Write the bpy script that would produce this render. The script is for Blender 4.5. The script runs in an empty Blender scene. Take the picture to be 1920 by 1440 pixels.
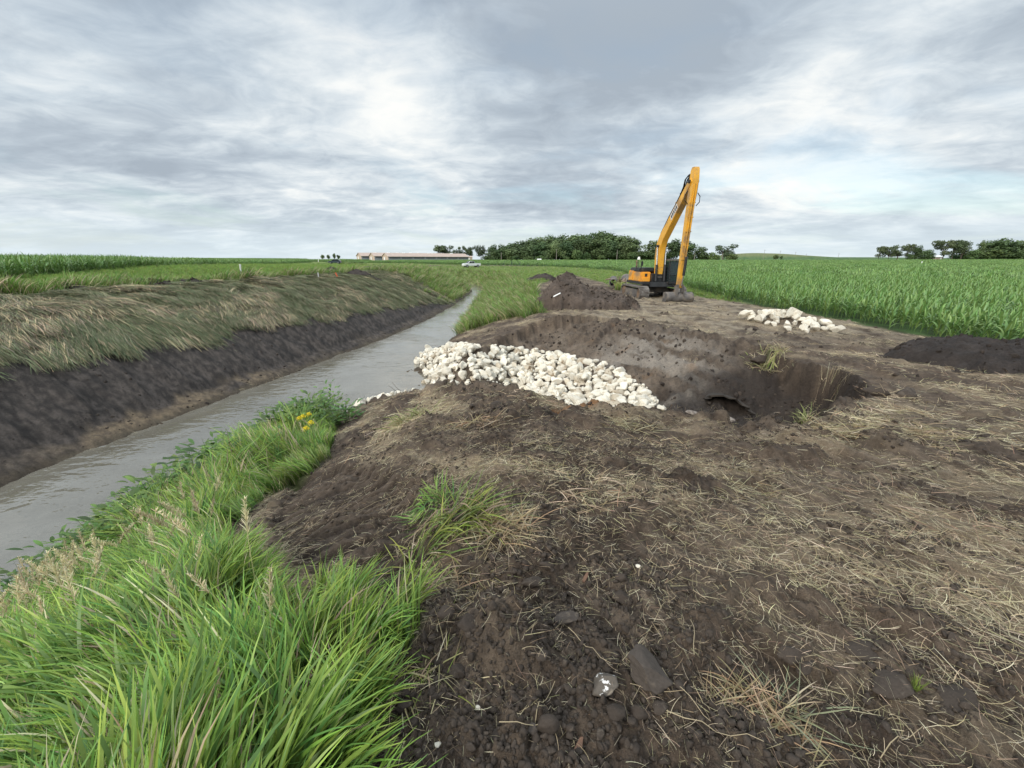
import bpy, bmesh, math, random
import numpy as np
from mathutils import Vector, Matrix, Euler

random.seed(7)
RNG = np.random.default_rng(11)
scene = bpy.context.scene
COL = scene.collection
R = math.radians

# ------------------------------------------------------------------ camera, sky, sun, exposure
CAM_H, PITCH, FPX = 1.65, R(17.5), 740.0
cam_d = bpy.data.cameras.new('camera')
cam_d.sensor_width = 36.0
cam_d.lens = 36.0 * FPX / 1920.0
cam_d.clip_start = 0.05
cam_d.clip_end = 12000
cam = bpy.data.objects.new('camera', cam_d)
cam.location = (0, 0, CAM_H)
cam.rotation_euler = (R(90) - PITCH, 0, 0)
COL.objects.link(cam)
scene.camera = cam

SUN_AZ, SUN_EL = R(-136.0), R(30)          # azimuth from +Y towards +X
sun_d = bpy.data.lights.new('sun', 'SUN')
sun_d.energy = 1.5
sun_d.angle = R(24)
sun_d.color = (1.0, 0.95, 0.87)
sun = bpy.data.objects.new('sun', sun_d)
sd = Vector((math.sin(SUN_AZ) * math.cos(SUN_EL), math.cos(SUN_AZ) * math.cos(SUN_EL), math.sin(SUN_EL)))
sun.rotation_euler = sd.to_track_quat('Z', 'Y').to_euler()
sun.location = (-30, -30, 40)
COL.objects.link(sun)

scene.view_settings.view_transform = 'Standard'
scene.view_settings.look = 'None'
scene.view_settings.exposure = 0.90
scene.view_settings.gamma = 1.0
scene.view_settings.use_curve_mapping = False
scene.render.engine = 'CYCLES'
scene.cycles.max_bounces = 5
scene.cycles.diffuse_bounces = 3
scene.cycles.glossy_bounces = 2
scene.cycles.transmission_bounces = 3
scene.cycles.transparent_max_bounces = 6
scene.cycles.use_denoising = True


class NT:
    """tiny node-tree writer"""
    def __init__(self, nt):
        self.nt = nt
    def n(self, typ, **kw):
        nd = self.nt.nodes.new(typ)
        for k, v in kw.items():
            setattr(nd, k, v)
        return nd
    def l(self, a, b):
        self.nt.links.new(a, b)
    def put(self, sock, v):
        if isinstance(v, bpy.types.NodeSocket):
            self.l(v, sock)
        else:
            sock.default_value = v
    def math(self, op, a, b=0.0, clamp=False):
        nd = self.n('ShaderNodeMath', operation=op, use_clamp=clamp)
        self.put(nd.inputs[0], a); self.put(nd.inputs[1], b)
        return nd.outputs[0]
    def vmath(self, op, a, b=None):
        nd = self.n('ShaderNodeVectorMath', operation=op)
        self.put(nd.inputs[0], a)
        if b is not None:
            self.put(nd.inputs[1], b)
        return nd.outputs['Value'] if op in ('DOT_PRODUCT', 'LENGTH') else nd.outputs['Vector']
    def noise(self, vec, scale, detail=4, rough=0.55, dist=0.0):
        nd = self.n('ShaderNodeTexNoise')
        self.put(nd.inputs['Vector'], vec)
        nd.inputs['Scale'].default_value = scale
        nd.inputs['Detail'].default_value = detail
        nd.inputs['Roughness'].default_value = rough
        nd.inputs['Distortion'].default_value = dist
        return nd.outputs['Fac']
    def ramp(self, fac, stops, interp='LINEAR'):
        nd = self.n('ShaderNodeValToRGB')
        cr = nd.color_ramp
        cr.interpolation = interp
        while len(cr.elements) < len(stops):
            cr.elements.new(0.5)
        for e, (p, c) in zip(cr.elements, stops):
            e.position = p
            e.color = (c, c, c, 1) if isinstance(c, (int, float)) else (*c, 1)
        self.put(nd.inputs[0], fac)
        return nd.outputs['Color']
    def mix(self, fac, a, b, blend='MIX'):
        nd = self.n('ShaderNodeMix', data_type='RGBA', blend_type=blend)
        self.put(nd.inputs[0], fac)
        self.put(nd.inputs[6], a if isinstance(a, bpy.types.NodeSocket) else (*a, 1))
        self.put(nd.inputs[7], b if isinstance(b, bpy.types.NodeSocket) else (*b, 1))
        return nd.outputs[2]
    def smooth(self, v, a, b, lo=0.0, hi=1.0):
        nd = self.n('ShaderNodeMapRange', interpolation_type='SMOOTHSTEP')
        self.put(nd.inputs[0], v)
        nd.inputs[1].default_value = a; nd.inputs[2].default_value = b
        nd.inputs[3].default_value = lo; nd.inputs[4].default_value = hi
        return nd.outputs[0]


def cam_ray(px, py):
    X, V = (px - 960) / FPX, (720 - py) / FPX
    return np.array([X, V * math.sin(PITCH) + math.cos(PITCH), V * math.cos(PITCH) - math.sin(PITCH)])


def build_world():
    w = bpy.data.worlds.new('World')
    scene.world = w
    w.use_nodes = True
    nt = w.node_tree
    nt.nodes.clear()
    t = NT(nt)
    out = t.n('ShaderNodeOutputWorld')
    bg = t.n('ShaderNodeBackground')
    bg.inputs['Strength'].default_value = 0.1
    t.l(bg.outputs[0], out.inputs[0])
    sky = t.n('ShaderNodeTexSky')
    sky.sky_type = 'NISHITA'
    sky.sun_disc = False
    sky.sun_elevation = SUN_EL
    sky.sun_rotation = SUN_AZ % (2 * math.pi)
    sky.dust_density = 1.5
    geo = t.n('ShaderNodeTexCoord').outputs['Generated']
    nrm = t.vmath('NORMALIZE', geo)
    sep = t.n('ShaderNodeSeparateXYZ'); t.l(nrm, sep.inputs[0])
    z = t.math('MAXIMUM', sep.outputs['Z'], 0.0)
    den = t.math('ADD', z, 0.15)
    u = t.math('DIVIDE', sep.outputs['X'], den)
    v = t.math('DIVIDE', sep.outputs['Y'], den)
    comb = t.n('ShaderNodeCombineXYZ')
    t.put(comb.inputs[0], t.math('MULTIPLY', u, 0.85)); t.put(comb.inputs[1], v); comb.inputs[2].default_value = 3.7
    p = comb.outputs[0]
    big = t.noise(p, 0.42, 3, 0.5, 0.4)
    mid = t.noise(p, 1.5, 6, 0.52, 0.6)
    comb2 = t.n('ShaderNodeCombineXYZ')
    t.put(comb2.inputs[0], t.math('MULTIPLY', u, 0.8)); t.put(comb2.inputs[1], t.math('MULTIPLY', v, 1.0)); comb2.inputs[2].default_value = 9.1
    fine = t.noise(comb2.outputs[0], 5.0, 7, 0.62, 0.5)
    # broad cloud masses that the view shows: thick grey body, thinner bright breaks
    def lobe(px, py, k, amp):
        d = cam_ray(px, py); d = d / np.linalg.norm(d)
        dot = t.vmath('DOT_PRODUCT', nrm, tuple(d))
        e = t.math('EXPONENT', t.math('MULTIPLY', t.math('SUBTRACT', dot, 1.0), k))
        return t.math('MULTIPLY', e, amp)
    lob = lobe(1080, 190, 30, -0.17)
    for a in ((900, 40, 40, -0.04), (1330, 60, 40, -0.075), (1560, 240, 60, 0.15), (1380, 330, 60, 0.06), (720, 150, 50, 0.11), (600, 280, 50, 0.04),
              (1180, 345, 90, 0.06), (1850, 350, 40, -0.10), (240, 350, 30, -0.06), (1620, 440, 500, 0.06), (1100, 60, 20, -0.02)):
        lob = t.math('ADD', lob, lobe(*a))
    s = t.math('ADD', t.math('MULTIPLY', big, 0.38), t.math('MULTIPLY', mid, 0.62))
    s = t.math('ADD', s, t.math('MULTIPLY', t.math('SUBTRACT', fine, 0.5), 0.34))
    s = t.math('ADD', t.math('MULTIPLY', t.math('SUBTRACT', s, 0.5), 1.45), 0.465)
    s = t.math('ADD', s, lob)
    cloud = t.ramp(s, [(0.22, (2.55, 2.95, 3.40)), (0.36, (3.15, 3.60, 4.05)), (0.48, (4.1, 4.55, 4.90)), (0.57, (4.95, 5.30, 5.50)), (0.67, (5.9, 6.05, 6.0)), (0.82, (6.5, 6.45, 6.2))])
    # thin places let the blue of the sky through, a little more towards the horizon
    thin = t.noise(p, 0.9, 5, 0.6, 0.6)
    hz = t.smooth(z, 0.02, 0.30, 1.0, 0.35)
    thinf = t.math('MULTIPLY', t.smooth(thin, 0.44, 0.66), t.math('MULTIPLY', hz, 0.55), True)
    col = t.mix(thinf, cloud, t.vmath('MULTIPLY', sky.outputs[0], (1.0, 1.03, 0.97)))
    # pale band low over the horizon
    hz2 = t.smooth(z, 0.0, 0.13, 0.72, 0.0)
    col = t.mix(hz2, col, (4.9, 5.6, 5.95))
    # an overcast dome brightens towards the zenith
    zen = t.smooth(z, 0.40, 1.0, 0.86, 2.5)
    mul = t.vmath('SCALE', col); mul.node.inputs['Scale'].default_value = 1.0
    t.l(zen, mul.node.inputs['Scale'])
    t.l(mul, bg.inputs['Color'])
    w.cycles.sampling_method = 'AUTOMATIC'
build_world()

# ------------------------------------------------------------------ numpy noise
def _hash(ix, iy, seed):
    h = (ix.astype(np.int64) * 374761393 + iy.astype(np.int64) * 668265263 + seed * 974634653) & 0xFFFFFFFF
    h = ((h ^ (h >> 13)) * 1274126177) & 0xFFFFFFFF
    h = ((h ^ (h >> 16)) * 2246822519) & 0xFFFFFFFF
    return (h ^ (h >> 15)) & 0xFFFFFFFF

def hash01(ix, iy, seed):
    return _hash(ix, iy, seed) / 4294967296.0

def perlin(x, y, seed=0):
    x = np.asarray(x, float); y = np.asarray(y, float)
    x0 = np.floor(x); y0 = np.floor(y)
    fx = x - x0; fy = y - y0
    u = fx * fx * fx * (fx * (fx * 6 - 15) + 10); v = fy * fy * fy * (fy * (fy * 6 - 15) + 10)
    def g(ox, oy):
        a = hash01(x0 + ox, y0 + oy, seed) * 2 * np.pi
        return np.cos(a) * (fx - ox) + np.sin(a) * (fy - oy)
    n0 = g(0, 0) * (1 - u) + g(1, 0) * u
    n1 = g(0, 1) * (1 - u) + g(1, 1) * u
    return (n0 * (1 - v) + n1 * v) * 1.5

def fbm(x, y, octv=4, seed=0, gain=0.5):
    a, s, f = 1.0, 0.0, 1.0
    for i in range(octv):
        s = s + a * perlin(x * f + 17.3 * i, y * f - 9.1 * i, seed + i * 7)
        a *= gain; f *= 2.03
    return s

def clods(x, y, cell, seed, fill=0.6):
    """domes of random size scattered one per cell: lumps of soil, height in 0..1 of a cell"""
    x = np.asarray(x, float) / cell; y = np.asarray(y, float) / cell
    x0 = np.floor(x); y0 = np.floor(y)
    best = np.zeros_like(x)
    for oy in (-1, 0, 1):
        for ox in (-1, 0, 1):
            cx, cy = x0 + ox, y0 + oy
            jx = cx + hash01(cx, cy, seed); jy = cy + hash01(cx, cy, seed + 1)
            on = hash01(cx, cy, seed + 2) < fill
            rr = 0.2 + 0.42 * hash01(cx, cy, seed + 3) ** 1.5
            st = 0.6 + 0.8 * hash01(cx, cy, seed + 4)
            an = hash01(cx, cy, seed + 5) * np.pi
            dx, dy = x - jx, y - jy
            ex = (dx * np.cos(an) + dy * np.sin(an)) * st; ey = (-dx * np.sin(an) + dy * np.cos(an)) / st
            d2 = (ex * ex + ey * ey) / (rr * rr)
            h = np.where(on & (d2 < 1), np.sqrt(np.clip(1 - d2, 0, 1)) * rr, 0)
            best = np.maximum(best, h)
    return best

def ridged(x, y, octv=4, seed=0):
    a, s, f = 1.0, 0.0, 1.0
    for i in range(octv):
        s = s + a * (1 - 2.2 * np.abs(perlin(x * f + 5.1 * i, y * f + 3.7 * i, seed + i)))
        a *= 0.5; f *= 2.1
    return s * 0.5

def sstep(a, b, x):
    t = np.clip((np.asarray(x, float) - a) / (b - a), 0, 1)
    return t * t * (3 - 2 * t)

def poly_sd(x, y, poly):
    """signed distance to a polygon, positive inside"""
    x = np.asarray(x, float); y = np.asarray(y, float)
    d = np.full(x.shape, 1e9); inside = np.zeros(x.shape, bool)
    n = len(poly)
    for i in range(n):
        ax, ay = poly[i]; bx, by = poly[(i + 1) % n]
        ex, ey = bx - ax, by - ay
        t = np.clip(((x - ax) * ex + (y - ay) * ey) / (ex * ex + ey * ey + 1e-12), 0, 1)
        d = np.minimum(d, (x - ax - t * ex) ** 2 + (y - ay - t * ey) ** 2)
        c = ((ay > y) != (by > y))
        xi = ax + (y - ay) / (by - ay + 1e-12) * ex
        inside ^= (c & (x < xi))
    d = np.sqrt(d)
    return np.where(inside, d, -d)

# ------------------------------------------------------------------ the lie of the land
ZW = -3.2                                                    # water level in the ditch
_ys = np.array([-60, -30, 0, 7, 13, 18, 26, 32, 41, 52, 64, 72, 80, 95, 125, 200.])
_xl = np.array([-22, -17, -12.7, -11.5, -10.5, -9.6, -8.0, -7.1, -6.6, -6.3, -6.3, -7.2, -9.5, -16, -34, -80.])
_xr = np.array([-17, -12, -7.6, -6.7, -5.2, -4.5, -3.9, -3.9, -4.1, -4.3, -4.5, -5.2, -7.2, -13, -31, -77.])
def XL(y): return np.interp(y, _ys, _xl) + 0.18 * perlin(np.asarray(y) * 0.45, 3.3, 5) + 0.07 * perlin(np.asarray(y) * 1.7, 1.3, 6)
def XR(y): return np.interp(y, _ys, _xr) + 0.15 * perlin(np.asarray(y) * 0.5, 8.3, 7)

def top_right(x, y):
    r = np.hypot(x * 0.7, y)
    t = -0.92 * sstep(1.0, 9.5, r)
    t = t + 1.35 * sstep(70, 270, y)
    t = t + 1.0 * sstep(300, 520, np.hypot(x, y))
    t = t + 8.5 * np.exp(-(((x - 372) / 62) ** 2 + ((y - 640) / 130) ** 2))
    t = t + 4.0 * np.exp(-(((x - 560) / 190) ** 2 + ((y - 690) / 130) ** 2))
    return t

def base_h(x, y):
    x = np.asarray(x, float); y = np.asarray(y, float)
    xl, xr = XL(y), XR(y)
    tr = top_right(x, y)
    d = x - xr
    wob = 0.25 * perlin(x * 0.3, y * 0.3, 21)
    f = np.interp(d + wob * np.clip(d, 0, 1), [0, 1.3, 2.6, 4.2, 5.6, 7.2], [0, 0.30, 0.50, 0.72, 0.90, 1.0])
    right = ZW - 0.06 + (tr - ZW + 0.06) * f
    s = xl - x
    tl = np.interp(y, [0, 20, 45, 70, 120, 300], [0.12, 0.22, 0.26, 0.05, -0.35, 0.7])
    g = np.interp(s, [0, 0.35, 1.0, 1.35, 8.6, 9.6, 16, 60, 400], [ZW - 0.06, ZW + 0.12, ZW + 0.26, ZW + 0.52, 99, 99, 99, 99, 99])
    slope = ZW + 0.52 + (tl - ZW - 0.52) * sstep(-0.6, 1.06, (s - 1.35) / 7.8) * 1.0
    k0 = sstep(-0.6, 1.06, np.zeros_like(s))
    slope = ZW + 0.52 + (tl - ZW - 0.52) * (sstep(-0.6, 1.06, (s - 1.35) / 7.8) - k0) / (1 - k0)
    up = tl + np.interp(s, [9.3, 16, 60, 160, 700], [0, 0.33, 0.85, 1.3, 1.6])
    left = np.where(s < 1.35, g, np.where(s < 9.5, slope, up))
    mid = np.clip((x - xl) / np.maximum(xr - xl, 0.1), 0, 1)
    bed = ZW - 0.06 - 0.55 * np.sin(np.pi * mid) ** 0.7
    return np.where(s > 0, left, np.where(d > 0, right, bed))

def hit(px, py, hf, t0=0.6, t1=900):
    """where the sight line through a photo pixel meets the ground"""
    d = cam_ray(px, py)
    ts = np.exp(np.linspace(math.log(t0), math.log(t1), 2500))
    zz = CAM_H + d[2] * ts - hf(d[0] * ts, d[1] * ts)
    i = int(np.argmax(zz < 0)) if (zz < 0).any() else len(ts) - 1
    a, b = ts[max(i - 1, 0)], ts[i]
    for _ in range(30):
        m = (a + b) / 2
        if CAM_H + d[2] * m - float(hf(np.array([d[0] * m]), np.array([d[1] * m]))[0]) < 0: b = m
        else: a = m
    return (d[0] * b, d[1] * b)

def topr_only(x, y): return np.maximum(top_right(np.asarray(x, float), np.asarray(y, float)), -5)
# outline of the excavated outlet (on the level of the bank top)
near_rim = [hit(a, b, base_h) for a, b in ((735, 742), (790, 730), (850, 722), (920, 720), (985, 738), (1100, 762), (1265, 777), (1390, 800))]
far_rim = [hit(a, b, topr_only) for a, b in ((1500, 800), (1590, 765), (1640, 735), (1570, 697), (1480, 674), (1420, 652), (1330, 628), (1200, 603), (1090, 592), (1000, 594), (930, 607), (868, 628))]
NOTCH = [(-6.3, 13.2)] + near_rim + far_rim + [(-4.0, 22.8), (-5.2, 22.5)]
AX, WX = np.array([5.3, 9.2]), np.array([-4.8, 16.6])
_ad = (WX - AX) / np.linalg.norm(WX - AX)
RAMP = [hit(a, b, base_h) for a, b in ((490, 985), (540, 905), (640, 868), (740, 878), (792, 918), (806, 965), (830, 1000), (815, 1050), (760, 1110), (640, 1105), (540, 1065))]
HEAP = hit(1482, 606, base_h)

def notch_floor(x, y):
    rx, ry = x - AX[0], y - AX[1]
    al = rx * _ad[0] + ry * _ad[1]
    pe = rx * (-_ad[1]) + ry * _ad[0]
    pe = -pe
    fl = -2.05 + (-3.42 + 2.05) * sstep(-1, 11.0, al) 
    fl = fl - 0.45 * np.exp(-(((x - 6.7) / 0.9) ** 2 + ((y - 9.0) / 1.2) ** 2))
    fl = fl + 0.30 * np.clip(pe - 0.3, 0, 6) + 0.05 * perlin(x * 0.8, y * 0.8, 31)
    return fl
HOLE = (5.55, 9.55)

TRACK = [(7.6, 30), (7.9, 24), (8.7, 16), (9.6, 11), (9.6, 8), (8.0, 5.2), (5.2, 3.2), (2.6, 1.75), (0.6, 0.4)]
def track_mask(x, y):
    """the pair of crawler tracks from the machine to the foot of the picture: (mask, berm, run along the track)"""
    d = np.full(np.shape(x), 1e9); s = np.zeros(np.shape(x)); acc = 0.0
    for (ax, ay), (bx, by) in zip(TRACK[:-1], TRACK[1:]):
        ex, ey = bx - ax, by - ay; L2 = ex * ex + ey * ey
        t = np.clip(((x - ax) * ex + (y - ay) * ey) / L2, 0, 1)
        dd = np.hypot(x - ax - t * ex, y - ay - t * ey)
        k = dd < d
        d = np.where(k, dd, d); s = np.where(k, acc + t * math.sqrt(L2), s); acc += math.sqrt(L2)
    e = np.abs(d - 1.05) + 0.06 * perlin(x * 1.7, y * 1.7, 55)
    return sstep(0.34, 0.24, e), np.exp(-((e - 0.42) / 0.09) ** 2), s

def main_h(x, y):
    x = np.asarray(x, float); y = np.asarray(y, float)
    b = base_h(x, y)
    wob = 0.22 * fbm(x * 0.7, y * 0.7, 3, 41) + 0.10 * perlin(x * 2.6, y * 2.6, 44) + 0.05 * perlin(x * 6, y * 6, 45)
    sd = poly_sd(x, y, NOTCH) + wob * 0.8
    cut = np.maximum(notch_floor(x, y), b - 0.42 * sstep(0, 0.16, sd) * sstep(-2.5, 0.5, x) - np.clip(sd, 0, 9) * (0.72 + 2.4 * sstep(4.5, 6.8, x) * sstep(13, 10.5, y)))
    h = np.where(sd > 0, np.minimum(b, cut), b)
    rs = poly_sd(x, y, RAMP)
    h = h - 0.16 * sstep(0.0, 0.16, rs + 0.05 * perlin(x * 3, y * 3, 43))
    h = h + 0.50 * np.exp(-(((x - HEAP[0]) / 1.5) ** 2 + ((y - HEAP[1] - 0.4) / 0.8) ** 2))
    return h
def G(px, py): return hit(px, py, main_h)

# ------------------------------------------------------------------ object helpers
def tag(o, label=None, cat=None, group=None, kind=None):
    if label: o['label'] = label
    if cat: o['category'] = cat
    if group: o['group'] = group
    if kind: o['kind'] = kind
    return o

def link(name, me, mats=None, parent=None, loc=None):
    o = bpy.data.objects.new(name, me)
    COL.objects.link(o)
    if me is not None and mats is not None:
        for m in (mats if isinstance(mats, (list, tuple)) else [mats]):
            if me.materials.find(m.name) < 0:
                me.materials.append(m)
    if parent is not None: o.parent = parent
    if loc is not None: o.location = loc
    return o

def empty(name, loc=(0, 0, 0), rz=0.0):
    o = bpy.data.objects.new(name, None)
    o.empty_display_size = 0.3
    COL.objects.link(o)
    o.location = loc
    o.rotation_euler = (0, 0, rz)
    return o

def mesh_np(name, verts, faces, smooth=False, cols=None, mat_idx=None):
    """faces: (n,3) or (n,4) int array, or a list of tuples"""
    me = bpy.data.meshes.new(name)
    verts = np.asarray(verts, np.float32).reshape(-1, 3)
    if isinstance(faces, np.ndarray):
        k = faces.shape[1]
        me.vertices.add(len(verts)); me.vertices.foreach_set('co', verts.ravel())
        me.loops.add(faces.size); me.loops.foreach_set('vertex_index', faces.astype(np.int32).ravel())
        me.polygons.add(len(faces))
        me.polygons.foreach_set('loop_start', np.arange(0, faces.size, k, dtype=np.int32))
        me.polygons.foreach_set('loop_total', np.full(len(faces), k, np.int32))
        me.update(calc_edges=True)
    else:
        me.from_pydata(verts.tolist(), [], faces)
    if cols is not None:
        ca = me.color_attributes.new('Col', 'FLOAT_COLOR', 'POINT')
        c4 = np.ones((len(verts), 4), np.float32); c4[:, :3] = cols
        ca.data.foreach_set('color', c4.ravel())
    if smooth:
        me.polygons.foreach_set('use_smooth', np.ones(len(me.polygons), bool))
    if mat_idx is not None:
        me.polygons.foreach_set('material_index', np.asarray(mat_idx, np.int32))
    me.validate()
    me.update()
    return me

# ------------------------------------------------------------------ materials
def new_mat(name):
    m = bpy.data.materials.new(name)
    m.use_nodes = True
    m.node_tree.nodes.clear()
    t = NT(m.node_tree)
    out = t.n('ShaderNodeOutputMaterial')
    b = t.n('ShaderNodeBsdfPrincipled')
    t.l(b.outputs[0], out.inputs[0])
    return m, t, b, out

def bump(t, height, strength=0.5, dist=0.02):
    nd = t.n('ShaderNodeBump')
    nd.inputs['Strength'].default_value = strength
    nd.inputs['Distance'].default_value = dist
    t.l(height, nd.inputs['Height'])
    return nd.outputs[0]

def simple_mat(name, col, rough=0.6, metal=0.0, var=0.25, scale=6.0, spec=0.3, bmp=0.0, dirt=None, dirt_amt=0.0):
    m, t, b, out = new_mat(name)
    co = t.n('ShaderNodeTexCoord').outputs['Object']
    n = t.noise(co, scale, 5, 0.6)
    hi = tuple(min(c * (1 + var), 1) for c in col); lo = tuple(c * (1 - var) for c in col)
    c = t.ramp(n, [(0.3, lo), (0.7, hi)])
    if dirt is not None:
        dn = t.noise(co, scale * 0.55, 6, 0.65, 0.4)
        c = t.mix(t.smooth(dn, 0.62 - 0.3 * dirt_amt, 0.78 - 0.3 * dirt_amt), c, dirt)
    t.l(c, b.inputs['Base Color'])
    b.inputs['Roughness'].default_value = rough
    b.inputs['Metallic'].default_value = metal
    b.inputs['Specular IOR Level'].default_value = spec
    if bmp:
        t.l(bump(t, t.noise(co, scale * 3, 5, 0.6), bmp, 0.02), b.inputs['Normal'])
    return m

def soil_mat(name, use_col=True, base=(0.06, 0.046, 0.036)):
    m, t, b, out = new_mat(name)
    co = t.n('ShaderNodeTexCoord').outputs['Object']
    if use_col:
        c = t.n('ShaderNodeVertexColor', layer_name='Col').outputs[0]
    else:
        rgb = t.n('ShaderNodeRGB'); rgb.outputs[0].default_value = (*base, 1); c = rgb.outputs[0]
    n1 = t.noise(co, 2.3, 8, 0.72, 0.2)
    n2 = t.noise(co, 17.0, 6, 0.75)
    n3 = t.noise(co, 120.0, 3, 0.7)
    v = t.math('ADD', t.math('MULTIPLY', t.math('SUBTRACT', n1, 0.5), 0.7), t.math('MULTIPLY', t.math('SUBTRACT', n2, 0.5), 1.7))
    v = t.math('ADD', v, t.math('MULTIPLY', t.math('SUBTRACT', n3, 0.5), 0.9))
    v = t.math('MAXIMUM', t.math('ADD', v, 1.0), 0.25)
    sc = t.vmath('SCALE', c); t.l(v, sc.node.inputs['Scale'])
    t.l(sc, b.inputs['Base Color'])
    b.inputs['Roughness'].default_value = 0.88
    b.inputs['Specular IOR Level'].default_value = 0.22
    h = t.math('ADD', t.math('MULTIPLY', n2, 0.6), t.math('MULTIPLY', n3, 0.25))
    t.l(bump(t, t.math('ADD', h, t.math('MULTIPLY', n1, 1.2)), 1.0, 0.06), b.inputs['Normal'])
    return m

def leaf_mat(name, translucent=0.25, rough=0.5, hue=0.06, val=0.35, spec=0.3):
    """foliage: colour from the mesh, shifted a little per instance"""
    m, t, b, out = new_mat(name)
    c = t.n('ShaderNodeVertexColor', layer_name='Col').outputs[0]
    rnd = t.n('ShaderNodeObjectInfo').outputs['Random']
    hs = t.n('ShaderNodeHueSaturation')
    t.put(hs.inputs['Hue'], t.math('ADD', t.math('MULTIPLY', t.math('SUBTRACT', rnd, 0.5), hue), 0.5))
    r2 = t.math('FRACT', t.math('MULTIPLY', rnd, 7.31))
    t.put(hs.inputs['Value'], t.math('ADD', t.math('MULTIPLY', t.math('SUBTRACT', r2, 0.5), val), 1.0))
    t.l(c, hs.inputs['Color'])
    col = hs.outputs[0]
    t.l(col, b.inputs['Base Color'])
    b.inputs['Roughness'].default_value = rough
    b.inputs['Specular IOR Level'].default_value = spec
    if translucent > 0:
        tr = t.n('ShaderNodeBsdfTranslucent')
        t.l(col, tr.inputs[0])
        mx = t.n('ShaderNodeMixShader')
        mx.inputs[0].default_value = translucent
        t.l(b.outputs[0], mx.inputs[1]); t.l(tr.outputs[0], mx.inputs[2]); t.l(mx.outputs[0], out.inputs[0])
    return m

M = {}
M['ground'] = soil_mat('ground_soil')
M['soil'] = soil_mat('heap_soil')
M['grass'] = leaf_mat('grass_blades', 0.28, 0.42, 0.05, 0.45, 0.35)
M['straw'] = leaf_mat('straw_stems', 0.12, 0.7, 0.03, 0.5, 0.15)
M['corn'] = leaf_mat('corn_leaves', 0.22, 0.38, 0.02, 0.3, 0.4)
M['tree'] = leaf_mat('tree_leaves', 0.15, 0.6, 0.03, 0.35, 0.2)

# ------------------------------------------------------------------ zones of the ground (outlines on the land itself)
def Gp(pts): return [G(a, b) for a, b in pts]
_soil_edge = Gp(((700, 1440), (745, 1385), (735, 1290), (775, 1230), (800, 1185), (745, 1160), (650, 1135), (540, 1105), (470, 1065), (440, 1000), (500, 937), (590, 890), (628, 842), (652, 770)))
GRASS_NEAR = [(-0.28, 0.2)] + _soil_edge + [(-5.6, 11.0), (-9.5, 9.0), (-13, 0), (-13, -6), (-1.0, -6)]
GRASS_FAR_R = Gp(((852, 632), (872, 622), (930, 604), (1000, 590), (1035, 585), (1008, 565), (1012, 535), (1060, 512), (1130, 530), (1180, 545))) + [(9.5, 44), (13.5, 28), (14.6, 22), (15.6, 30), (26, 70), (26, 135), (-25, 150), (-30, 110), (-5, 70), (-4.0, 24)]
MUD_TOP = [(-30, 0), (-3, 0.60), (6, 0.56), (10,0.50), (13, 0.46), (16, 0.40), (20, 0.42), (26, 0.36), (34, 0.30), (41, 0.20), (46, 0.05), (200, 0.0)]   # share of the left bank bared to mud
CROP_R = [(14.4, 3), (14.4, 27), (16.5, 38), (21.7, 71), (24, 98), (20, 124), (8, 146), (-15, 160), (-60, 200), (-110, 216), (-110, 262), (430, 262), (430, 3)]
CROP_L = [(-27.5, -20), (-27.5, 22), (-46, 54), (-62, 95), (-92, 190), (-150, 300), (-420, 300), (-420, -20)]
RIPRAP = Gp(((780, 688), (802, 664), (848, 646), (900, 648), (960, 650), (1060, 664), (1130, 678), (1178, 692), (1205, 716), (1243, 755), (1272, 774))) + [(2.6, 8.3), (0.4, 10.4), (-1.2, 12.2), (-2.6, 13.4), (-3.55, 15.3)]

def left_frac(x, y):
    """0 at the left water edge, 1 at the top of the left bank"""
    return (XL(y) - np.asarray(x, float)) / 9.2

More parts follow.
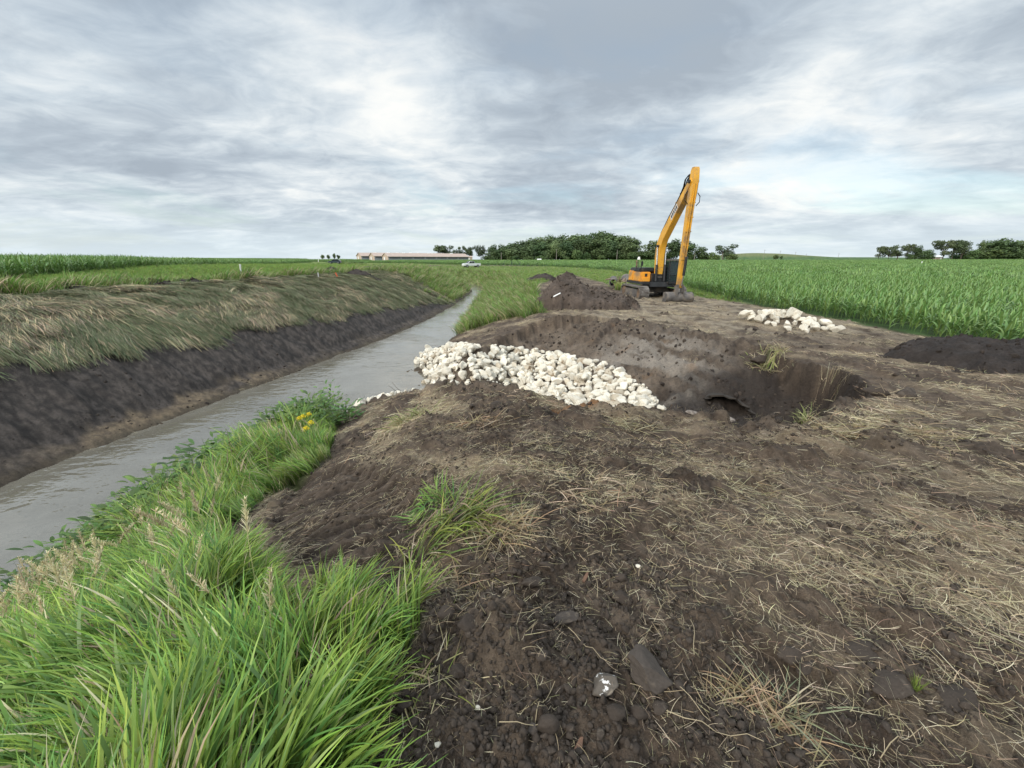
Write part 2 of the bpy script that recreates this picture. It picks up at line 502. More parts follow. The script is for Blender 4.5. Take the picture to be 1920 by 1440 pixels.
def z_masks(x, y):
    n1 = fbm(x * 0.9, y * 0.9, 4, 101); n2 = fbm(x * 0.35, y * 0.35, 4, 102); n3 = fbm(x * 3.1, y * 3.1, 3, 103)
    m = {}
    lf = left_frac(x, y)
    cut = np.interp(y, [a for a, b in MUD_TOP], [b for a, b in MUD_TOP]) + 0.05 * n1 + 0.03 * n3
    onleft = (lf > 0)
    m['lf'] = lf
    m['mud'] = np.where(onleft, sstep(cut + 0.02, cut - 0.02, lf), 0)
    m['reed'] = np.where(onleft, sstep(cut - 0.015, cut + 0.03, lf) * sstep(1.12, 1.02, lf + 0.07 * n1), 0) * sstep(50, 42, y + 2.5 * n2 - 6 * lf)
    m['leftgrass'] = np.where(onleft, 1 - np.clip(m['mud'] + m['reed'], 0, 1), 0)
    g = poly_sd(x, y, GRASS_NEAR) + 0.06 * n3 + 0.07 * n1
    m['near'] = sstep(-0.02, 0.14, g) * (~onleft)
    g = poly_sd(x, y, GRASS_FAR_R) + 0.35 * n1 + 0.12 * n3
    far = sstep(-0.1, 0.5, g) * (~onleft)
    wild = sstep(150, 160, np.asarray(y, float)) * (~onleft)
    m['farg'] = np.clip(far + wild, 0, 1)
    c = np.maximum(poly_sd(x, y, CROP_R), poly_sd(x, y, CROP_L)) + 0.2 * n1
    m['crop'] = sstep(-0.2, 0.4, c)
    m['notch'] = sstep(-0.25, 0.25, poly_sd(x, y, NOTCH) + 0.25 * n1)
    m['ramp'] = sstep(-0.05, 0.1, poly_sd(x, y, RAMP) + 0.05 * n3)
    # straw lies in drifts along the wheelings
    a = -0.58 - 0.42 * sstep(2.5, 11, np.hypot(x, y))
    u = x * np.cos(a) + y * np.sin(a); v = -x * np.sin(a) + y * np.cos(a)
    st = 1.15 * fbm(u * 0.22, v * 1.25, 4, 111) + 0.40 * fbm(u * 1.2, v * 3.9, 3, 112)
    m['streak'] = st
    s = sstep(-0.15, 0.75, st + 0.10)
    field = (~onleft) * (1 - m['near']) * (1 - m['farg'] * 0.7) * (1 - m['crop'])
    r = np.hypot(x, y)
    s = s * (0.45 + 0.55 * sstep(1.6, 3.0, r)) * (1 - 0.93 * m['notch']) * (1 - 0.9 * m['ramp'])
    # fresh dark spoil by the camera's foot, thick drifts to the right
    s = s * (1 - 0.75 * sstep(1.1, 0.5, np.hypot((x - 0.15) * 0.9, y - 1.15)))
    s = np.clip(s + 0.55 * sstep(0.1, 0.8, st) * sstep(3.5, 7.5, x) * sstep(1.5, 5, y), 0, 1)
    m['straw'] = np.clip(s, 0, 1) ** 1.6 * field
    band = sstep(11.5, 15, y) * sstep(31, 24, y) * sstep(2.5, 5, x) * sstep(14.2, 12.5, x)
    m['straw'] = np.clip(m['straw'] + 0.55 * band * sstep(-0.25, 0.4, st) + 0.6 * sstep(6.5, 8.5, x) * sstep(3, 5, y) * sstep(11, 8.5, y) * sstep(-0.2, 0.5, st), 0, 1) * field * (1 - 0.95 * m['notch'])
    tk, bermm, run = track_mask(x, y)
    keepf = field * (1 - m['notch']) * sstep(-0.35, 0.25, fbm(x * 0.5, y * 0.5, 2, 56) + 0.15)
    m['track'] = tk * keepf; m['berm'] = bermm * keepf; m['run'] = run
    m['straw'] = m['straw'] * (1 - 0.75 * m['track'])
    m['field'] = field
    return m

def tread(x, y):
    """bars pressed by crawler tracks down the little ramp"""
    a = 0.42
    v = -x * np.sin(a) + y * np.cos(a)
    u = x * np.cos(a) + y * np.sin(a)
    ph = v / 0.23 + 0.18 * perlin(u * 1.3, v * 1.3, 51)
    w = np.abs((ph % 1.0) - 0.5) * 2
    brk = sstep(-0.25, 0.2, perlin(u * 0.8, np.floor(ph) * 3.7, 52))
    return sstep(0.3, 0.6, w + 0.18 * perlin(x * 9, y * 9, 53)) * (0.45 + 0.55 * brk)

def relief(x, y, m):
    r = np.hypot(x, y)
    h = np.zeros_like(x)
    soil = m['field']
    nearw = sstep(26, 10, r)
    a = -0.58 - 0.42 * sstep(2.5, 11, np.hypot(x, y))
    u = x * np.cos(a) + y * np.sin(a); v = -x * np.sin(a) + y * np.cos(a)
    h += soil * 0.055 * fbm(u * 0.55, v * 1.5, 4, 61)
    h += soil * 0.030 * fbm(u * 1.6, v * 4.0, 4, 62)
    h += soil * nearw * 0.016 * fbm(x * 7, y * 7, 4, 63)
    wx, wy = x + 0.035 * fbm(x * 9, y * 9, 3, 171), y + 0.035 * fbm(x * 9, y * 9, 3, 172)
    rough = sstep(-0.2, 0.5, fbm(x * 0.8, y * 0.8, 3, 64) + 0.5 * sstep(2.2, 0.9, np.hypot(x - 0.1, y - 1.2)) + 0.25 * sstep(0.3, -0.4, m['streak']))
    smoothramp = 1 - 0.85 * np.maximum(m['ramp'], m['track'])
    h += soil * smoothramp * rough * 0.26 * clods(wx, wy, 0.26, 71, 0.45) * 0.55
    h += soil * smoothramp * (0.3 + 0.7 * rough) * 0.115 * clods(wx, wy, 0.115, 72, 0.5) * 0.62
    h += soil * sstep(12, 6, r) * (0.35 + 0.65 * rough) * 0.05 * clods(wx, wy, 0.05, 73, 0.6) * 0.6 + sstep(4, 2, r) * soil * 0.010 * ridged(x * 11, y * 11, 3, 77)
    h += sstep(5, 3, r) * soil * 0.022 * clods(wx, wy, 0.022, 74, 0.6) * 0.7
    # loose crumbs by the foot
    crest = np.exp(-((poly_sd(x, y, NOTCH) + 0.7) / 0.8) ** 2) * sstep(6.5, 4.0, x) * sstep(16, 11, y)
    h += soil * crest * (0.16 * fbm(x * 1.8, y * 1.8, 4, 75) + 0.30 * clods(x, y, 0.4, 76, 0.5) * 0.5)
    # tread bars
    h += m['ramp'] * 0.065 * tread(x, y)
    t2 = sstep(0.14, 0.04, np.abs((x - 1.75) + 0.25 * (y - 1.5))) * sstep(0.95, 1.2, y) * sstep(2.1, 1.8, y)
    h -= 0.035 * t2
    h += -0.055 * m['track'] + 0.05 * m['berm'] * (1 + 0.6 * fbm(x * 3, y * 3, 2, 57)) + 0.016 * m['track'] * sstep(0.3, 0.6, np.abs(((m['run'] / 0.19) % 1) - 0.5) * 2)
    # wheelings further off, curving round the outlet
    wl = np.abs(((x - 0.22 * y) % 2.6) - 1.3)
    h -= 0.05 * m['field'] * sstep(0.55, 0.2, wl) * sstep(7, 11, y) * (1 - m['notch']) * sstep(2, 5, x)
    # cut sides of the outlet: scored by the bucket
    q = x * _ad[0] + y * _ad[1]
    h += m['notch'] * (0.16 * ridged(q * 1.5, (x + y) * 0.25, 4, 65) + 0.08 * fbm(x * 2.8, y * 2.8, 5, 66) + 0.30 * clods(x, y, 0.34, 69, 0.45) * 0.5 + 0.13 * clods(x, y, 0.13, 70, 0.5) * 0.7)
    # mound of loose spoil at the camera's foot
    b = np.exp(-(((x + 0.02) / 0.19) ** 2 + ((y - 1.32) / 0.17) ** 2) ** 1.5)
    h += 0.22 * b * (1 + 0.35 * fbm(x * 9, y * 9, 3, 67))
    for bx, by, br, bh in ((-0.42, 1.45, 0.14, 0.06), (-0.1, 1.5, 0.12, 0.07), (0.3, 1.2, 0.2, 0.05), (-0.2, 0.95, 0.25, 0.05), (0.75, 1.05, 0.3, 0.05), (-0.95, 4.6, 0.35, 0.12), (-0.2, 5.1, 0.5, 0.14), (-1.5, 6.0, 0.4, 0.12)):
        h += bh * np.exp(-(((x - bx) / br) ** 2 + ((y - by) / br) ** 2)) * (1 + 0.5 * fbm(x * 5, y * 5, 3, 68))
    # left bank: rows of bucket scrapes down the mud, lumpy sod on the top edge
    lf = m['lf']; L = np.clip(lf, 0, 1.4)
    k = y * 0.55 + 0.25 * fbm(x * 0.4, y * 0.4, 2, 81)
    sc = np.abs((k % 1.0) - 0.5) * 2
    k = (y + 0.36 * x) * 0.62 + 0.3 * fbm(x * 0.25, y * 0.25, 2, 81)
    saw = k % 1.0
    h += m['mud'] * 0.20 * (saw - 0.5) * sstep(0.0, 0.06, saw) * sstep(0.08, 0.2, L) * (0.4 + 0.6 * hash01(np.floor(k), np.floor(k) * 0, 89))
    h += m['mud'] * 0.05 * ridged((y + 0.36 * x) * 2.2, x * 0.3, 3, 90)
    h += m['mud'] * (0.04 * fbm(x * 0.9, y * 0.9, 3, 82) + 0.016 * fbm(x * 5, y * 5, 4, 83) + 0.06 * clods(x, y, 0.16, 88, 0.3) * 0.5)
    h += (m['reed'] + m['leftgrass'] * sstep(1.6, 1.0, L)) * (0.16 * fbm(x * 0.8, y * 0.8, 4, 85))
    h += np.where(lf > 0, 0.14 * np.exp(-((lf - 1.02) / 0.06) ** 2) * sstep(14, 22, y) * sstep(-0.1, 0.6, fbm(x * 0.6, y * 0.6, 3, 86)) * sstep(60, 45, y), 0)
    gr = m['near'] + m['farg'] * sstep(120, 60, y)
    h += gr * 0.10 * fbm(x * 0.9, y * 0.9, 3, 87)
    return h

def full_h(x, y):
    x = np.asarray(x, float); y = np.asarray(y, float)
    return main_h(x, y) + relief(x, y, z_masks(x, y))
def GF(px, py):
    p = hit(px, py, main_h)
    return (p[0], p[1], float(full_h(np.array([p[0]]), np.array([p[1]]))[0]))

def ground_colors(x, y, m, h):
    n = len(x)
    def C(c): return np.array(c, np.float32)[None, :]
    n1 = fbm(x * 1.1, y * 1.1, 4, 121)[:, None]; n2 = fbm(x * 0.25, y * 0.25, 3, 122)[:, None]; n3 = fbm(x * 5, y * 5, 3, 123)[:, None]
    dark, mid, dry = C((0.058, 0.042, 0.031)), C((0.128, 0.094, 0.067)), C((0.225, 0.172, 0.122))
    n4 = fbm(x * 14, y * 14, 2, 128)[:, None]
    k = np.clip(0.5 + 0.55 * n1 + 0.45 * n3 + 0.35 * n4, 0, 1)
    col = dark * (1 - k) + mid * k
    # compacted wheelings dry out paler
    pal = sstep(0.05, 0.6, m['streak'][:, None] * 0.9 + 0.3 * n2 + 0.02) * sstep(1.6, 2.6, np.hypot(x, y))[:, None]
    col = col * (1 - 0.45 * pal) + dry * 0.45 * pal
    fx = (sstep(11, 16, y) * sstep(34, 26, y) * sstep(2, 5, x) * m['field'] * (1 - m['notch']))[:, None]
    col = col * (1 - 0.55 * fx * np.clip(0.6 + n1, 0, 1)) + C((0.37, 0.31, 0.22)) * 0.55 * fx * np.clip(0.6 + n1, 0, 1)
    s = m['straw'][:, None]
    col = col * (1 - 0.38 * s) + C((0.29, 0.23, 0.15)) * 0.38 * s
    tkm = (m['track'] * (0.75 + 0.25 * n3[:, 0]))[:, None]
    bars = sstep(0.3, 0.6, np.abs(((m['run'] / 0.19) % 1) - 0.5) * 2)[:, None]
    col = col * (1 - 0.7 * tkm) + (C((0.095, 0.071, 0.052)) * (1 - bars) + C((0.165, 0.126, 0.092)) * bars) * 0.7 * tkm
    # cut soil: dark topsoil above, greyer below, a few rusty stains
    nt = m['notch'][:, None]
    q1 = (x * _ad[0] + y * _ad[1])
    kr = np.clip(0.45 + 0.6 * ridged(q1 * 1.6, (x + y) * 0.25, 4, 129)[:, None] + 0.5 * n3 + 0.3 * n4, 0, 1)
    cutc = C((0.036, 0.026, 0.020)) * (1 - kr) + C((0.125, 0.094, 0.068)) * kr
    grey = sstep(-1.2, -2.0, h)[:, None] * np.clip(0.5 + n1, 0, 1)
    cutc = cutc * (1 - 0.6 * grey) + C((0.21, 0.165, 0.125)) * 0.6 * grey
    q2 = x + 0.6 * y
    clay = (sstep(0.15, 0.5, ridged(q2 * 1.1, (y - x) * 0.2, 3, 131)) * sstep(2.6, 1.2, np.hypot(x - 4.6, (y - 12.2) * 0.6)))[:, None]
    cutc = cutc * (1 - 0.7 * clay) + C((0.27, 0.235, 0.195)) * 0.7 * clay
    rust = 0.6 * sstep(0.55, 0.9, fbm(x * 0.8 + 4, y * 0.8, 3, 125))[:, None]
    cutc = cutc * (1 - 0.6 * rust) + C((0.22, 0.12, 0.055)) * 0.6 * rust
    pit = sstep(2.9, 1.6, np.hypot((x - 6.6) * 0.8, y - 9.2) + 0.5 * n1[:, 0])[:, None]  # shade of the hollow painted in over its black topsoil
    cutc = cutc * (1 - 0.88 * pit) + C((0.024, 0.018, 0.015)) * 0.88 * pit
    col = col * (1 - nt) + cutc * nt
    rs = np.hypot((x - 1.15) / 0.5, (y - 5.75) / 0.25)[:, None]
    ru = sstep(1.2, 0.5, rs + 0.4 * n3)
    col = col * (1 - 0.7 * ru) + C((0.24, 0.115, 0.045)) * 0.7 * ru
    rm = m['ramp'][:, None]
    tb = tread(x, y)[:, None]
    col = col * (1 - 0.85 * rm) + (C((0.034, 0.025, 0.019)) * (1 - tb) + C((0.105, 0.080, 0.060)) * tb) * 0.85 * rm
    def lay(mask, c0, c1, mixn):
        nonlocal col
        mk = mask[:, None]; q = np.clip(0.5 + mixn, 0, 1)
        col = col * (1 - mk) + (C(c0) * (1 - q) + C(c1) * q) * mk
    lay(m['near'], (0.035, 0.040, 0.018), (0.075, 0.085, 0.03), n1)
    lay(m['farg'], (0.090, 0.130, 0.034), (0.185, 0.215, 0.066), 0.7 * n1)
    lay(m['leftgrass'], (0.095, 0.140, 0.034), (0.180, 0.225, 0.062), 0.7 * n1)
    lay(m['reed'], (0.085, 0.080, 0.060), (0.19, 0.17, 0.125), n1)
    mudn = 0.8 * n3 + 0.5 * n1 + 0.4 * fbm(x * 0.9, y * 3.5, 4, 126)[:, None]
    lay(m['mud'], (0.032, 0.027, 0.024), (0.086, 0.071, 0.061), np.clip(-0.15 + 0.9 * n3 + 0.5 * n4 + 0.5 * fbm((y + 0.36 * x) * 3.5, x * 0.6, 4, 126)[:, None] + 0.25 * n1, -0.5, 0.5))
    toe = sstep(0.0, 0.02, m['lf']) * sstep(0.115, 0.07, m['lf'] + 0.04 * n1[:, 0]) * sstep(-0.3, 0.3, fbm(x * 0.3, y * 0.3, 3, 127) + 0.1)
    toe = toe * (0.25 + 0.75 * sstep(8.5, 10.5, y) * sstep(18, 15, y))
    lay(toe * 0.85, (0.105, 0.080, 0.056), (0.20, 0.150, 0.095), n3)
    wet = np.where(h < ZW + 0.08, 1.0, 0.0) * 0.8
    lay(wet, (0.060, 0.046, 0.032), (0.10, 0.08, 0.055), n1)
    lay(m['crop'], (0.035, 0.055, 0.018), (0.055, 0.105, 0.028), n1)
    farw = sstep(250, 300, y) * 1.0
    lay(farw, (0.050, 0.105, 0.030), (0.085, 0.135, 0.042), n2 * 1.2)
    hill = np.exp(-(((x - 372) / 62) ** 2 + ((y - 640) / 130) ** 2))
    lay(sstep(0.25, 0.6, hill), (0.135, 0.150, 0.060), (0.155, 0.175, 0.070), n2)
    return np.clip(col, 0.01, 0.9)

def build_ground():
    front = np.linspace(R(-64), R(64), 720)
    back = np.linspace(R(64), R(360 - 64), 60)[1:-1]
    ang = np.concatenate([front, back])
    r1 = np.concatenate([np.exp(np.linspace(math.log(0.3), math.log(0.6), 30)), np.exp(np.linspace(math.log(0.6), math.log(6), 420))[1:], np.exp(np.linspace(math.log(6), math.log(80), 290))[1:]])
    r2 = np.exp(np.linspace(math.log(80), math.log(6000), 90))[1:]
    rad = np.concatenate([r1, r2])
    A, Rr = np.meshgrid(ang, rad)
    x = (np.sin(A) * Rr).ravel(); y = (np.cos(A) * Rr).ravel()
    m = z_masks(x, y)
    mh = main_h(x, y)
    z = mh + relief(x, y, m) * sstep(400, 120, np.hypot(x, y))
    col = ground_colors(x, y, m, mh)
    na, nr = len(ang), len(rad)
    i = np.arange(nr - 1)[:, None] * na; j = np.arange(na)[None, :]; jn = (j + 1) % na
    f = np.stack([(i + j), (i + jn), (i + na + jn), (i + na + j)], -1).reshape(-1, 4)
    f = f[:, ::-1]
    verts = np.stack([x, y, z], 1)
    # close the little hole under the camera
    c = len(verts)
    verts = np.vstack([verts, [[0, 0, float(main_h(np.zeros(1), np.zeros(1))[0])]]])
    col = np.vstack([col, col[:1]])
    me = mesh_np('ground', verts, f, True, col)
    bm = bmesh.new(); bm.from_mesh(me); bm.verts.ensure_lookup_table()
    for a in range(na):
        bm.faces.new((bm.verts[(a + 1) % na], bm.verts[a], bm.verts[c]))
    bm.to_mesh(me); bm.free()
    o = link('ground', me, M['ground'])
    tag(o, 'bare dark soil and grassy land cut by the drainage ditch', None, None, 'structure')
    return o
build_ground()

def build_water():
    ys = np.concatenate([np.linspace(-40, 0, 12), np.linspace(0, 100, 160)[1:], np.linspace(100, 190, 20)[1:]])
    vs, fs = [], []
    k = 13
    for yy in ys:
        a, b = float(XL(yy)) - 0.9, float(XR(yy)) + (2.6 if 10 < yy < 25 else 0.9)
        for q in np.linspace(0, 1, k):
            vs.append((a + (b - a) * q, yy, ZW))
    for i in range(len(ys) - 1):
        for j in range(k - 1):
            fs.append((i * k + j, i * k + j + 1, (i + 1) * k + j + 1, (i + 1) * k + j))
    m, t, b, out = new_mat('ditch_water')
    co = t.n('ShaderNodeTexCoord').outputs['Object']
    mp = t.n('ShaderNodeMapping'); mp.inputs['Scale'].default_value = (0.75, 1.5, 1.0); mp.inputs['Rotation'].default_value = (0, 0, R(32))
    t.l(co, mp.inputs[0])
    r1 = t.noise(mp.outputs[0], 2.2, 2, 0.4, 0.8)
    r2 = t.noise(mp.outputs[0], 8.0, 1, 0.4, 0.5)
    calm = t.smooth(t.noise(co, 0.35, 3, 0.5), 0.35, 0.65, 0.35, 1.0)
    h = t.math('MULTIPLY', t.math('ADD', r1, t.math('MULTIPLY', r2, 0.22)), calm)
    t.l(bump(t, h, 1.0, 0.022), b.inputs['Normal'])
    silt = t.ramp(t.noise(co, 0.8, 5, 0.6), [(0.3, (0.135, 0.120, 0.090)), (0.7, (0.200, 0.185, 0.150))])
    t.l(silt, b.inputs['Base Color'])
    b.inputs['Roughness'].default_value = 0.03
    b.inputs['IOR'].default_value = 2.5
    b.inputs['Specular IOR Level'].default_value = 0.5
    tr = t.n('ShaderNodeBsdfTransparent'); tr.inputs[0].default_value = (0.80, 0.78, 0.66, 1)
    mx = t.n('ShaderNodeMixShader')
    lw = t.n('ShaderNodeLayerWeight'); lw.inputs[0].default_value = 0.35
    t.put(mx.inputs[0], t.math('MULTIPLY', t.math('SUBTRACT', 1.0, lw.outputs['Facing']), 0.28))
    t.l(b.outputs[0], mx.inputs[1]); t.l(tr.outputs[0], mx.inputs[2]); t.l(mx.outputs[0], out.inputs[0])
    me = mesh_np('water', vs, np.array(fs), True)
    o = link('water', me, m)
    tag(o, 'shallow rippled water running along the ditch', None, None, 'structure')
build_water()

# ------------------------------------------------------------------ plant and stem meshes
def ribbons(specs):
    """specs: list of dicts(root, dir yaw, length, width, lean0, lean1, c0, c1, seg, twist) -> verts, faces, cols"""
    V, F, Cc = [], [], []
    for s in specs:
        seg = s.get('seg', 5)
        yaw = s['yaw']; L = s['len']; w = s['w']
        p = np.array(s['root'], float)
        side = np.array([-math.sin(yaw), math.cos(yaw), 0.0])
        tw = s.get('twist', 0.0)
        base = len(V)
        bend = s.get('bend', 0.0)
        for i in range(seg + 1):
            q = i / seg
            a = s['l0'] + (s['l1'] - s['l0']) * q ** s.get('pw', 1.0)       # angle off the vertical
            yw = yaw + bend * q
            d = np.array([math.cos(yw) * math.sin(a), math.sin(yw) * math.sin(a), math.cos(a)])
            ww = w * (s.get('w0', 0.75) + (1 - s.get('w0', 0.75)) * min(1, q * 3)) * (1 - max(0, (q - 0.55) / 0.45) ** 1.4 * s.get('taper', 0.92))
            up = np.cross(d, side)
            sd_ = side * math.cos(tw) + up * math.sin(tw)
            V.append(p - sd_ * ww / 2); V.append(p + sd_ * ww / 2)
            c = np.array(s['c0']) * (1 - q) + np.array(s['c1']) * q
            Cc.append(c); Cc.append(c)
            p = p + d * L / seg
        for i in range(seg):
            b = base + 2 * i
            F.append((b, b + 1, b + 3, b + 2))
    return np.array(V), np.array(F), np.array(Cc)

def proto(name, V, F, Cc, mat, smooth=False):
    me = mesh_np(name, V, F, smooth, Cc)
    me.materials.append(mat)
    return bpy.data.objects.new(name, me)            # never linked to the scene: only a shape to repeat

rs = random.Random(3)
def U(a, b): return rs.uniform(a, b)
def jit(c, k=0.25):
    f = U(1 - k, 1 + k)
    return tuple(min(1, max(0, v * f * U(0.93, 1.07))) for v in c)

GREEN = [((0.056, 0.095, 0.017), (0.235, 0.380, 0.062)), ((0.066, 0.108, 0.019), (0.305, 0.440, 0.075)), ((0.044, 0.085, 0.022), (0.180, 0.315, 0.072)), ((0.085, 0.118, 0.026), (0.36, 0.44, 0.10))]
STRAW = [(0.50, 0.41, 0.26), (0.38, 0.30, 0.19), (0.60, 0.52, 0.36), (0.28, 0.20, 0.125), (0.42, 0.37, 0.22)]

def tuft(n, L, w, lean, spread, radius, palette, dry=0.05, seg=5, wild=0.5):
    S = []
    for i in range(n):
        a = U(0, 6.283); r = radius * math.sqrt(U(0, 1))
        c0, c1 = rs.choice(palette)
        if U(0, 1) < dry:
            c0 = jit(rs.choice(STRAW)); c1 = jit(rs.choice(STRAW))
        yaw = rs.gauss(0, wild)
        l0 = max(0.0, lean[0] + U(-spread, spread)); l1 = lean[1] + U(-spread, spread) * 1.5
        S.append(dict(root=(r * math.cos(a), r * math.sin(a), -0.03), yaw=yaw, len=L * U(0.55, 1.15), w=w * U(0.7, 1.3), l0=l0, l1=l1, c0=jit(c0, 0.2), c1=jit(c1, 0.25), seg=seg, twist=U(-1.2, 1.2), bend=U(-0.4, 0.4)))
    return ribbons(S)

def straw_bits(n, rad, L, w, lift=0.25, palette=STRAW):
    S = []
    for i in range(n):
        a = U(0, 6.283); r = rad * math.sqrt(U(0, 1)); yaw = U(0, 6.283)
        l0 = 1.57 - abs(rs.gauss(0, lift)); c = jit(rs.choice(palette), 0.3)
        S.append(dict(root=(r * math.cos(a), r * math.sin(a), U(0.002, 0.02)), yaw=yaw, len=L * U(0.3, 1.3), w=w * U(0.6, 1.3), l0=l0, l1=l0 + U(-0.2, 0.5), c0=c, c1=jit(c, 0.15), seg=4, twist=U(-1, 1), bend=rs.gauss(0, 0.6), w0=1, taper=0.5))
    return ribbons(S)

def lying(n, L, w, span, palette, lift=0.12, fan=0.18):
    """long stems combed one way (towards +x), lying on each other"""
    S = []
    for i in range(n):
        c = jit(rs.choice(palette), 0.3)
        l0 = 1.57 - abs(rs.gauss(0.04, lift))
        S.append(dict(root=(U(-0.3, 0.3) * L, U(-span, span), U(0.0, 0.07)), yaw=rs.gauss(0, fan), len=L * U(0.5, 1.2), w=w * U(0.6, 1.4), l0=l0, l1=1.57 + U(-0.12, 0.2), c0=jit(c, 0.15), c1=jit(c, 0.2), seg=4, twist=U(-0.7, 0.7), bend=U(-0.14, 0.14), w0=1, taper=0.6))
    return ribbons(S)

def seed_head(dense=1.0):
    S = []
    L = U(0.6, 0.8); yaw0 = U(-0.4, 0.4)
    S.append(dict(root=(0, 0, 0), yaw=yaw0, len=L, w=0.0035, l0=0.2, l1=0.95, c0=(0.16, 0.2, 0.07), c1=(0.45, 0.37, 0.2), seg=6, twist=0, taper=0.3, w0=1))
    p = np.zeros(3); pts = []
    for i in range(30):
        a = 0.2 + 0.75 * i / 30
        p = p + np.array([math.cos(yaw0) * math.sin(a), math.sin(yaw0) * math.sin(a), math.cos(a)]) * L / 30
        pts.append(p.copy())
    for i in range(20, 30):
        for k in range(int(6 * dense)):
            q = (i - 20) / 10
            S.append(dict(root=tuple(pts[i]), yaw=U(0, 6.28), len=U(0.03, 0.075) * (1.15 - q * 0.7), w=U(0.004, 0.0075), l0=U(0.15, 0.7), l1=U(0.5, 1.3), c0=jit((0.58, 0.50, 0.29), 0.25), c1=jit((0.68, 0.60, 0.40), 0.25), seg=2, twist=U(-1.5, 1.5), taper=0.6))
    return ribbons(S)

def broadleaf(n=26, H=0.7, L=0.14):
    S = []
    for k in range(5):
        yw = U(0, 6.28); ln = U(0.1, 0.5)
        S.append(dict(root=(U(-.06, .06), U(-.06, .06), 0), yaw=yw, len=H * U(0.7, 1.1), w=0.008, l0=ln * 0.5, l1=ln, c0=(0.07, 0.10, 0.03), c1=(0.09, 0.15, 0.04), seg=4))
    for i in range(n):
        z = H * U(0.15, 1.0); yw = U(0, 6.28); r = U(0.02, 0.22) * (0.6 + z)
        c = jit(rs.choice([(0.115, 0.200, 0.045), (0.150, 0.245, 0.058), (0.085, 0.150, 0.040)]), 0.3)
        S.append(dict(root=(r * math.cos(yw), r * math.sin(yw), z), yaw=yw + U(-.6, .6), len=L * U(0.6, 1.3), w=L * 0.34 * U(0.7, 1.2), l0=U(0.6, 1.2), l1=U(1.5, 2.3), c0=c, c1=jit(c, 0.15), seg=4, twist=U(-.5, .5), w0=0.15, taper=0.95))
    return ribbons(S)

def corn_parts(H=1.25, nl=9):
    leaves = []
    yaw0 = U(0, 3.14)
    cs0, cs1 = (0.10, 0.17, 0.05), (0.08, 0.16, 0.04)
    stalk = ribbons([dict(root=(0, 0, -0.05), yaw=yaw0, len=H * 0.72, w=0.030, l0=0.02, l1=0.08, c0=cs0, c1=cs1, seg=4, taper=0.5, w0=1),
                     dict(root=(0, 0, -0.05), yaw=yaw0 + 1.57, len=H * 0.72, w=0.030, l0=0.02, l1=0.04, c0=cs0, c1=cs1, seg=4, taper=0.5, w0=1)])
    for i in range(nl):
        q = i / (nl - 1)
        yaw = yaw0 + (i % 2) * math.pi + rs.gauss(0, 0.35)
        L = (0.45 + 0.42 * math.sin(math.pi * min(1, 0.18 + 0.62 * q))) * H * 0.8 * U(0.85, 1.15)
        z = H * (0.10 + 0.58 * q)
        c = jit(rs.choice([(0.142, 0.235, 0.062), (0.165, 0.260, 0.074), (0.118, 0.210, 0.058)]), 0.2)
        l0 = U(0.25, 0.55) if q < 0.85 else U(0.05, 0.3)
        l1 = U(1.6, 2.35) if q < 0.85 else U(0.6, 1.5)
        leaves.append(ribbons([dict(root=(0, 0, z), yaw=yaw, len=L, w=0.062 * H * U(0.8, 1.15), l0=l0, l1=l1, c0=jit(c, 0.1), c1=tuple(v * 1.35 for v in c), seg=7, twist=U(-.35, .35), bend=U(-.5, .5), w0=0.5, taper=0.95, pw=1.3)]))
    return stalk, leaves

def merge(parts):
    V, F, Cc, o = [], [], [], 0
    for v, f, c in parts:
        V.append(v); F.append(f + o); Cc.append(c); o += len(v)
    return np.vstack(V), np.vstack(F), np.vstack(Cc)

def moved(part, dx, dy, rz, s=1.0):
    v, f, c = part
    ca, sa = math.cos(rz), math.sin(rz)
    w = v.copy() * s
    return np.stack([w[:, 0] * ca - w[:, 1] * sa + dx, w[:, 0] * sa + w[:, 1] * ca + dy, w[:, 2]], 1), f, c

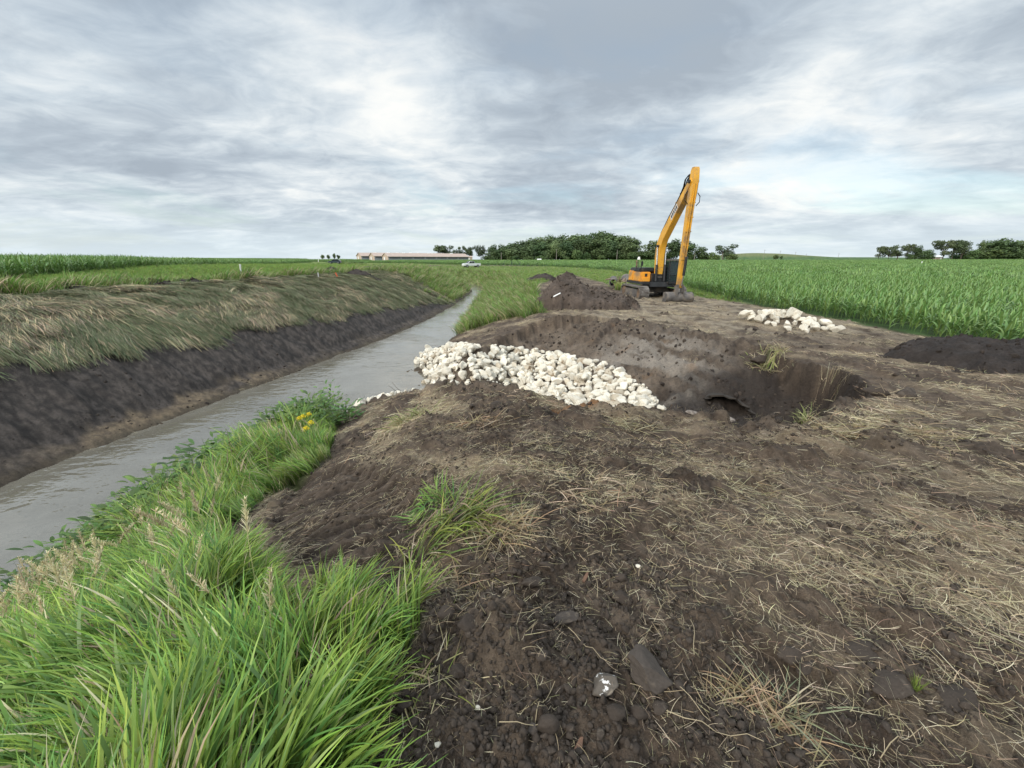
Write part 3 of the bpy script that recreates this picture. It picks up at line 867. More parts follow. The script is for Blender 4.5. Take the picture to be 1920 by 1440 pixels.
# ------------------------------------------------------------------ scattering (only for what nobody could count)
_coll_id = [0]
def scatter(name, label, protos, P, rot, scl, idx):
    c = bpy.data.collections.new(name + '_shapes')
    for i, p in enumerate(protos):
        p.name = '%s_shape_%02d' % (name, i)
        c.objects.link(p)
    me = bpy.data.meshes.new(name)
    n = len(P)
    me.vertices.add(n)
    me.vertices.foreach_set('co', np.asarray(P, np.float32).ravel())
    a = me.attributes.new('rot', 'FLOAT_VECTOR', 'POINT'); a.data.foreach_set('vector', np.asarray(rot, np.float32).ravel())
    a = me.attributes.new('scl', 'FLOAT', 'POINT'); a.data.foreach_set('value', np.asarray(scl, np.float32))
    a = me.attributes.new('idx', 'INT', 'POINT'); a.data.foreach_set('value', np.asarray(idx, np.int32))
    o = bpy.data.objects.new(name, me)
    COL.objects.link(o)
    ng = bpy.data.node_groups.new(name + '_nodes', 'GeometryNodeTree')
    ng.interface.new_socket('Geometry', in_out='INPUT', socket_type='NodeSocketGeometry')
    ng.interface.new_socket('Geometry', in_out='OUTPUT', socket_type='NodeSocketGeometry')
    N = ng.nodes
    gi = N.new('NodeGroupInput'); go = N.new('NodeGroupOutput')
    ci = N.new('GeometryNodeCollectionInfo'); ci.inputs['Collection'].default_value = c
    ci.inputs['Separate Children'].default_value = True; ci.inputs['Reset Children'].default_value = True
    ip = N.new('GeometryNodeInstanceOnPoints'); ip.inputs['Pick Instance'].default_value = True
    def attr(nm, typ):
        q = N.new('GeometryNodeInputNamedAttribute'); q.data_type = typ; q.inputs['Name'].default_value = nm
        return q.outputs['Attribute']
    L = ng.links
    L.new(gi.outputs[0], ip.inputs['Points']); L.new(ci.outputs[0], ip.inputs['Instance'])
    L.new(attr('rot', 'FLOAT_VECTOR'), ip.inputs['Rotation']); L.new(attr('scl', 'FLOAT'), ip.inputs['Scale']); L.new(attr('idx', 'INT'), ip.inputs['Instance Index'])
    L.new(ip.outputs[0], go.inputs[0])
    md = o.modifiers.new('scatter', 'NODES'); md.node_group = ng
    tag(o, label, None, None, 'stuff')
    return o

def slope_normals(x, y, e=0.25):
    hx = (main_h(x + e, y) - main_h(x - e, y)) / (2 * e)
    hy = (main_h(x, y + e) - main_h(x, y - e)) / (2 * e)
    n = np.stack([-hx, -hy, np.ones_like(hx)], 1)
    return n / np.linalg.norm(n, axis=1)[:, None]

def eulers(n, yaw, follow=1.0):
    """orientation with local z along the (blended) normal and local x towards yaw"""
    z = n * follow + np.array([0, 0, 1.0]) * (1 - follow)
    z = z / np.linalg.norm(z, axis=1)[:, None]
    xd = np.stack([np.cos(yaw), np.sin(yaw), np.zeros_like(yaw)], 1)
    yv = np.cross(z, xd); yv /= np.linalg.norm(yv, axis=1)[:, None]
    xv = np.cross(yv, z)
    # matrix columns xv, yv, z -> XYZ euler
    ry = np.arcsin(np.clip(-xv[:, 2], -1, 1))
    rx = np.arctan2(yv[:, 2], z[:, 2])
    rz = np.arctan2(xv[:, 1], xv[:, 0])
    return np.stack([rx, ry, rz], 1)

def wedge(x, y, a=64):
    return (y > -1.5) & (np.abs(np.degrees(np.arctan2(x, y + 0.8))) < a)

def cand(n, x0, x1, y0, y1):
    return RNG.uniform(x0, x1, n), RNG.uniform(y0, y1, n)

def polar_cand(n, r0, r1, a0=-66, a1=66, pw=1.0):
    """points spread over the land in front, thinning out with distance"""
    r = np.exp(RNG.uniform(0, 1, n) ** pw * math.log(r1 / r0)) * r0
    a = np.radians(RNG.uniform(a0, a1, n))
    return np.sin(a) * r, np.cos(a) * r

# ---- the long grass on the near bank
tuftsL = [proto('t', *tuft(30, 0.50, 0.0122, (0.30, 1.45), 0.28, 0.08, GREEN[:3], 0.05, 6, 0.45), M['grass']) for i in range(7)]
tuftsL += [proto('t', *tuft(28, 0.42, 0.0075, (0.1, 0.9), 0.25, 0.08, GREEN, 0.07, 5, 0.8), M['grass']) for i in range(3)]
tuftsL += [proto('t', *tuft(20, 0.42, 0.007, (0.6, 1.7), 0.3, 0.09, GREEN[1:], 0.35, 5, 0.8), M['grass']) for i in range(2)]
def near_grass():
    x, y = cand(30000, -8.5, 0.2, -0.8, 11.5)
    m = z_masks(x, y)
    r = np.hypot(x, y)
    h0 = main_h(x, y)
    keep = (RNG.uniform(0, 1, len(x)) < m['near'] * np.clip(3.2 / (r + 0.4), 0.34, 1.0) * sstep(-0.75, -0.1, fbm(x * 2.0, y * 2.0, 3, 205))) & (h0 > ZW + 0.1) & (m['near'] > 0.4) & (np.abs(np.degrees(np.arctan2(x, y + 1.5))) < 80) & (r > 0.62)
    x, y = x[keep], y[keep]
    z = full_h(x, y)
    sw = fbm(x * 0.75, y * 0.75, 3, 201) + 0.35 * fbm(x * 2.2, y * 2.2, 2, 204)
    yaw = math.radians(150) + 1.5 * sw + RNG.normal(0, 0.22, len(x))
    # the fringe flops over the bare soil
    g = poly_sd(x, y, GRASS_NEAR)
    fr = (g < 0.34) & (y < 2.6) & (RNG.uniform(0, 1, len(x)) < 0.8)
    yaw = np.where(fr, math.radians(35) + 0.7 * fbm(x * 1.5, y * 1.5, 2, 202) + RNG.normal(0, 0.3, len(x)), yaw)
    idx = np.where(RNG.uniform(0, 1, len(x)) < 0.72, RNG.integers(0, 7, len(x)), RNG.integers(7, 12, len(x)))
    idx = np.where(y > 4.6, np.where(RNG.uniform(0, 1, len(x)) < 0.5, RNG.integers(7, 10, len(x)), RNG.integers(0, 7, len(x))), idx)
    scl = (0.72 + 0.35 * RNG.uniform(0, 1, len(x))) * (1 + 0.42 * fbm(x * 1.5, y * 1.5, 3, 203)) * np.where(g < 0.25, 0.72, 1.0)
    scl = scl * (1 + 0.85 * sstep(4.0, 5.2, y) * sstep(0.25, 0.8, g))
    rot = eulers(slope_normals(x, y), yaw, 0.45)
    scatter('long_grass', 'long green grass flopping over the near bank of the ditch', tuftsL, np.stack([x, y, z], 1), rot, scl, idx)
near_grass()

# ---- pale seed heads over the grass at the water side
heads = [proto('s', *seed_head(U(0.8, 1.3)), M['straw']) for i in range(6)]
def seed_heads():
    x, y = cand(6500, -7.5, -0.8, 0.2, 8.5)
    g = poly_sd(x, y, GRASS_NEAR); m = z_masks(x, y)
    dens = sstep(0.05, 0.55, fbm(x * 0.7, y * 0.7, 3, 211) + 0.35 * sstep(-1.6, -3.4, x)) * sstep(0.3, 0.9, g) * sstep(-1.4, -2.6, x + 0.3 * np.clip(y - 2, 0, 3))
    dens = 1.6 * np.exp(-(((x + 3.0) / 1.1) ** 2 + ((y - 2.5) / 1.1) ** 2)) + 0.35 * np.exp(-(((x + 2.9) / 0.5) ** 2 + ((y - 4.2) / 0.7) ** 2)) + 0.10 * dens + 0.03
    dens = dens * sstep(-0.35, 0.3, fbm(x * 1.1, y * 1.1, 2, 212)) * (g > 0.15)
    keep = (RNG.uniform(0, 1, len(x)) < 0.62 * dens) & (main_h(x, y) > ZW + 0.3)
    x, y = x[keep], y[keep]
    yaw = math.radians(150) + RNG.normal(0, 0.8, len(x))
    rot = eulers(slope_normals(x, y), yaw, 0.3)
    scatter('seed_grass', 'pale feathery grass seed heads over the bank grass', heads, np.stack([x, y, full_h(x, y)], 1), rot, RNG.uniform(0.7, 1.1, len(x)), RNG.integers(0, 6, len(x)))
seed_heads()

# ---- rank weeds along the water
weeds = [proto('w', *broadleaf(34, U(0.6, 0.85), 0.15), M['grass']) for i in range(5)]
def bank_weeds():
    x, y = cand(5000, -9, -1.5, 0.5, 12)
    g = poly_sd(x, y, GRASS_NEAR)
    d = x - XR(y)
    keep = (g > 0.15) & (d > 0.15) & (RNG.uniform(0, 1, len(x)) < 0.36 * sstep(2.4, 0.7, d + 0.8 * fbm(x * 0.8, y * 0.8, 2, 215)))
    x, y = x[keep], y[keep]
    rot = eulers(slope_normals(x, y), RNG.uniform(0, 6.28, len(x)), 0.2)
    scatter('bank_weeds', 'dark leafy weeds crowding the edge of the water', weeds, np.stack([x, y, full_h(x, y)], 1), rot, RNG.uniform(0.6, 1.05, len(x)) * (1 + 0.45 * sstep(4, 6, y)), RNG.integers(0, 5, len(x)))
bank_weeds()

GREEN_F = [((0.075, 0.130, 0.026), (0.225, 0.385, 0.070)), ((0.085, 0.145, 0.030), (0.275, 0.430, 0.085)), ((0.070, 0.125, 0.032), (0.180, 0.325, 0.075)), ((0.11, 0.15, 0.040), (0.34, 0.42, 0.12))]
# ---- grass further off, on both banks and the verge
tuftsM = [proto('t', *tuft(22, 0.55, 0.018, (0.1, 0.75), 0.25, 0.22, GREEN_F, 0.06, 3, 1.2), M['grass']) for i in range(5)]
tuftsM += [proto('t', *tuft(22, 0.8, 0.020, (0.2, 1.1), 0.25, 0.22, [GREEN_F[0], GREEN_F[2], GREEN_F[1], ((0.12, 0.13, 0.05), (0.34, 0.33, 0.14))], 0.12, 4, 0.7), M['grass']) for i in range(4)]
def far_grass():
    x, y = polar_cand(90000, 12, 190, -64, 64, 0.9)
    m = z_masks(x, y)
    w = np.clip(m['farg'] + m['leftgrass'], 0, 1) * (1 - m['crop'])
    keep = (RNG.uniform(0, 1, len(x)) < w) & (main_h(x, y) > ZW + 0.1) & (m['lf'] < 12)
    keep &= (m['mud'] < 0.3) & ~((m['lf'] > 0) & (m['lf'] < 1.0) & (y < 43))
    x, y = x[keep], y[keep]
    lf = left_frac(x, y)
    r = np.hypot(x, y)
    d = x - XR(y)
    tall = ((lf > 0.02) & (lf < 1.4)) | ((d > 0) & (d < 6))
    idx = np.where(tall & (RNG.uniform(0, 1, len(x)) < 0.75), RNG.integers(5, 9, len(x)), RNG.integers(0, 5, len(x)))
    flat = (~tall) | (lf > 1.2)
    scl = RNG.uniform(0.7, 1.2, len(x)) * np.where(flat, 0.42, 1.0) * (1 + 0.35 * sstep(20, 90, r)) * (1 + 0.35 * fbm(x * 0.35, y * 0.35, 3, 221))
    yaw = np.where(lf > 0, 0.0, math.pi) + RNG.normal(0, 0.9, len(x))
    rot = eulers(slope_normals(x, y), yaw, 0.4)
    scatter('verge_grass', 'green and yellowish grass on the far banks and field verges', tuftsM, np.stack([x, y, full_h(x, y)], 1), rot, np.clip(scl, 0.25, 2), idx)
far_grass()

# ---- combed down dry reeds on the upper left bank
GREY_G = [(0.150, 0.175, 0.090), (0.185, 0.200, 0.115), (0.125, 0.160, 0.078), (0.23, 0.22, 0.14)]
reedD = [proto('r', *lying(90, 0.8, 0.0105, 0.30, STRAW + GREY_G + [(0.20, 0.165, 0.125), (0.15, 0.13, 0.10)], 0.07, 0.13), M['straw']) for i in range(4)]
reedG = [proto('r', *lying(90, 0.8, 0.0105, 0.30, GREY_G + GREY_G + [(0.34, 0.29, 0.17)], 0.08, 0.12), M['straw']) for i in range(4)]
def left_reeds():
    x, y = cand(36000, -27, -6, 4, 52)
    m = z_masks(x, y)
    keep = (RNG.uniform(0, 1, len(x)) < m['reed'] * np.clip(22 / np.hypot(x, y), 0.35, 1)) & (m['reed'] > 0.25)
    x, y = x[keep], y[keep]
    yaw = -0.40 - 0.34 * sstep(12, 28, y) + 0.14 * fbm(x * 0.25, y * 0.25, 2, 231) + RNG.normal(0, 0.07, len(x))
    ng = sstep(-0.38, 0.22, fbm(x * 0.45, y * 0.3, 3, 232) + 0.2 * sstep(20, 34, y) - 0.05)
    green = RNG.uniform(0, 1, len(x)) < ng
    top = ((left_frac(x, y) > 0.92) & (RNG.uniform(0, 1, len(x)) < 0.5)) | (RNG.uniform(0, 1, len(x)) < 0.10)
    yaw = np.where(top, RNG.uniform(0, 6.28, len(x)), yaw)
    idx = RNG.integers(0, 4, len(x)) + np.where(green, 4, 0)
    rot = eulers(slope_normals(x, y, 0.5), yaw, 1.0)
    scatter('flattened_reeds', 'dry reeds combed flat down the upper left bank', reedD + reedG, np.stack([x, y, full_h(x, y) + 0.02], 1), rot, RNG.uniform(0.7, 1.15, len(x)), idx)
left_reeds()

# ---- mown straw strewn over the bare soil
strawN = [proto('h', *straw_bits(16, 0.17, U(0.06, 0.11), 0.0017, 0.2), M['straw']) for i in range(8)]
strawF = [proto('h', *straw_bits(30, 0.42, 0.2, 0.0055, 0.22), M['straw']) for i in range(5)]
def strewn_straw():
    x, y = polar_cand(60000, 0.75, 7.0, -66, 66, 0.8)
    m = z_masks(x, y)
    p = m['straw'] * 0.20 + 0.03 * m['field'] * (1 - m['notch'])
    keep = RNG.uniform(0, 1, len(x)) < (p + 0.05 * m['field'] * sstep(0.9, 1.5, np.hypot(x, y)) * (1 - m['ramp'])) * np.clip(np.hypot(x, y) / 3.2, 0.2, 1)
    x, y = x[keep], y[keep]
    a1 = (x, y, RNG.integers(0, 8, len(x)), RNG.uniform(0.6, 1.4, len(x)) * np.clip(np.hypot(x, y) / 2.6, 0.55, 1))
    x, y = polar_cand(30000, 6.0, 45, -62, 66, 0.9)
    m = z_masks(x, y)
    keep = RNG.uniform(0, 1, len(x)) < (m['straw'] * 0.31 + 0.02 * m['field']) * (1 - 0.8 * m['notch'])
    x, y = x[keep], y[keep]
    a2 = (x, y, RNG.integers(8, 13, len(x)), RNG.uniform(0.6, 1.2, len(x)))
    x = np.concatenate([a1[0], a2[0]]); y = np.concatenate([a1[1], a2[1]])
    rot = eulers(slope_normals(x, y), RNG.uniform(0, 6.28, len(x)), 1.0)
    scatter('strewn_straw', 'dry mown straw strewn over the bare soil', strawN + strawF, np.stack([x, y, full_h(x, y)], 1), rot, np.concatenate([a1[3], a2[3]]), np.concatenate([a1[2], a2[2]]))
strewn_straw()

# ------------------------------------------------------------------ rocks, clods
def rock_mesh(name, seed, flat=0.8, cuts=11, sub=3, rough=0.05, cut=(0.60, 0.92)):
    q = random.Random(seed)
    bm = bmesh.new()
    bmesh.ops.create_icosphere(bm, subdivisions=sub, radius=1.0)
    planes = []
    for i in range(cuts):
        n = Vector((q.gauss(0, 1), q.gauss(0, 1), q.gauss(0, 1))).normalized()
        planes.append((n, q.uniform(*cut)))
    ex = (q.uniform(0.85, 1.25), q.uniform(0.75, 1.05), flat * q.uniform(0.8, 1.1))
    co = np.array([v.co[:] for v in bm.verts])
    for _ in range(2):
        for n, d in planes:
            nn = np.array(n)
            k = np.clip(co @ nn - d, 0, None)
            co = co - k[:, None] * nn[None, :] * 0.93
    nz = fbm(co[:, 0] * 1.6 + seed, co[:, 1] * 1.6 + co[:, 2] * 2.1, 3, seed)
    nz2 = perlin(co[:, 0] * 6 + co[:, 2] * 5, co[:, 1] * 6 - seed + co[:, 2] * 3, seed + 3)
    co = co * (1 + rough * nz + rough * 0.35 * nz2)[:, None] * np.array(ex)
    for v, c in zip(bm.verts, co): v.co = c
    me = bpy.data.meshes.new(name)
    bm.to_mesh(me); bm.free()
    me.polygons.foreach_set('use_smooth', np.ones(len(me.polygons), bool))
    return me

def stone_mat(name, base, dirt, dirt_amt=0.5, white=None):
    m, t, b, out = new_mat(name)
    co = t.n('ShaderNodeTexCoord').outputs['Object']
    rnd = t.n('ShaderNodeObjectInfo').outputs['Random']
    off = t.vmath('SCALE', (13.0, 7.0, 5.0)); t.l(rnd, off.node.inputs['Scale'])
    p = t.vmath('ADD', co, off)
    n1 = t.noise(p, 1.5, 6, 0.6, 0.4); n2 = t.noise(p, 7.0, 5, 0.65)
    c = t.ramp(n2, [(0.3, tuple(v * 0.78 for v in base)), (0.6, base), (0.8, tuple(min(v * 1.1, 0.9) for v in base))])
    k = t.math('ADD', n1, t.math('MULTIPLY', t.math('SUBTRACT', rnd, 0.5), 0.22))
    c = t.mix(t.math('MULTIPLY', t.smooth(k, 0.66 - 0.16 * dirt_amt, 0.80 - 0.12 * dirt_amt), 0.85), c, dirt)
    if white is not None:
        c = t.mix(t.smooth(t.noise(p, 2.2, 4, 0.6), 0.60, 0.66), c, white)
    hs = t.n('ShaderNodeHueSaturation'); t.l(c, hs.inputs['Color'])
    t.put(hs.inputs['Value'], t.math('ADD', t.math('MULTIPLY', t.math('FRACT', t.math('MULTIPLY', rnd, 5.7)), 0.3), 0.85))
    t.l(hs.outputs[0], b.inputs['Base Color'])
    b.inputs['Roughness'].default_value = 0.85
    b.inputs['Specular IOR Level'].default_value = 0.2
    t.l(bump(t, t.math('ADD', n2, t.math('MULTIPLY', t.noise(p, 28, 4, 0.7), 0.4)), 0.45, 0.08), b.inputs['Normal'])
    return m
M['lime'] = stone_mat('white_limestone', (0.77, 0.71, 0.59), (0.36, 0.28, 0.19), 0.35)
M['limed'] = stone_mat('stained_limestone', (0.60, 0.52, 0.40), (0.26, 0.18, 0.11), 0.8)
M['clod'] = stone_mat('soil_clod', (0.068, 0.053, 0.042), (0.11, 0.088, 0.068), 0.5)
M['field_stone'] = stone_mat('dark_field_stone', (0.088, 0.072, 0.060), (0.145, 0.115, 0.088), 0.6)
M['clod_dark'] = stone_mat('black_soil_clod', (0.036, 0.028, 0.023), (0.065, 0.050, 0.040), 0.5)
M['flecked'] = stone_mat('white_flecked_stone', (0.13, 0.11, 0.09), (0.30, 0.25, 0.19), 0.8, (0.72, 0.70, 0.66))

lime_meshes = [rock_mesh('limestone_rock', 300 + i, U(0.7, 0.95), rs.randint(9, 13), 3, 0.06, (0.40, 0.80)) for i in range(14)]
for i, me in enumerate(lime_meshes):
    me.set_sharp_from_angle(angle=R(32))
    me.materials.append(M['limed'] if i in (4, 9) else M['lime'])

def px_of(x, y, z):
    dz = z - CAM_H
    f = y * math.cos(PITCH) - dz * math.sin(PITCH)
    u = y * math.sin(PITCH) + dz * math.cos(PITCH)
    return 960 + FPX * x / f, 720 - FPX * u / f, f

def build_riprap():
    xs, ys_ = [p[0] for p in RIPRAP], [p[1] for p in RIPRAP]
    pts = []
    grid = {}
    q = random.Random(5)
    tries = 0
    while tries < 26000:
        tries += 1
        x, y = q.uniform(min(xs), max(xs)), q.uniform(min(ys_), max(ys_))
        r = q.choice((0.11, 0.13, 0.15, 0.17, 0.19, 0.23)) * (0.88 if x > 2.4 else 1.0)
        ok = True
        gx, gy = int(x // 0.6), int(y // 0.6)
        for i in (-1, 0, 1):
            for j in (-1, 0, 1):
                for (a, b, c) in grid.get((gx + i, gy + j), ()):
                    if (a - x) ** 2 + (b - y) ** 2 < ((c + r) * 0.78) ** 2: ok = False
        if not ok: continue
        grid.setdefault((gx, gy), []).append((x, y, r)); pts.append((x, y, r))
    P = np.array(pts)
    sd = poly_sd(P[:, 0], P[:, 1], RIPRAP)
    P = P[sd > 0.02]; sd = sd[sd > 0.02]
    z = main_h(P[:, 0], P[:, 1])
    h = np.maximum(z, ZW - 0.1)
    rows = []
    for (x, y, r), zz, s in zip(P, h, sd):
        rows.append((x, y, zz + 0.12 + r * 0.25 + q.uniform(-0.03, 0.05), r * 1.2))
    # a second layer bedded in the gaps
    for k in range(len(P)):
        if sd[k] > 0.3 and q.random() < 0.75:
            x, y, r = P[k]
            a = q.uniform(0, 6.28)
            rr = q.uniform(0.13, 0.22)
            xx, yy = x + math.cos(a) * r, y + math.sin(a) * r
            rows.append((xx, yy, max(float(main_h(np.array([xx]), np.array([yy]))[0]), ZW - 0.1) + 0.22 + rr * 0.25, rr))
    # a few thrown clear along the water's edge
    for px, py in ((690, 752), (704, 748), (718, 744), (735, 740), (748, 738), (672, 757), (712, 750), (727, 746), (742, 741), (760, 736), (775, 733), (681, 756), (697, 751)):
        d = cam_ray(px, py); tt = (ZW + 0.05 - CAM_H) / d[2]
        rows.append((d[0] * tt, d[1] * tt, ZW + 0.06, q.uniform(0.15, 0.22)))
    # none stands above the line where the bed meets the cut
    line = ((690, 757), (760, 735), (782, 690), (800, 664), (845, 643), (900, 646), (960, 648), (1060, 662), (1130, 676), (1175, 690), (1205, 716), (1243, 755), (1272, 770), (1300, 790))
    lx, ly = zip(*line)
    def below(a):
        px, py, f = px_of(*a[:3])
        return py - a[3] / f * FPX * 0.55 > np.interp(px, lx, ly) - 2
    rows = [a for a in rows if below(a) or (a[0] < -3.8 and a[2] < ZW + 0.1)]
    rows.sort(key=lambda a: -(a[3] / (a[1] + 0.01)))
    def show(a):
        px, py, f = px_of(*a[:3])
        crest = np.interp(px, [650, 735, 790, 850, 920, 985, 1100, 1265, 1390], [760, 742, 730, 722, 720, 738, 762, 777, 800])
        return py < crest + 4
    vis = [a for a in rows if show(a)]; hid = [a for a in rows if not show(a)]
    big = vis[:295]; rest = vis[295:]
    def edge_of(px, py):
        t0, t1 = np.interp(px, lx, ly), np.interp(px, [650, 735, 790, 850, 920, 985, 1100, 1265, 1390], [760, 742, 730, 722, 720, 738, 762, 777, 800])
        u = (py - t0) / max(t1 - t0, 1)
        return ', back row' if u < 0.28 else ', front by the crest' if u > 0.75 else ''
    n = 0
    for (x, y, z, r) in big:
        me = lime_meshes[q.randrange(14)]
        o = link('limestone_rock', me)
        o.location = (x, y, z); o.scale = (r, r * q.uniform(0.85, 1.1), r)
        o.rotation_euler = (q.uniform(-0.5, 0.5), q.uniform(-0.5, 0.5), q.uniform(0, 6.28))
        al = (x - AX[0]) * _ad[0] + (y - AX[1]) * _ad[1]
        px, py, f = px_of(x, y, z)
        pe = (x - AX[0]) * _ad[1] - (y - AX[1]) * _ad[0]
        size = 'large' if r > 0.225 else 'small' if r < 0.17 else 'medium'
        tint = 'stained tan' if me in (lime_meshes[4], lime_meshes[9]) else 'white'
        where = ('in the riprap beside the water' if al > 9.3 else 'in the wide middle of the riprap' if al > 5.2 else 'in the narrowing riprap' if al > 1.8 else 'at the riprap tail')
        edge = edge_of(px, py)
        lab = f'{size} {tint} limestone rock {where}{edge}'
        if z < ZW + 0.25 and x < -3.8 and py > 722: lab = f'{size} {tint} rock in the thin line along the water'
        tag(o, lab, 'rock', 'white rocks of the riprap bed')
        n += 1
    rest = rest + hid[:int(len(hid) * 0.5)]
    # bedded between and under, plus those lying under the water
    for px, py in ((700, 742), (735, 722), (752, 716), (690, 738), (728, 738), (744, 730), (776, 712), (755, 728), (770, 722)):
        d = cam_ray(px, py); tt = (ZW - 0.12 - CAM_H) / d[2]
        rest.append((d[0] * tt, d[1] * tt, ZW - 0.26 + q.uniform(0, 0.04), q.uniform(0.2, 0.3)))
    for _ in range(1500):
        x, y = q.uniform(min(xs), max(xs)), q.uniform(min(ys_), max(ys_))
        if poly_sd(np.array([x]), np.array([y]), RIPRAP)[0] > 0.08:
            rr = q.uniform(0.05, 0.11); zz = max(float(main_h(np.array([x]), np.array([y]))[0]), ZW - 0.1)
            it = (x, y, zz + 0.12 + q.uniform(0, 0.14), rr)
            if below(it): rest.append(it)
    A = np.array(rest)
    pr = [bpy.data.objects.new('rock', me) for me in lime_meshes]
    k = len(A)
    scatter('riprap_fill', 'smaller limestone rocks filling the riprap bed', pr, A[:, :3], np.stack([RNG.uniform(-.5, .5, k), RNG.uniform(-.5, .5, k), RNG.uniform(0, 6.28, k)], 1), A[:, 3], RNG.integers(0, 14, k))
    print('riprap rocks', n, 'fill', k)
build_riprap()

def build_rock_heap():
    L = [(190, 215, 150), (300, 205, 115), (285, 262, 110), (420, 275, 160), (500, 200, 125), (600, 190, 120), (610, 235, 120), (690, 210, 150), (870, 190, 185), (940, 225, 150), (925, 265, 130),
         (655, 292, 140), (540, 345, 95), (622, 362, 85), (668, 335, 60), (800, 372, 140), (822, 425, 100), (1005, 300, 120), (1100, 340, 140), (1120, 295, 110), (1190, 318, 110), (1050, 408, 120), (1085, 462, 140),
         (1190, 372, 140), (1345, 352, 140), (1230, 415, 140), (1290, 335, 90), (1420, 412, 130), (1535, 432, 150), (1340, 452, 75), (905, 370, 70), (420, 190, 80), (480, 290, 80), (740, 190, 90)]
    q = random.Random(9)
    for cx, cy, w in L:
        px, py = 1370 + cx / 7.68, 560 + cy / 7.68
        base = py + w / 7.68 * 0.38
        d = cam_ray(px, base)
        g = G(px, max(base, 600))
        yy = g[1] + max(0, 600 - base) * 0.012
        s = yy / d[1]
        zb = CAM_H + d[2] * s
        gz = float(full_h(np.array([d[0] * s]), np.array([yy]))[0])
        r = w / 7.68 / FPX * s * 0.63
        zc = max(zb + 0.55 * r, gz + 0.45 * r)
        zc = min(zc, gz + 0.6 * r + 0.25)
        o = link('heap_rock', lime_meshes[q.choice((0, 1, 2, 3, 5, 6, 7, 8, 10, 11, 12, 13))])
        o.location = (d[0] * s, yy, zc); o.scale = (r, r * q.uniform(0.85, 1.05), r * q.uniform(0.85, 1.1))
        o.rotation_euler = (q.uniform(-0.4, 0.4), q.uniform(-0.4, 0.4), q.uniform(0, 6.28))
        if (cx, cy) == (870, 190): lab = 'largest boulder on the crest of the white rock heap'
        elif (cx, cy) == (1535, 432): lab = 'white boulder at the right end of the rock heap'
        elif (cx, cy) == (190, 215): lab = 'white boulder at the left end of the rock heap'
        elif cx < 760: lab = 'white limestone boulder in the left half of the rock heap'
        else: lab = 'white limestone boulder in the right half of the rock heap'
        tag(o, lab, 'boulder', 'boulders heaped by the corn')
build_rock_heap()

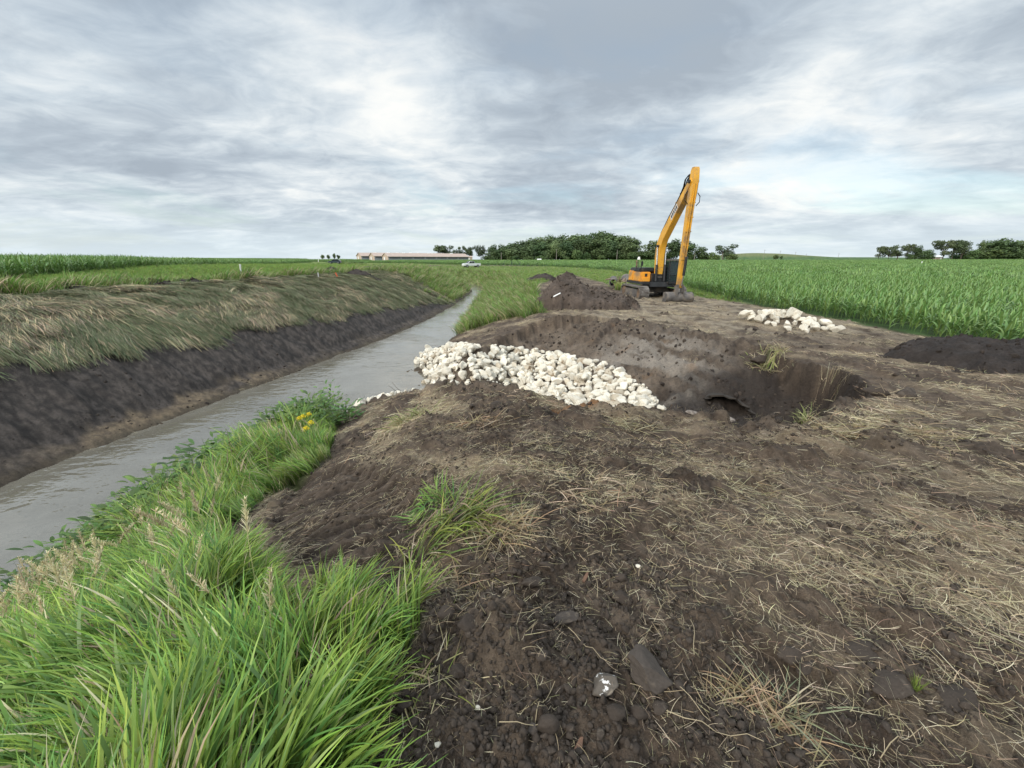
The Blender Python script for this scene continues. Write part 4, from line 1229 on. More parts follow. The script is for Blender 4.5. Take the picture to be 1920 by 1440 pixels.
# ------------------------------------------------------------------ corn
def build_corn():
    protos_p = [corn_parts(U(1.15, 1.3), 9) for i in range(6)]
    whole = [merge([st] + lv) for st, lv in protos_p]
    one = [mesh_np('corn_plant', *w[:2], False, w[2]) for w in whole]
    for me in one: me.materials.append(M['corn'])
    stalks = [mesh_np('stalk', p[0][0], p[0][1], False, p[0][2]) for p in protos_p]
    leafs = [[mesh_np('leaf', l[0], l[1], False, l[2]) for l in p[1]] for p in protos_p]
    for me in stalks + [l for ll in leafs for l in ll]: me.materials.append(M['corn'])
    # plants stand 0.18 m apart in rows 0.76 m apart, the rows parallel to the ditch
    def rows(x0, x1, y0, y1, dx=0.76, dy=0.19):
        xs = np.arange(x0, x1, dx); ys = np.arange(y0, y1, dy)
        X, Y = np.meshgrid(xs, ys)
        X = X.ravel() + RNG.normal(0, 0.035, X.size); Y = Y.ravel() + RNG.normal(0, 0.04, Y.size)
        return X, Y
    def infield(x, y, poly, wob=0.35):
        return poly_sd(x, y, poly) + wob * perlin(x * 0.4, y * 0.4, 301) > 0
    X, Y = rows(14.4, 62, 6.5, 62)
    k = infield(X, Y, CROP_R) & wedge(X, Y, 62) & (RNG.uniform(0, 1, len(X)) < 0.96) & (np.hypot(X, Y) < 62)
    X, Y = X[k], Y[k]
    X2, Y2 = rows(-75, -27, 4, 70)
    k = infield(X2, Y2, CROP_L) & wedge(X2, Y2, 62) & (np.hypot(X2, Y2) < 70)
    X2, Y2 = X2[k], Y2[k]
    XX = np.concatenate([X, X2]); YY = np.concatenate([Y, Y2])
    Z = full_h(XX, YY)
    S = RNG.uniform(0.86, 1.12, len(XX)) * np.where(XX < 0, 0.85, 0.70) * (1 + 0.10 * fbm(XX * 0.15, YY * 0.15, 2, 302))
    Rz = RNG.normal(0, 0.5, len(XX)) + np.where(RNG.uniform(0, 1, len(XX)) < 0.5, 0, math.pi)
    I = RNG.integers(0, 6, len(XX))
    # the 300 that show largest: the front of the right field, first rows
    front = poly_sd(XX, YY, CROP_R)
    score = np.where((XX > 0) & (front < 2.0), np.hypot(XX, YY), 1e9)
    px = 960 + FPX * XX / (YY * math.cos(PITCH) - (Z - CAM_H) * math.sin(PITCH))
    score = np.where(px > 1935, 1e9, score)
    order = np.argsort(score)[:300]
    sel = np.zeros(len(XX), bool); sel[order] = True
    for n, i in enumerate(order):
        k = int(I[i])
        row = 'front row' if front[i] < 0.62 else 'second row' if front[i] < 1.35 else 'third row'
        where = ('behind the right end of the black soil' if px[i] > 1800 else 'behind the left end of the black soil' if px[i] > 1660 else 'between the rock heap and the black pile' if px[i] > 1570 else 'behind the white rock heap' if px[i] > 1470 else 'beyond the left end of the rock heap')
        lab = f'{"tall" if S[i] > 0.84 else "short"} corn plant in the {row} {where}'
        if n < 60:
            t = empty('corn_plant', (XX[i], YY[i], Z[i]), Rz[i])
            link('stalk', stalks[k], None, t)
            for l in leafs[k]: link('leaf', l, None, t)
        else:
            t = link('corn_plant', one[k])
            t.location = (XX[i], YY[i], Z[i]); t.rotation_euler = (0, 0, Rz[i])
        t.scale = (S[i],) * 3
        tag(t, lab, 'corn plant', 'corn plants along the field edge')
    r = ~sel
    pr = [bpy.data.objects.new('c', me) for me in one]
    P = np.stack([XX[r], YY[r], Z[r]], 1)
    n = r.sum()
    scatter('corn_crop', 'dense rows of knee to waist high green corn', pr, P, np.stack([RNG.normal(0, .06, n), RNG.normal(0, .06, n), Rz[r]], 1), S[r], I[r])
    # farther off: blocks of four short rows
    blocks = []
    for b in range(4):
        ps = []
        for rr in range(4):
            for kk in range(16):
                st, lv = corn_parts(U(1.1, 1.3), 6)
                ls = rs.sample(lv, 5)
                thin = [(v[::1], f, c) for v, f, c in ls]
                ps += [moved(q, rr * 0.76 - 1.14 + U(-.05, .05), kk * 0.19 - 1.5 + U(-.05, .05), U(0, 6.28), U(0.85, 1.15)) for q in thin]
        w = merge(ps)
        blocks.append(proto('cb', *w, M['corn']))
    X, Y = rows(-330, 360, 40, 262, 3.04, 3.04)
    k = (infield(X, Y, CROP_R, 0) | infield(X, Y, CROP_L, 0)) & wedge(X, Y, 62)
    k &= np.where(X > 0, np.hypot(X, Y) >= 62, np.hypot(X, Y) >= 70)
    # an open waterway crosses the right field
    yy = 128 - 0.16 * (X - 90)
    k &= ~((np.abs(Y - yy) < 3.2) & (X > 84))
    X, Y = X[k], Y[k]
    n = len(X)
    P = np.stack([X, Y, full_h(X, Y)], 1)
    scatter('distant_corn', 'corn rows running away to the horizon', blocks, P, np.stack([np.zeros(n), np.zeros(n), np.where(RNG.uniform(0, 1, n) < 0.5, 0, math.pi)], 1), RNG.uniform(0.95, 1.08, n) * 0.76, RNG.integers(0, 4, n))
    print('corn', len(XX), n)
build_corn()

# ------------------------------------------------------------------ small mesh builder
class MB:
    def __init__(self):
        self.v, self.f, self.mi = [], [], []
    def add(self, vs, fs, mi=0):
        o = len(self.v)
        self.v += [tuple(a) for a in vs]
        self.f += [tuple(i + o for i in f) for f in fs]; self.mi += [mi] * len(fs)
        return self
    def box(self, c, s, rz=0.0, mi=0, taper=(1, 1), rx=0.0):
        hx, hy, hz = s[0] / 2, s[1] / 2, s[2] / 2
        vs = []
        for z, t in ((-hz, (1, 1)), (hz, taper)):
            for x, y in ((-hx, -hy), (hx, -hy), (hx, hy), (-hx, hy)):
                p = Vector((x * t[0], y * t[1], z))
                p = Euler((rx, 0, rz)).to_matrix() @ p
                vs.append((p.x + c[0], p.y + c[1], p.z + c[2]))
        return self.add(vs, [(0, 3, 2, 1), (4, 5, 6, 7), (0, 1, 5, 4), (1, 2, 6, 5), (2, 3, 7, 6), (3, 0, 4, 7)], mi)
    def prism(self, poly, axis, a, b, mi=0):
        """polygon in the two other axes, run along an axis from a to b"""
        n = len(poly); vs = []
        for t in (a, b):
            for p, q in poly:
                vs.append((t, p, q) if axis == 'x' else (p, t, q) if axis == 'y' else (p, q, t))
        fs = [tuple(range(n))[::-1], tuple(range(n, 2 * n))]
        fs += [(i, (i + 1) % n, (i + 1) % n + n, i + n) for i in range(n)]
        return self.add(vs, fs, mi)
    def tube(self, path, r, k=8, mi=0, r2=None, cap=True):
        path = [Vector(p) for p in path]; n = len(path); vs = []
        up = Vector((0, 0, 1))
        for i, p in enumerate(path):
            d = (path[min(i + 1, n - 1)] - path[max(i - 1, 0)]).normalized()
            s = d.cross(up)
            if s.length < 1e-3: s = d.cross(Vector((1, 0, 0)))
            s.normalize(); u = s.cross(d)
            rr = r + ((r2 if r2 is not None else r) - r) * i / max(n - 1, 1)
            for j in range(k):
                a = 2 * math.pi * j / k
                q = p + s * (math.cos(a) * rr) + u * (math.sin(a) * rr)
                vs.append(q[:])
        fs = []
        for i in range(n - 1):
            for j in range(k):
                fs.append((i * k + j, i * k + (j + 1) % k, (i + 1) * k + (j + 1) % k, (i + 1) * k + j))
        if cap:
            fs.append(tuple(range(k))[::-1]); fs.append(tuple(range((n - 1) * k, n * k)))
        return self.add(vs, fs, mi)
    def build(self, name, mats, parent=None, loc=None, smooth=False, bevel=0.0):
        me = bpy.data.meshes.new(name)
        me.from_pydata(self.v, [], self.f)
        for m in (mats if isinstance(mats, (list, tuple)) else [mats]): me.materials.append(m)
        me.polygons.foreach_set('material_index', self.mi)
        bm = bmesh.new(); bm.from_mesh(me)
        bmesh.ops.recalc_face_normals(bm, faces=bm.faces[:])
        if bevel:
            bmesh.ops.bevel(bm, geom=[e for e in bm.edges if len(e.link_faces) == 2 and e.calc_face_angle(0) > 0.6], offset=bevel, segments=2, affect='EDGES', clamp_overlap=True)
        bm.to_mesh(me); bm.free()
        if smooth or bevel:
            me.polygons.foreach_set('use_smooth', np.ones(len(me.polygons), bool))
            if not smooth: me.set_sharp_from_angle(angle=R(40))
            else: me.set_sharp_from_angle(angle=R(50))
        me.update()
        return link(name, me, None, parent, loc)

def gz(x, y): return float(full_h(np.array([x]), np.array([y]))[0])
def at_depth(px, y):
    """x on the ground at distance y that shows in photo column px"""
    z = gz((px - 960) / FPX * y, y)
    f = y * math.cos(PITCH) - (z - CAM_H) * math.sin(PITCH)
    return (px - 960) / FPX * f

# ------------------------------------------------------------------ trees
M['bark'] = simple_mat('tree_bark', (0.085, 0.07, 0.055), 0.9, 0, 0.3, 3)

def crown_mesh(name, seed, lobes, n, leaf, col, col2, streak=0.0):
    """leaf-sized faces spread through a set of lobes, denser near their skins"""
    q = np.random.default_rng(seed)
    V, F, Cc = [], [], []
    vol = np.array([l[3] * l[4] * l[5] for l in lobes]) ** 0.7
    pick = q.choice(len(lobes), n, p=vol / vol.sum())
    L = np.array(lobes)[pick]
    d = q.normal(0, 1, (n, 3)); d /= np.linalg.norm(d, axis=1)[:, None]
    rad = (0.45 + 0.60 * q.uniform(0, 1, n) ** 0.6)
    ph = perlin(d[:, 0] * 2.2 + pick * 3.1, d[:, 1] * 2.2 + d[:, 2] * 1.7, seed)
    rad *= 1 + 0.25 * ph
    c = L[:, :3] + d * rad[:, None] * L[:, 3:6]
    c[:, 2] -= streak * q.uniform(0, 1, n) ** 2 * 1.2
    nrm = d + q.normal(0, 0.55, (n, 3)); nrm /= np.linalg.norm(nrm, axis=1)[:, None]
    t = np.cross(nrm, q.normal(0, 1, (n, 3))); t /= np.linalg.norm(t, axis=1)[:, None]
    b = np.cross(nrm, t)
    s = leaf * q.uniform(0.5, 1.3, n)[:, None]
    v = np.stack([c - t * s, c + b * s * 0.55, c + t * s * (1.0), c - b * s * 0.55], 1)
    V = v.reshape(-1, 3)
    F = np.arange(4 * n).reshape(n, 4)
    cm = sstep(-0.5, 0.5, perlin(c[:, 0] * 0.55 + seed, c[:, 1] * 0.55 + c[:, 2] * 0.5, seed + 1))
    k = q.uniform(0.75, 1.25, n)
    col = (np.array(col)[None] * (1 - cm[:, None]) + np.array(col2)[None] * cm[:, None]) * k[:, None]
    return mesh_np(name, V, F, False, np.repeat(col, 4, 0))

def tree_kind(kind, seed):
    q = random.Random(seed)
    lobes = []; mb = MB()
    if kind == 'tall':          # tall dense woodland tree, foliage nearly to the ground
        H = 1.0
        mb.tube([(0, 0, -0.03), (0.01, 0, 0.3), (0.0, 0.01, 0.62)], 0.022, 7, 0, 0.008)
        for i in range(15):
            z = q.uniform(0.16, 0.86); w = 0.23 * (1 - max(0, z - 0.6) * 0.7)
            a = q.uniform(0, 6.28); rr = q.uniform(0, 0.17)
            lobes.append((rr * math.cos(a), rr * math.sin(a), z, w * q.uniform(.7, 1.1), w * q.uniform(.7, 1.1), 0.12 * q.uniform(.8, 1.4)))
            if i % 3 == 0: mb.tube([(0, 0, z * 0.6), (rr * math.cos(a) * 0.9, rr * math.sin(a) * 0.9, z)], 0.009, 5, 0, 0.003)
        c1, c2, n, lf, st = (0.060, 0.098, 0.042), (0.120, 0.170, 0.070), 2200, 0.036, 0.05
    elif kind == 'open':        # spreading tree with sky showing through, bare bole
        for tr in range(q.randint(1, 2)):
            ox = q.uniform(-.06, .06)
            mb.tube([(ox, 0, -0.03), (ox * 1.4, 0.01, 0.3), (ox * 2.2, 0.0, 0.55)], 0.024, 7, 0, 0.012)
            for i in range(9):
                a = q.uniform(0, 6.28); rr = q.uniform(0.08, 0.42); z = q.uniform(0.36, 0.92)
                lobes.append((ox + rr * math.cos(a), rr * math.sin(a), z, q.uniform(.13, .21), q.uniform(.13, .21), q.uniform(.09, .15)))
                mb.tube([(ox * 1.6, 0, 0.34), (ox + rr * math.cos(a) * .5, rr * math.sin(a) * .5, z * 0.8), (ox + rr * math.cos(a), rr * math.sin(a), z)], 0.011, 5, 0, 0.003)
        c1, c2, n, lf, st = (0.064, 0.090, 0.050), (0.120, 0.152, 0.074), 1700, 0.040, 0.0
    elif kind == 'bush':        # rounded shrub down to the ground
        mb.tube([(0, 0, -0.05), (0, 0, 0.4)], 0.03, 6, 0, 0.01)
        for i in range(9):
            a = q.uniform(0, 6.28); rr = q.uniform(0, 0.38); z = q.uniform(0.22, 0.72)
            lobes.append((rr * math.cos(a), rr * math.sin(a), z, q.uniform(.2, .3), q.uniform(.2, .3), q.uniform(.18, .26)))
        c1, c2, n, lf, st = (0.060, 0.100, 0.038), (0.125, 0.175, 0.060), 1300, 0.055, 0.0
    else:                       # willow: pale weeping crown
        mb.tube([(0, 0, -0.03), (0.01, 0, 0.35), (0, 0, 0.6)], 0.03, 7, 0, 0.012)
        for i in range(12):
            a = q.uniform(0, 6.28); rr = q.uniform(0.05, 0.3); z = q.uniform(0.35, 0.86) - rr * 0.4
            lobes.append((rr * math.cos(a), rr * math.sin(a), z, .15, .15, q.uniform(.12, .2)))
        c1, c2, n, lf, st = (0.085, 0.125, 0.050), (0.140, 0.185, 0.075), 1900, 0.030, 0.10
    return crown_mesh('crown', seed, lobes, n, lf, c1, c2, st), mb

TREES = {}
for kind in ('tall', 'open', 'bush', 'willow'):
    TREES[kind] = []
    for i in range(5 if kind == 'tall' else 4 if kind in ('open', 'bush') else 1):
        cm, mb = tree_kind(kind, 40 + i * 7 + len(kind))
        cm.materials.append(M['tree'])
        tr = mb.build('trunk', M['bark'], None, None, True)
        tm = tr.data; bpy.data.objects.remove(tr)
        TREES[kind].append((cm, tm))

def tree(px, top, dist, kind, wid, label, group, base=None, seed=0, name=None):
    x = at_depth(px, dist); z = gz(x, dist)
    d = cam_ray(px, top); H = CAM_H + d[2] * dist / d[1] - z
    q = random.Random(seed * 31 + int(px))
    cm, tm = TREES[kind][q.randrange(len(TREES[kind]))]
    t = empty(name or {'tall': 'woodland_tree', 'open': 'spreading_tree', 'bush': 'bush', 'willow': 'willow_tree'}[kind], (x, dist, z), q.uniform(0, 6.28))
    W = wid / FPX * dist
    base_w = {'tall': 0.52, 'open': 0.95, 'bush': 1.1, 'willow': 0.75}[kind]
    t.scale = (W / base_w, W / base_w, H)
    link('crown', cm, None, t); link('trunk', tm, None, t)
    tag(t, label, 'bush' if kind == 'bush' else 'tree', group)
    return t

def build_trees():
    gW = 'trees of the woodlot behind the excavator'
    # tops of the wood as the skyline runs, left to right; back rank then front rank
    sky = [(905, 462), (930, 458), (955, 456), (985, 449), (1012, 444), (1040, 440), (1072, 438), (1100, 436), (1120, 432), (1150, 438), (1172, 442), (1186, 448)]
    sx, sy = zip(*sky)
    q = random.Random(12)
    lab = ('tall dark green tree in the back rank of the central woodlot', 'dense leafy tree in the front rank of the central woodlot')
    px = 962
    while px < 1186:
        tree(px, np.interp(px, sx, sy) + q.uniform(-1.5, 3), 292 + q.uniform(-6, 10), 'tall', q.uniform(32, 42), 'tallest dark tree standing up from the woodlot skyline' if abs(px - 1120) < 6 else lab[0], gW, seed=1)
        px += q.uniform(10, 13)
    px = 925
    while px < 1190:
        tree(px, np.interp(px, sx, sy) + q.uniform(6, 14), 276 + q.uniform(-5, 7), 'tall', q.uniform(28, 38), lab[1], gW, seed=2)
        px += q.uniform(11, 15)
    for px, top, w in ((903, 459, 22), (925, 457, 20), (942, 457, 22)):
        tree(px, top, 285, 'open' if px < 910 else 'tall', w, 'round headed tree at the left end of the central woodlot' if px > 910 else 'lone round tree just left of the central woodlot', gW, seed=3)
    tree(1043, 449, 266, 'willow', 34, 'pale weeping willow standing in front of the woodlot', gW, seed=4)
    for px, top, w in ((1012, 479, 26), (1082, 467, 26), (1100, 471, 20), (1062, 478, 18), (1128, 476, 22), (1185, 470, 26), (965, 477, 22), (990, 480, 20)):
        tree(px, top, 262, 'bush', w, 'low light green bush along the front of the woodlot', 'bushes along the woodlot front', seed=5)
    # right of the wood, behind the boom
    g2 = 'trees behind the excavator boom'
    for px, top, w, k, l in ((1216, 449, 30, 'tall', 'dark rounded tree showing left of the yellow boom'), (1232, 450, 26, 'tall', 'dark tree standing behind the yellow boom'), (1262, 446, 28, 'tall', 'tall dark tree between the boom and the arm'), (1284, 449, 30, 'tall', 'tall dark tree behind the vertical arm'),
                              (1206, 468, 34, 'bush', 'pale bush between the woodlot and the boom'), (1222, 466, 30, 'bush', 'pale green bush just left of the boom foot'), (1250, 472, 26, 'bush', 'pale bush showing over the cab roof'), (1295, 474, 22, 'bush', 'small bush right of the arm'),
                              (1314, 462, 26, 'tall', 'medium green tree right of the excavator arm'), (1332, 472, 24, 'bush', 'dark bush right of the excavator arm'), (1342, 476, 18, 'bush', 'small dark bush under the lone oak'), (1357, 459, 34, 'open', 'lone spreading oak at the right end of the tree line'), (1372, 475, 22, 'bush', 'dark bush at the foot of the lone oak')):
        tree(px, top, 268 + (px % 7), k, w, l, g2, seed=6)
    # left of the wood, by the barns
    g3 = 'small trees by the barns'
    for px, top, w, l in ((822, 461, 28, 'leftmost spreading tree rising behind the barn roof'), (837, 461, 24, 'spreading tree behind the right end of the barn roof'), (855, 467, 22, 'lower tree right of the barn roof'), (868, 460, 16, 'left tree of the close pair by the small shed'), (882, 462, 18, 'right tree of the close pair by the small shed')):
        tree(px, top, 372 + (px % 5), 'open', w, l, g3, seed=7)
    for px, top, w in ((606, 476, 9), (616, 476, 8), (627, 473, 7), (635, 476, 8)):
        tree(px, top, 900, 'bush', w, 'tiny bushy tree on the horizon left of the barns', 'bushy trees on the left horizon', seed=8)
    # right horizon
    g4 = 'trees on the right horizon'
    for px, top, w, k, l in ((1646, 463, 22, 'open', 'leftmost tree of the right hand row, leaning left'), (1664, 463, 22, 'open', 'second tree of the right hand row'), (1680, 460, 22, 'open', 'third tree of the right hand row, with a clear bole'), (1696, 459, 18, 'open', 'fourth tree of the right hand row, with a ragged top'), (1715, 459, 17, 'tall', 'narrow upright tree of the right hand row'), (1703, 472, 14, 'bush', 'bush under the narrow upright tree'),
                              (1736, 467, 22, 'tall', 'dark conical tree in the gap of the right hand row'), (1768, 452, 34, 'open', 'large spreading tree with sky showing through its limbs'), (1784, 452, 30, 'open', 'large spreading tree right of the farmhouse'), (1800, 452, 26, 'open', 'tall rounded tree left of the right hand grove'),
                              (1832, 449, 10, 'tall', 'thin spire topped tree rising above the grove'), (1850, 448, 36, 'tall', 'broad tree on the crown of the right hand grove'), (1874, 446, 40, 'tall', 'tallest broad tree of the right hand grove'), (1898, 450, 40, 'tall', 'broad tree near the right frame edge'), (1922, 450, 36, 'tall', 'broad tree cut by the right frame edge'),
                              (1818, 464, 34, 'bush', 'rounded bush at the left foot of the grove'), (1790, 474, 28, 'bush', 'low bush under the large spreading trees'), (1840, 470, 34, 'bush', 'pale rounded bush in front of the grove'), (1864, 466, 40, 'bush', 'big rounded bush in front of the tallest grove tree'), (1892, 468, 40, 'bush', 'dark bush in the right part of the grove'), (1918, 468, 36, 'bush', 'dark bush at the right frame edge')):
        tree(px, top, 262 + (px % 9), k, w, l, g4, seed=9)
    for px, top, w in ((1454, 477, 10), (1464, 478, 6)):
        tree(px, top, 420, 'bush', w, 'larger round bush on the low ridge beside the track' if w > 8 else 'smaller round bush on the low ridge beside the track', 'bushes on the low ridge', seed=10)
build_trees()

# ------------------------------------------------------------------ barns, shed, house
M['barn_roof'] = simple_mat('tan_metal_roof', (0.44, 0.34, 0.28), 0.55, 0, 0.08, 0.4)
M['barn_wall'] = simple_mat('grey_curtain_wall', (0.30, 0.31, 0.33), 0.7, 0, 0.12, 0.6)
M['barn_end'] = simple_mat('cream_gable_boards', (0.48, 0.38, 0.30), 0.7, 0, 0.08, 0.7)
M['curtain'] = simple_mat('dark_curtain', (0.14, 0.145, 0.155), 0.7, 0, 0.15, 0.6)
M['dark_gap'] = simple_mat('dark_opening', (0.02, 0.02, 0.022), 0.8, 0, 0.1)
M['white_paint'] = simple_mat('white_paint', (0.78, 0.78, 0.76), 0.45, 0, 0.05, 2)
M['galv'] = simple_mat('galvanised_steel', (0.45, 0.47, 0.48), 0.45, 0.6, 0.1, 2)

def barn(px, dist, length, label):
    x = at_depth(px, dist); z = gz(x, dist)
    rz = math.atan2(0.6, 0.8)
    t = empty('livestock_barn', (x, dist, z), rz)
    W, e, h = 12.0, 3.2, 5.5
    MB().box((length / 2, 0, e / 2 - 0.3), (length, W, e + 0.6)).build('wall', M['barn_wall'], t)
    rf = MB()
    for s in (-1, 1):
        rf.add([(-0.6, s * (W / 2 + 0.6), e - 0.2), (length + 0.6, s * (W / 2 + 0.6), e - 0.2), (length + 0.6, 0, h), (-0.6, 0, h), (-0.6, s * (W / 2 + 0.6), e - 0.4), (length + 0.6, s * (W / 2 + 0.6), e - 0.4), (length + 0.6, 0, h - 0.2), (-0.6, 0, h - 0.2)],
               [(0, 1, 2, 3), (4, 7, 6, 5), (0, 4, 5, 1), (1, 5, 6, 2), (2, 6, 7, 3), (3, 7, 4, 0)])
    rf.build('roof', M['barn_roof'], t)
    for xe in (-0.12, length + 0.02):
        MB().prism([(-W / 2, -0.3), (W / 2, -0.3), (W / 2, e - 0.25), (0, h - 0.25), (-W / 2, e - 0.25)], 'x', xe, xe + 0.1).build('gable_end', M['barn_end'], t)
    MB().box((-0.2, 1.5, 1.3), (0.1, 2.2, 2.6)).build('end_door', M['white_paint'], t)
    n = int(length / 9)
    for i in range(n):
        MB().box(((i + 0.5) * length / n, -W / 2 - 0.06, e * 0.62), (length / n - 1.4, 0.08, 0.9)).build('curtain_opening', M['curtain'], t)
    for i in range(3):
        MB().box(((i + 0.7) * length / 3.3, 0, h + 0.1), (2.2, 0.9, 0.5), taper=(1, 0.5)).build('ridge_vent', M['white_paint'], t)
    tag(t, label, 'barn', 'long livestock barns on the horizon')
barn(674, 322, 60, 'leftmost long barn, mostly hidden behind the next gable')
barn(698, 312, 60, 'middle long barn between the two other gables')
barn(723, 300, 66, 'nearest long tan roofed barn with its full grey side in view')

def small_building(name, px, dist, w, d, h, rise, wall, roof, label, cat):
    x = at_depth(px, dist); z = gz(x, dist)
    t = empty(name, (x, dist, z), 0.2)
    MB().box((0, 0, h / 2 - .2), (w, d, h + .4)).build('wall', wall, t)
    MB().prism([(-d / 2 - .3, h), (d / 2 + .3, h), (0, h + rise)], 'x', -w / 2 - .3, w / 2 + .3).build('roof', roof, t)
    MB().box((w * 0.2, -d / 2 - 0.04, h * 0.45), (w * 0.22, 0.08, h * 0.7)).build('door', M['white_paint'], t)
    tag(t, label, cat)
small_building('shed', 873, 352, 11, 7, 3.0, 1.0, M['barn_end'], M['barn_roof'], 'small tan shed at the right end of the barns', 'shed')
small_building('farmhouse', 1752, 285, 6, 5, 2.4, 1.1, M['barn_end'], M['white_paint'], 'small pale farmhouse half hidden between the right hand trees', 'house')
t_ = empty('white_tank', (at_depth(1011, 250), 250, gz(at_depth(1011, 250), 250)))
MB().tube([(-1.3, 0, 1.1), (-1.1, 0, 1.1), (1.1, 0, 1.1), (1.3, 0, 1.1)], 0.65, 10).build('tank_body', M['white_paint'], t_, None, True)
for s in (-0.7, 0.7): MB().box((s, 0, 0.25), (0.15, 0.8, 0.9)).build('cradle', M['galv'], t_)
tag(t_, 'small white tank in front of the woodlot', 'tank')

# ------------------------------------------------------------------ poles, posts, stakes
M['pole_wood'] = simple_mat('weathered_pole', (0.26, 0.23, 0.20), 0.9, 0, 0.2, 1)
def pole(px, top, dist, arm, label, lean=0.0):
    x = at_depth(px, dist); z = gz(x, dist)
    d = cam_ray(px, top); H = CAM_H + d[2] * dist / d[1] - z
    t = empty('utility_pole', (x, dist, z))
    t.rotation_euler = (0, lean, 0)
    MB().tube([(0, 0, -0.5), (0, 0, H)], 0.19, 8, 0, 0.13).build('post', M['pole_wood'], t, None, True)
    if arm:
        MB().box((0, -0.12, H - 0.7), (2.2, 0.1, 0.12)).build('crossarm', M['pole_wood'], t)
        for s in (-0.95, 0.95): MB().tube([(s, -0.12, H - 0.64), (s, -0.12, H - 0.42)], 0.06, 6).build('insulator', M['galv'], t)
    tag(t, label, 'pole', 'utility poles along the far road')
for a in ((940, 473, 255, 0, 'thin grey pole before the left part of the woodlot'), (1043, 467, 250, 0, 'thickest grey pole standing before the pale willow'), (1156, 468, 255, 0, 'grey pole before the right end of the woodlot'), (1301, 474, 255, 0, 'short pole seen just right of the arm'), (1353, 474, 255, 0, 'short pole in front of the lone oak'),
          (1431, 468, 480, 1, 'leftmost pole on the low ridge'), (1460, 470, 500, 1, 'pole rising beside the ridge bushes', 0.09), (1490, 472, 520, 1, 'leaning pole right of the ridge bushes', 0.09), (1511, 476, 560, 1, 'faint short pole on the green swell'), (1571, 475, 560, 1, 'rightmost faint pole on the horizon')):
    pole(*a)

M['pvc'] = simple_mat('white_plastic', (0.80, 0.80, 0.78), 0.35, 0, 0.04, 4)
M['orange_paint'] = simple_mat('orange_red_paint', (0.62, 0.12, 0.05), 0.6, 0, 0.15, 6)
M['lath'] = simple_mat('grey_lath', (0.48, 0.49, 0.50), 0.8, 0, 0.15, 8)
def stick(name, px, py, top, ptop, w, mat, label, cat, cap=None, round_=True):
    x, y, z = GF(px, py)
    d = cam_ray(ptop, top); H = CAM_H + d[2] * y / d[1] - z
    xt = d[0] * y / d[1] - x
    t = empty(name, (x, y, z))
    if round_: MB().tube([(0, 0, -0.2), (xt, 0, H)], w / 2, 10).build('shaft', mat, t, None, True)
    else: MB().add([(-w / 2, -0.01, -0.2), (w / 2, -0.01, -0.2), (w / 2, 0.01, -0.2), (-w / 2, 0.01, -0.2), (xt - w / 2, -0.01, H), (xt + w / 2, -0.01, H), (xt + w / 2, 0.01, H), (xt - w / 2, 0.01, H)], [(0, 3, 2, 1), (4, 5, 6, 7), (0, 1, 5, 4), (1, 2, 6, 5), (2, 3, 7, 6), (3, 0, 4, 7)]).build('shaft', mat, t)
    if cap is not None: MB().tube([(xt * 0.96, 0, H * 0.90), (xt, 0, H + 0.02)], w / 2 + 0.012, 10).build('cap', cap, t, None, True)
    tag(t, label, cat)
stick('marker_post', 453, 522, 496, 450, 0.10, M['pvc'], 'white marker post standing on the edge of the left bank', 'marker post', M['white_paint'])
stick('survey_lath', 598, 523, 511, 596, 0.07, M['lath'], 'short grey survey lath beside the clods on the left bank', 'survey stake', None, False)
stick('survey_stake', 636, 523, 511, 629, 0.10, M['orange_paint'], 'leaning orange red survey stake on the left bank', 'survey stake', None, False)
stick('field_marker', 597, 491, 486, 597, 0.35, M['pvc'], 'tiny white marker at the corn edge near the dark car', 'marker post')
stick('field_flag', 1727, 499, 490, 1729, 0.28, M['pvc'], 'small white leaning marker standing in the right corn field', 'marker post')

# ------------------------------------------------------------------ the two vehicles on the far track
def paint(name, col):
    m, t, b, out = new_mat(name)
    co = t.n('ShaderNodeTexCoord').outputs['Object']
    t.l(t.ramp(t.noise(co, 2, 4), [(0.3, tuple(c * 0.85 for c in col)), (0.7, col)]), b.inputs['Base Color'])
    b.inputs['Roughness'].default_value = 0.28
    b.inputs['Coat Weight'].default_value = 0.4
    return m
M['glass'] = simple_mat('tinted_glass', (0.02, 0.025, 0.028), 0.06, 0, 0.1, 1, 0.6)
M['tyre'] = simple_mat('black_rubber', (0.02, 0.02, 0.02), 0.85, 0, 0.2, 8)
M['rim'] = simple_mat('wheel_alloy', (0.35, 0.36, 0.37), 0.35, 0.8, 0.1, 4)
M['lamp'] = simple_mat('lamp_lens', (0.7, 0.7, 0.66), 0.15, 0, 0.05, 4)
M['tail'] = simple_mat('red_lens', (0.35, 0.02, 0.02), 0.2, 0, 0.05, 4)

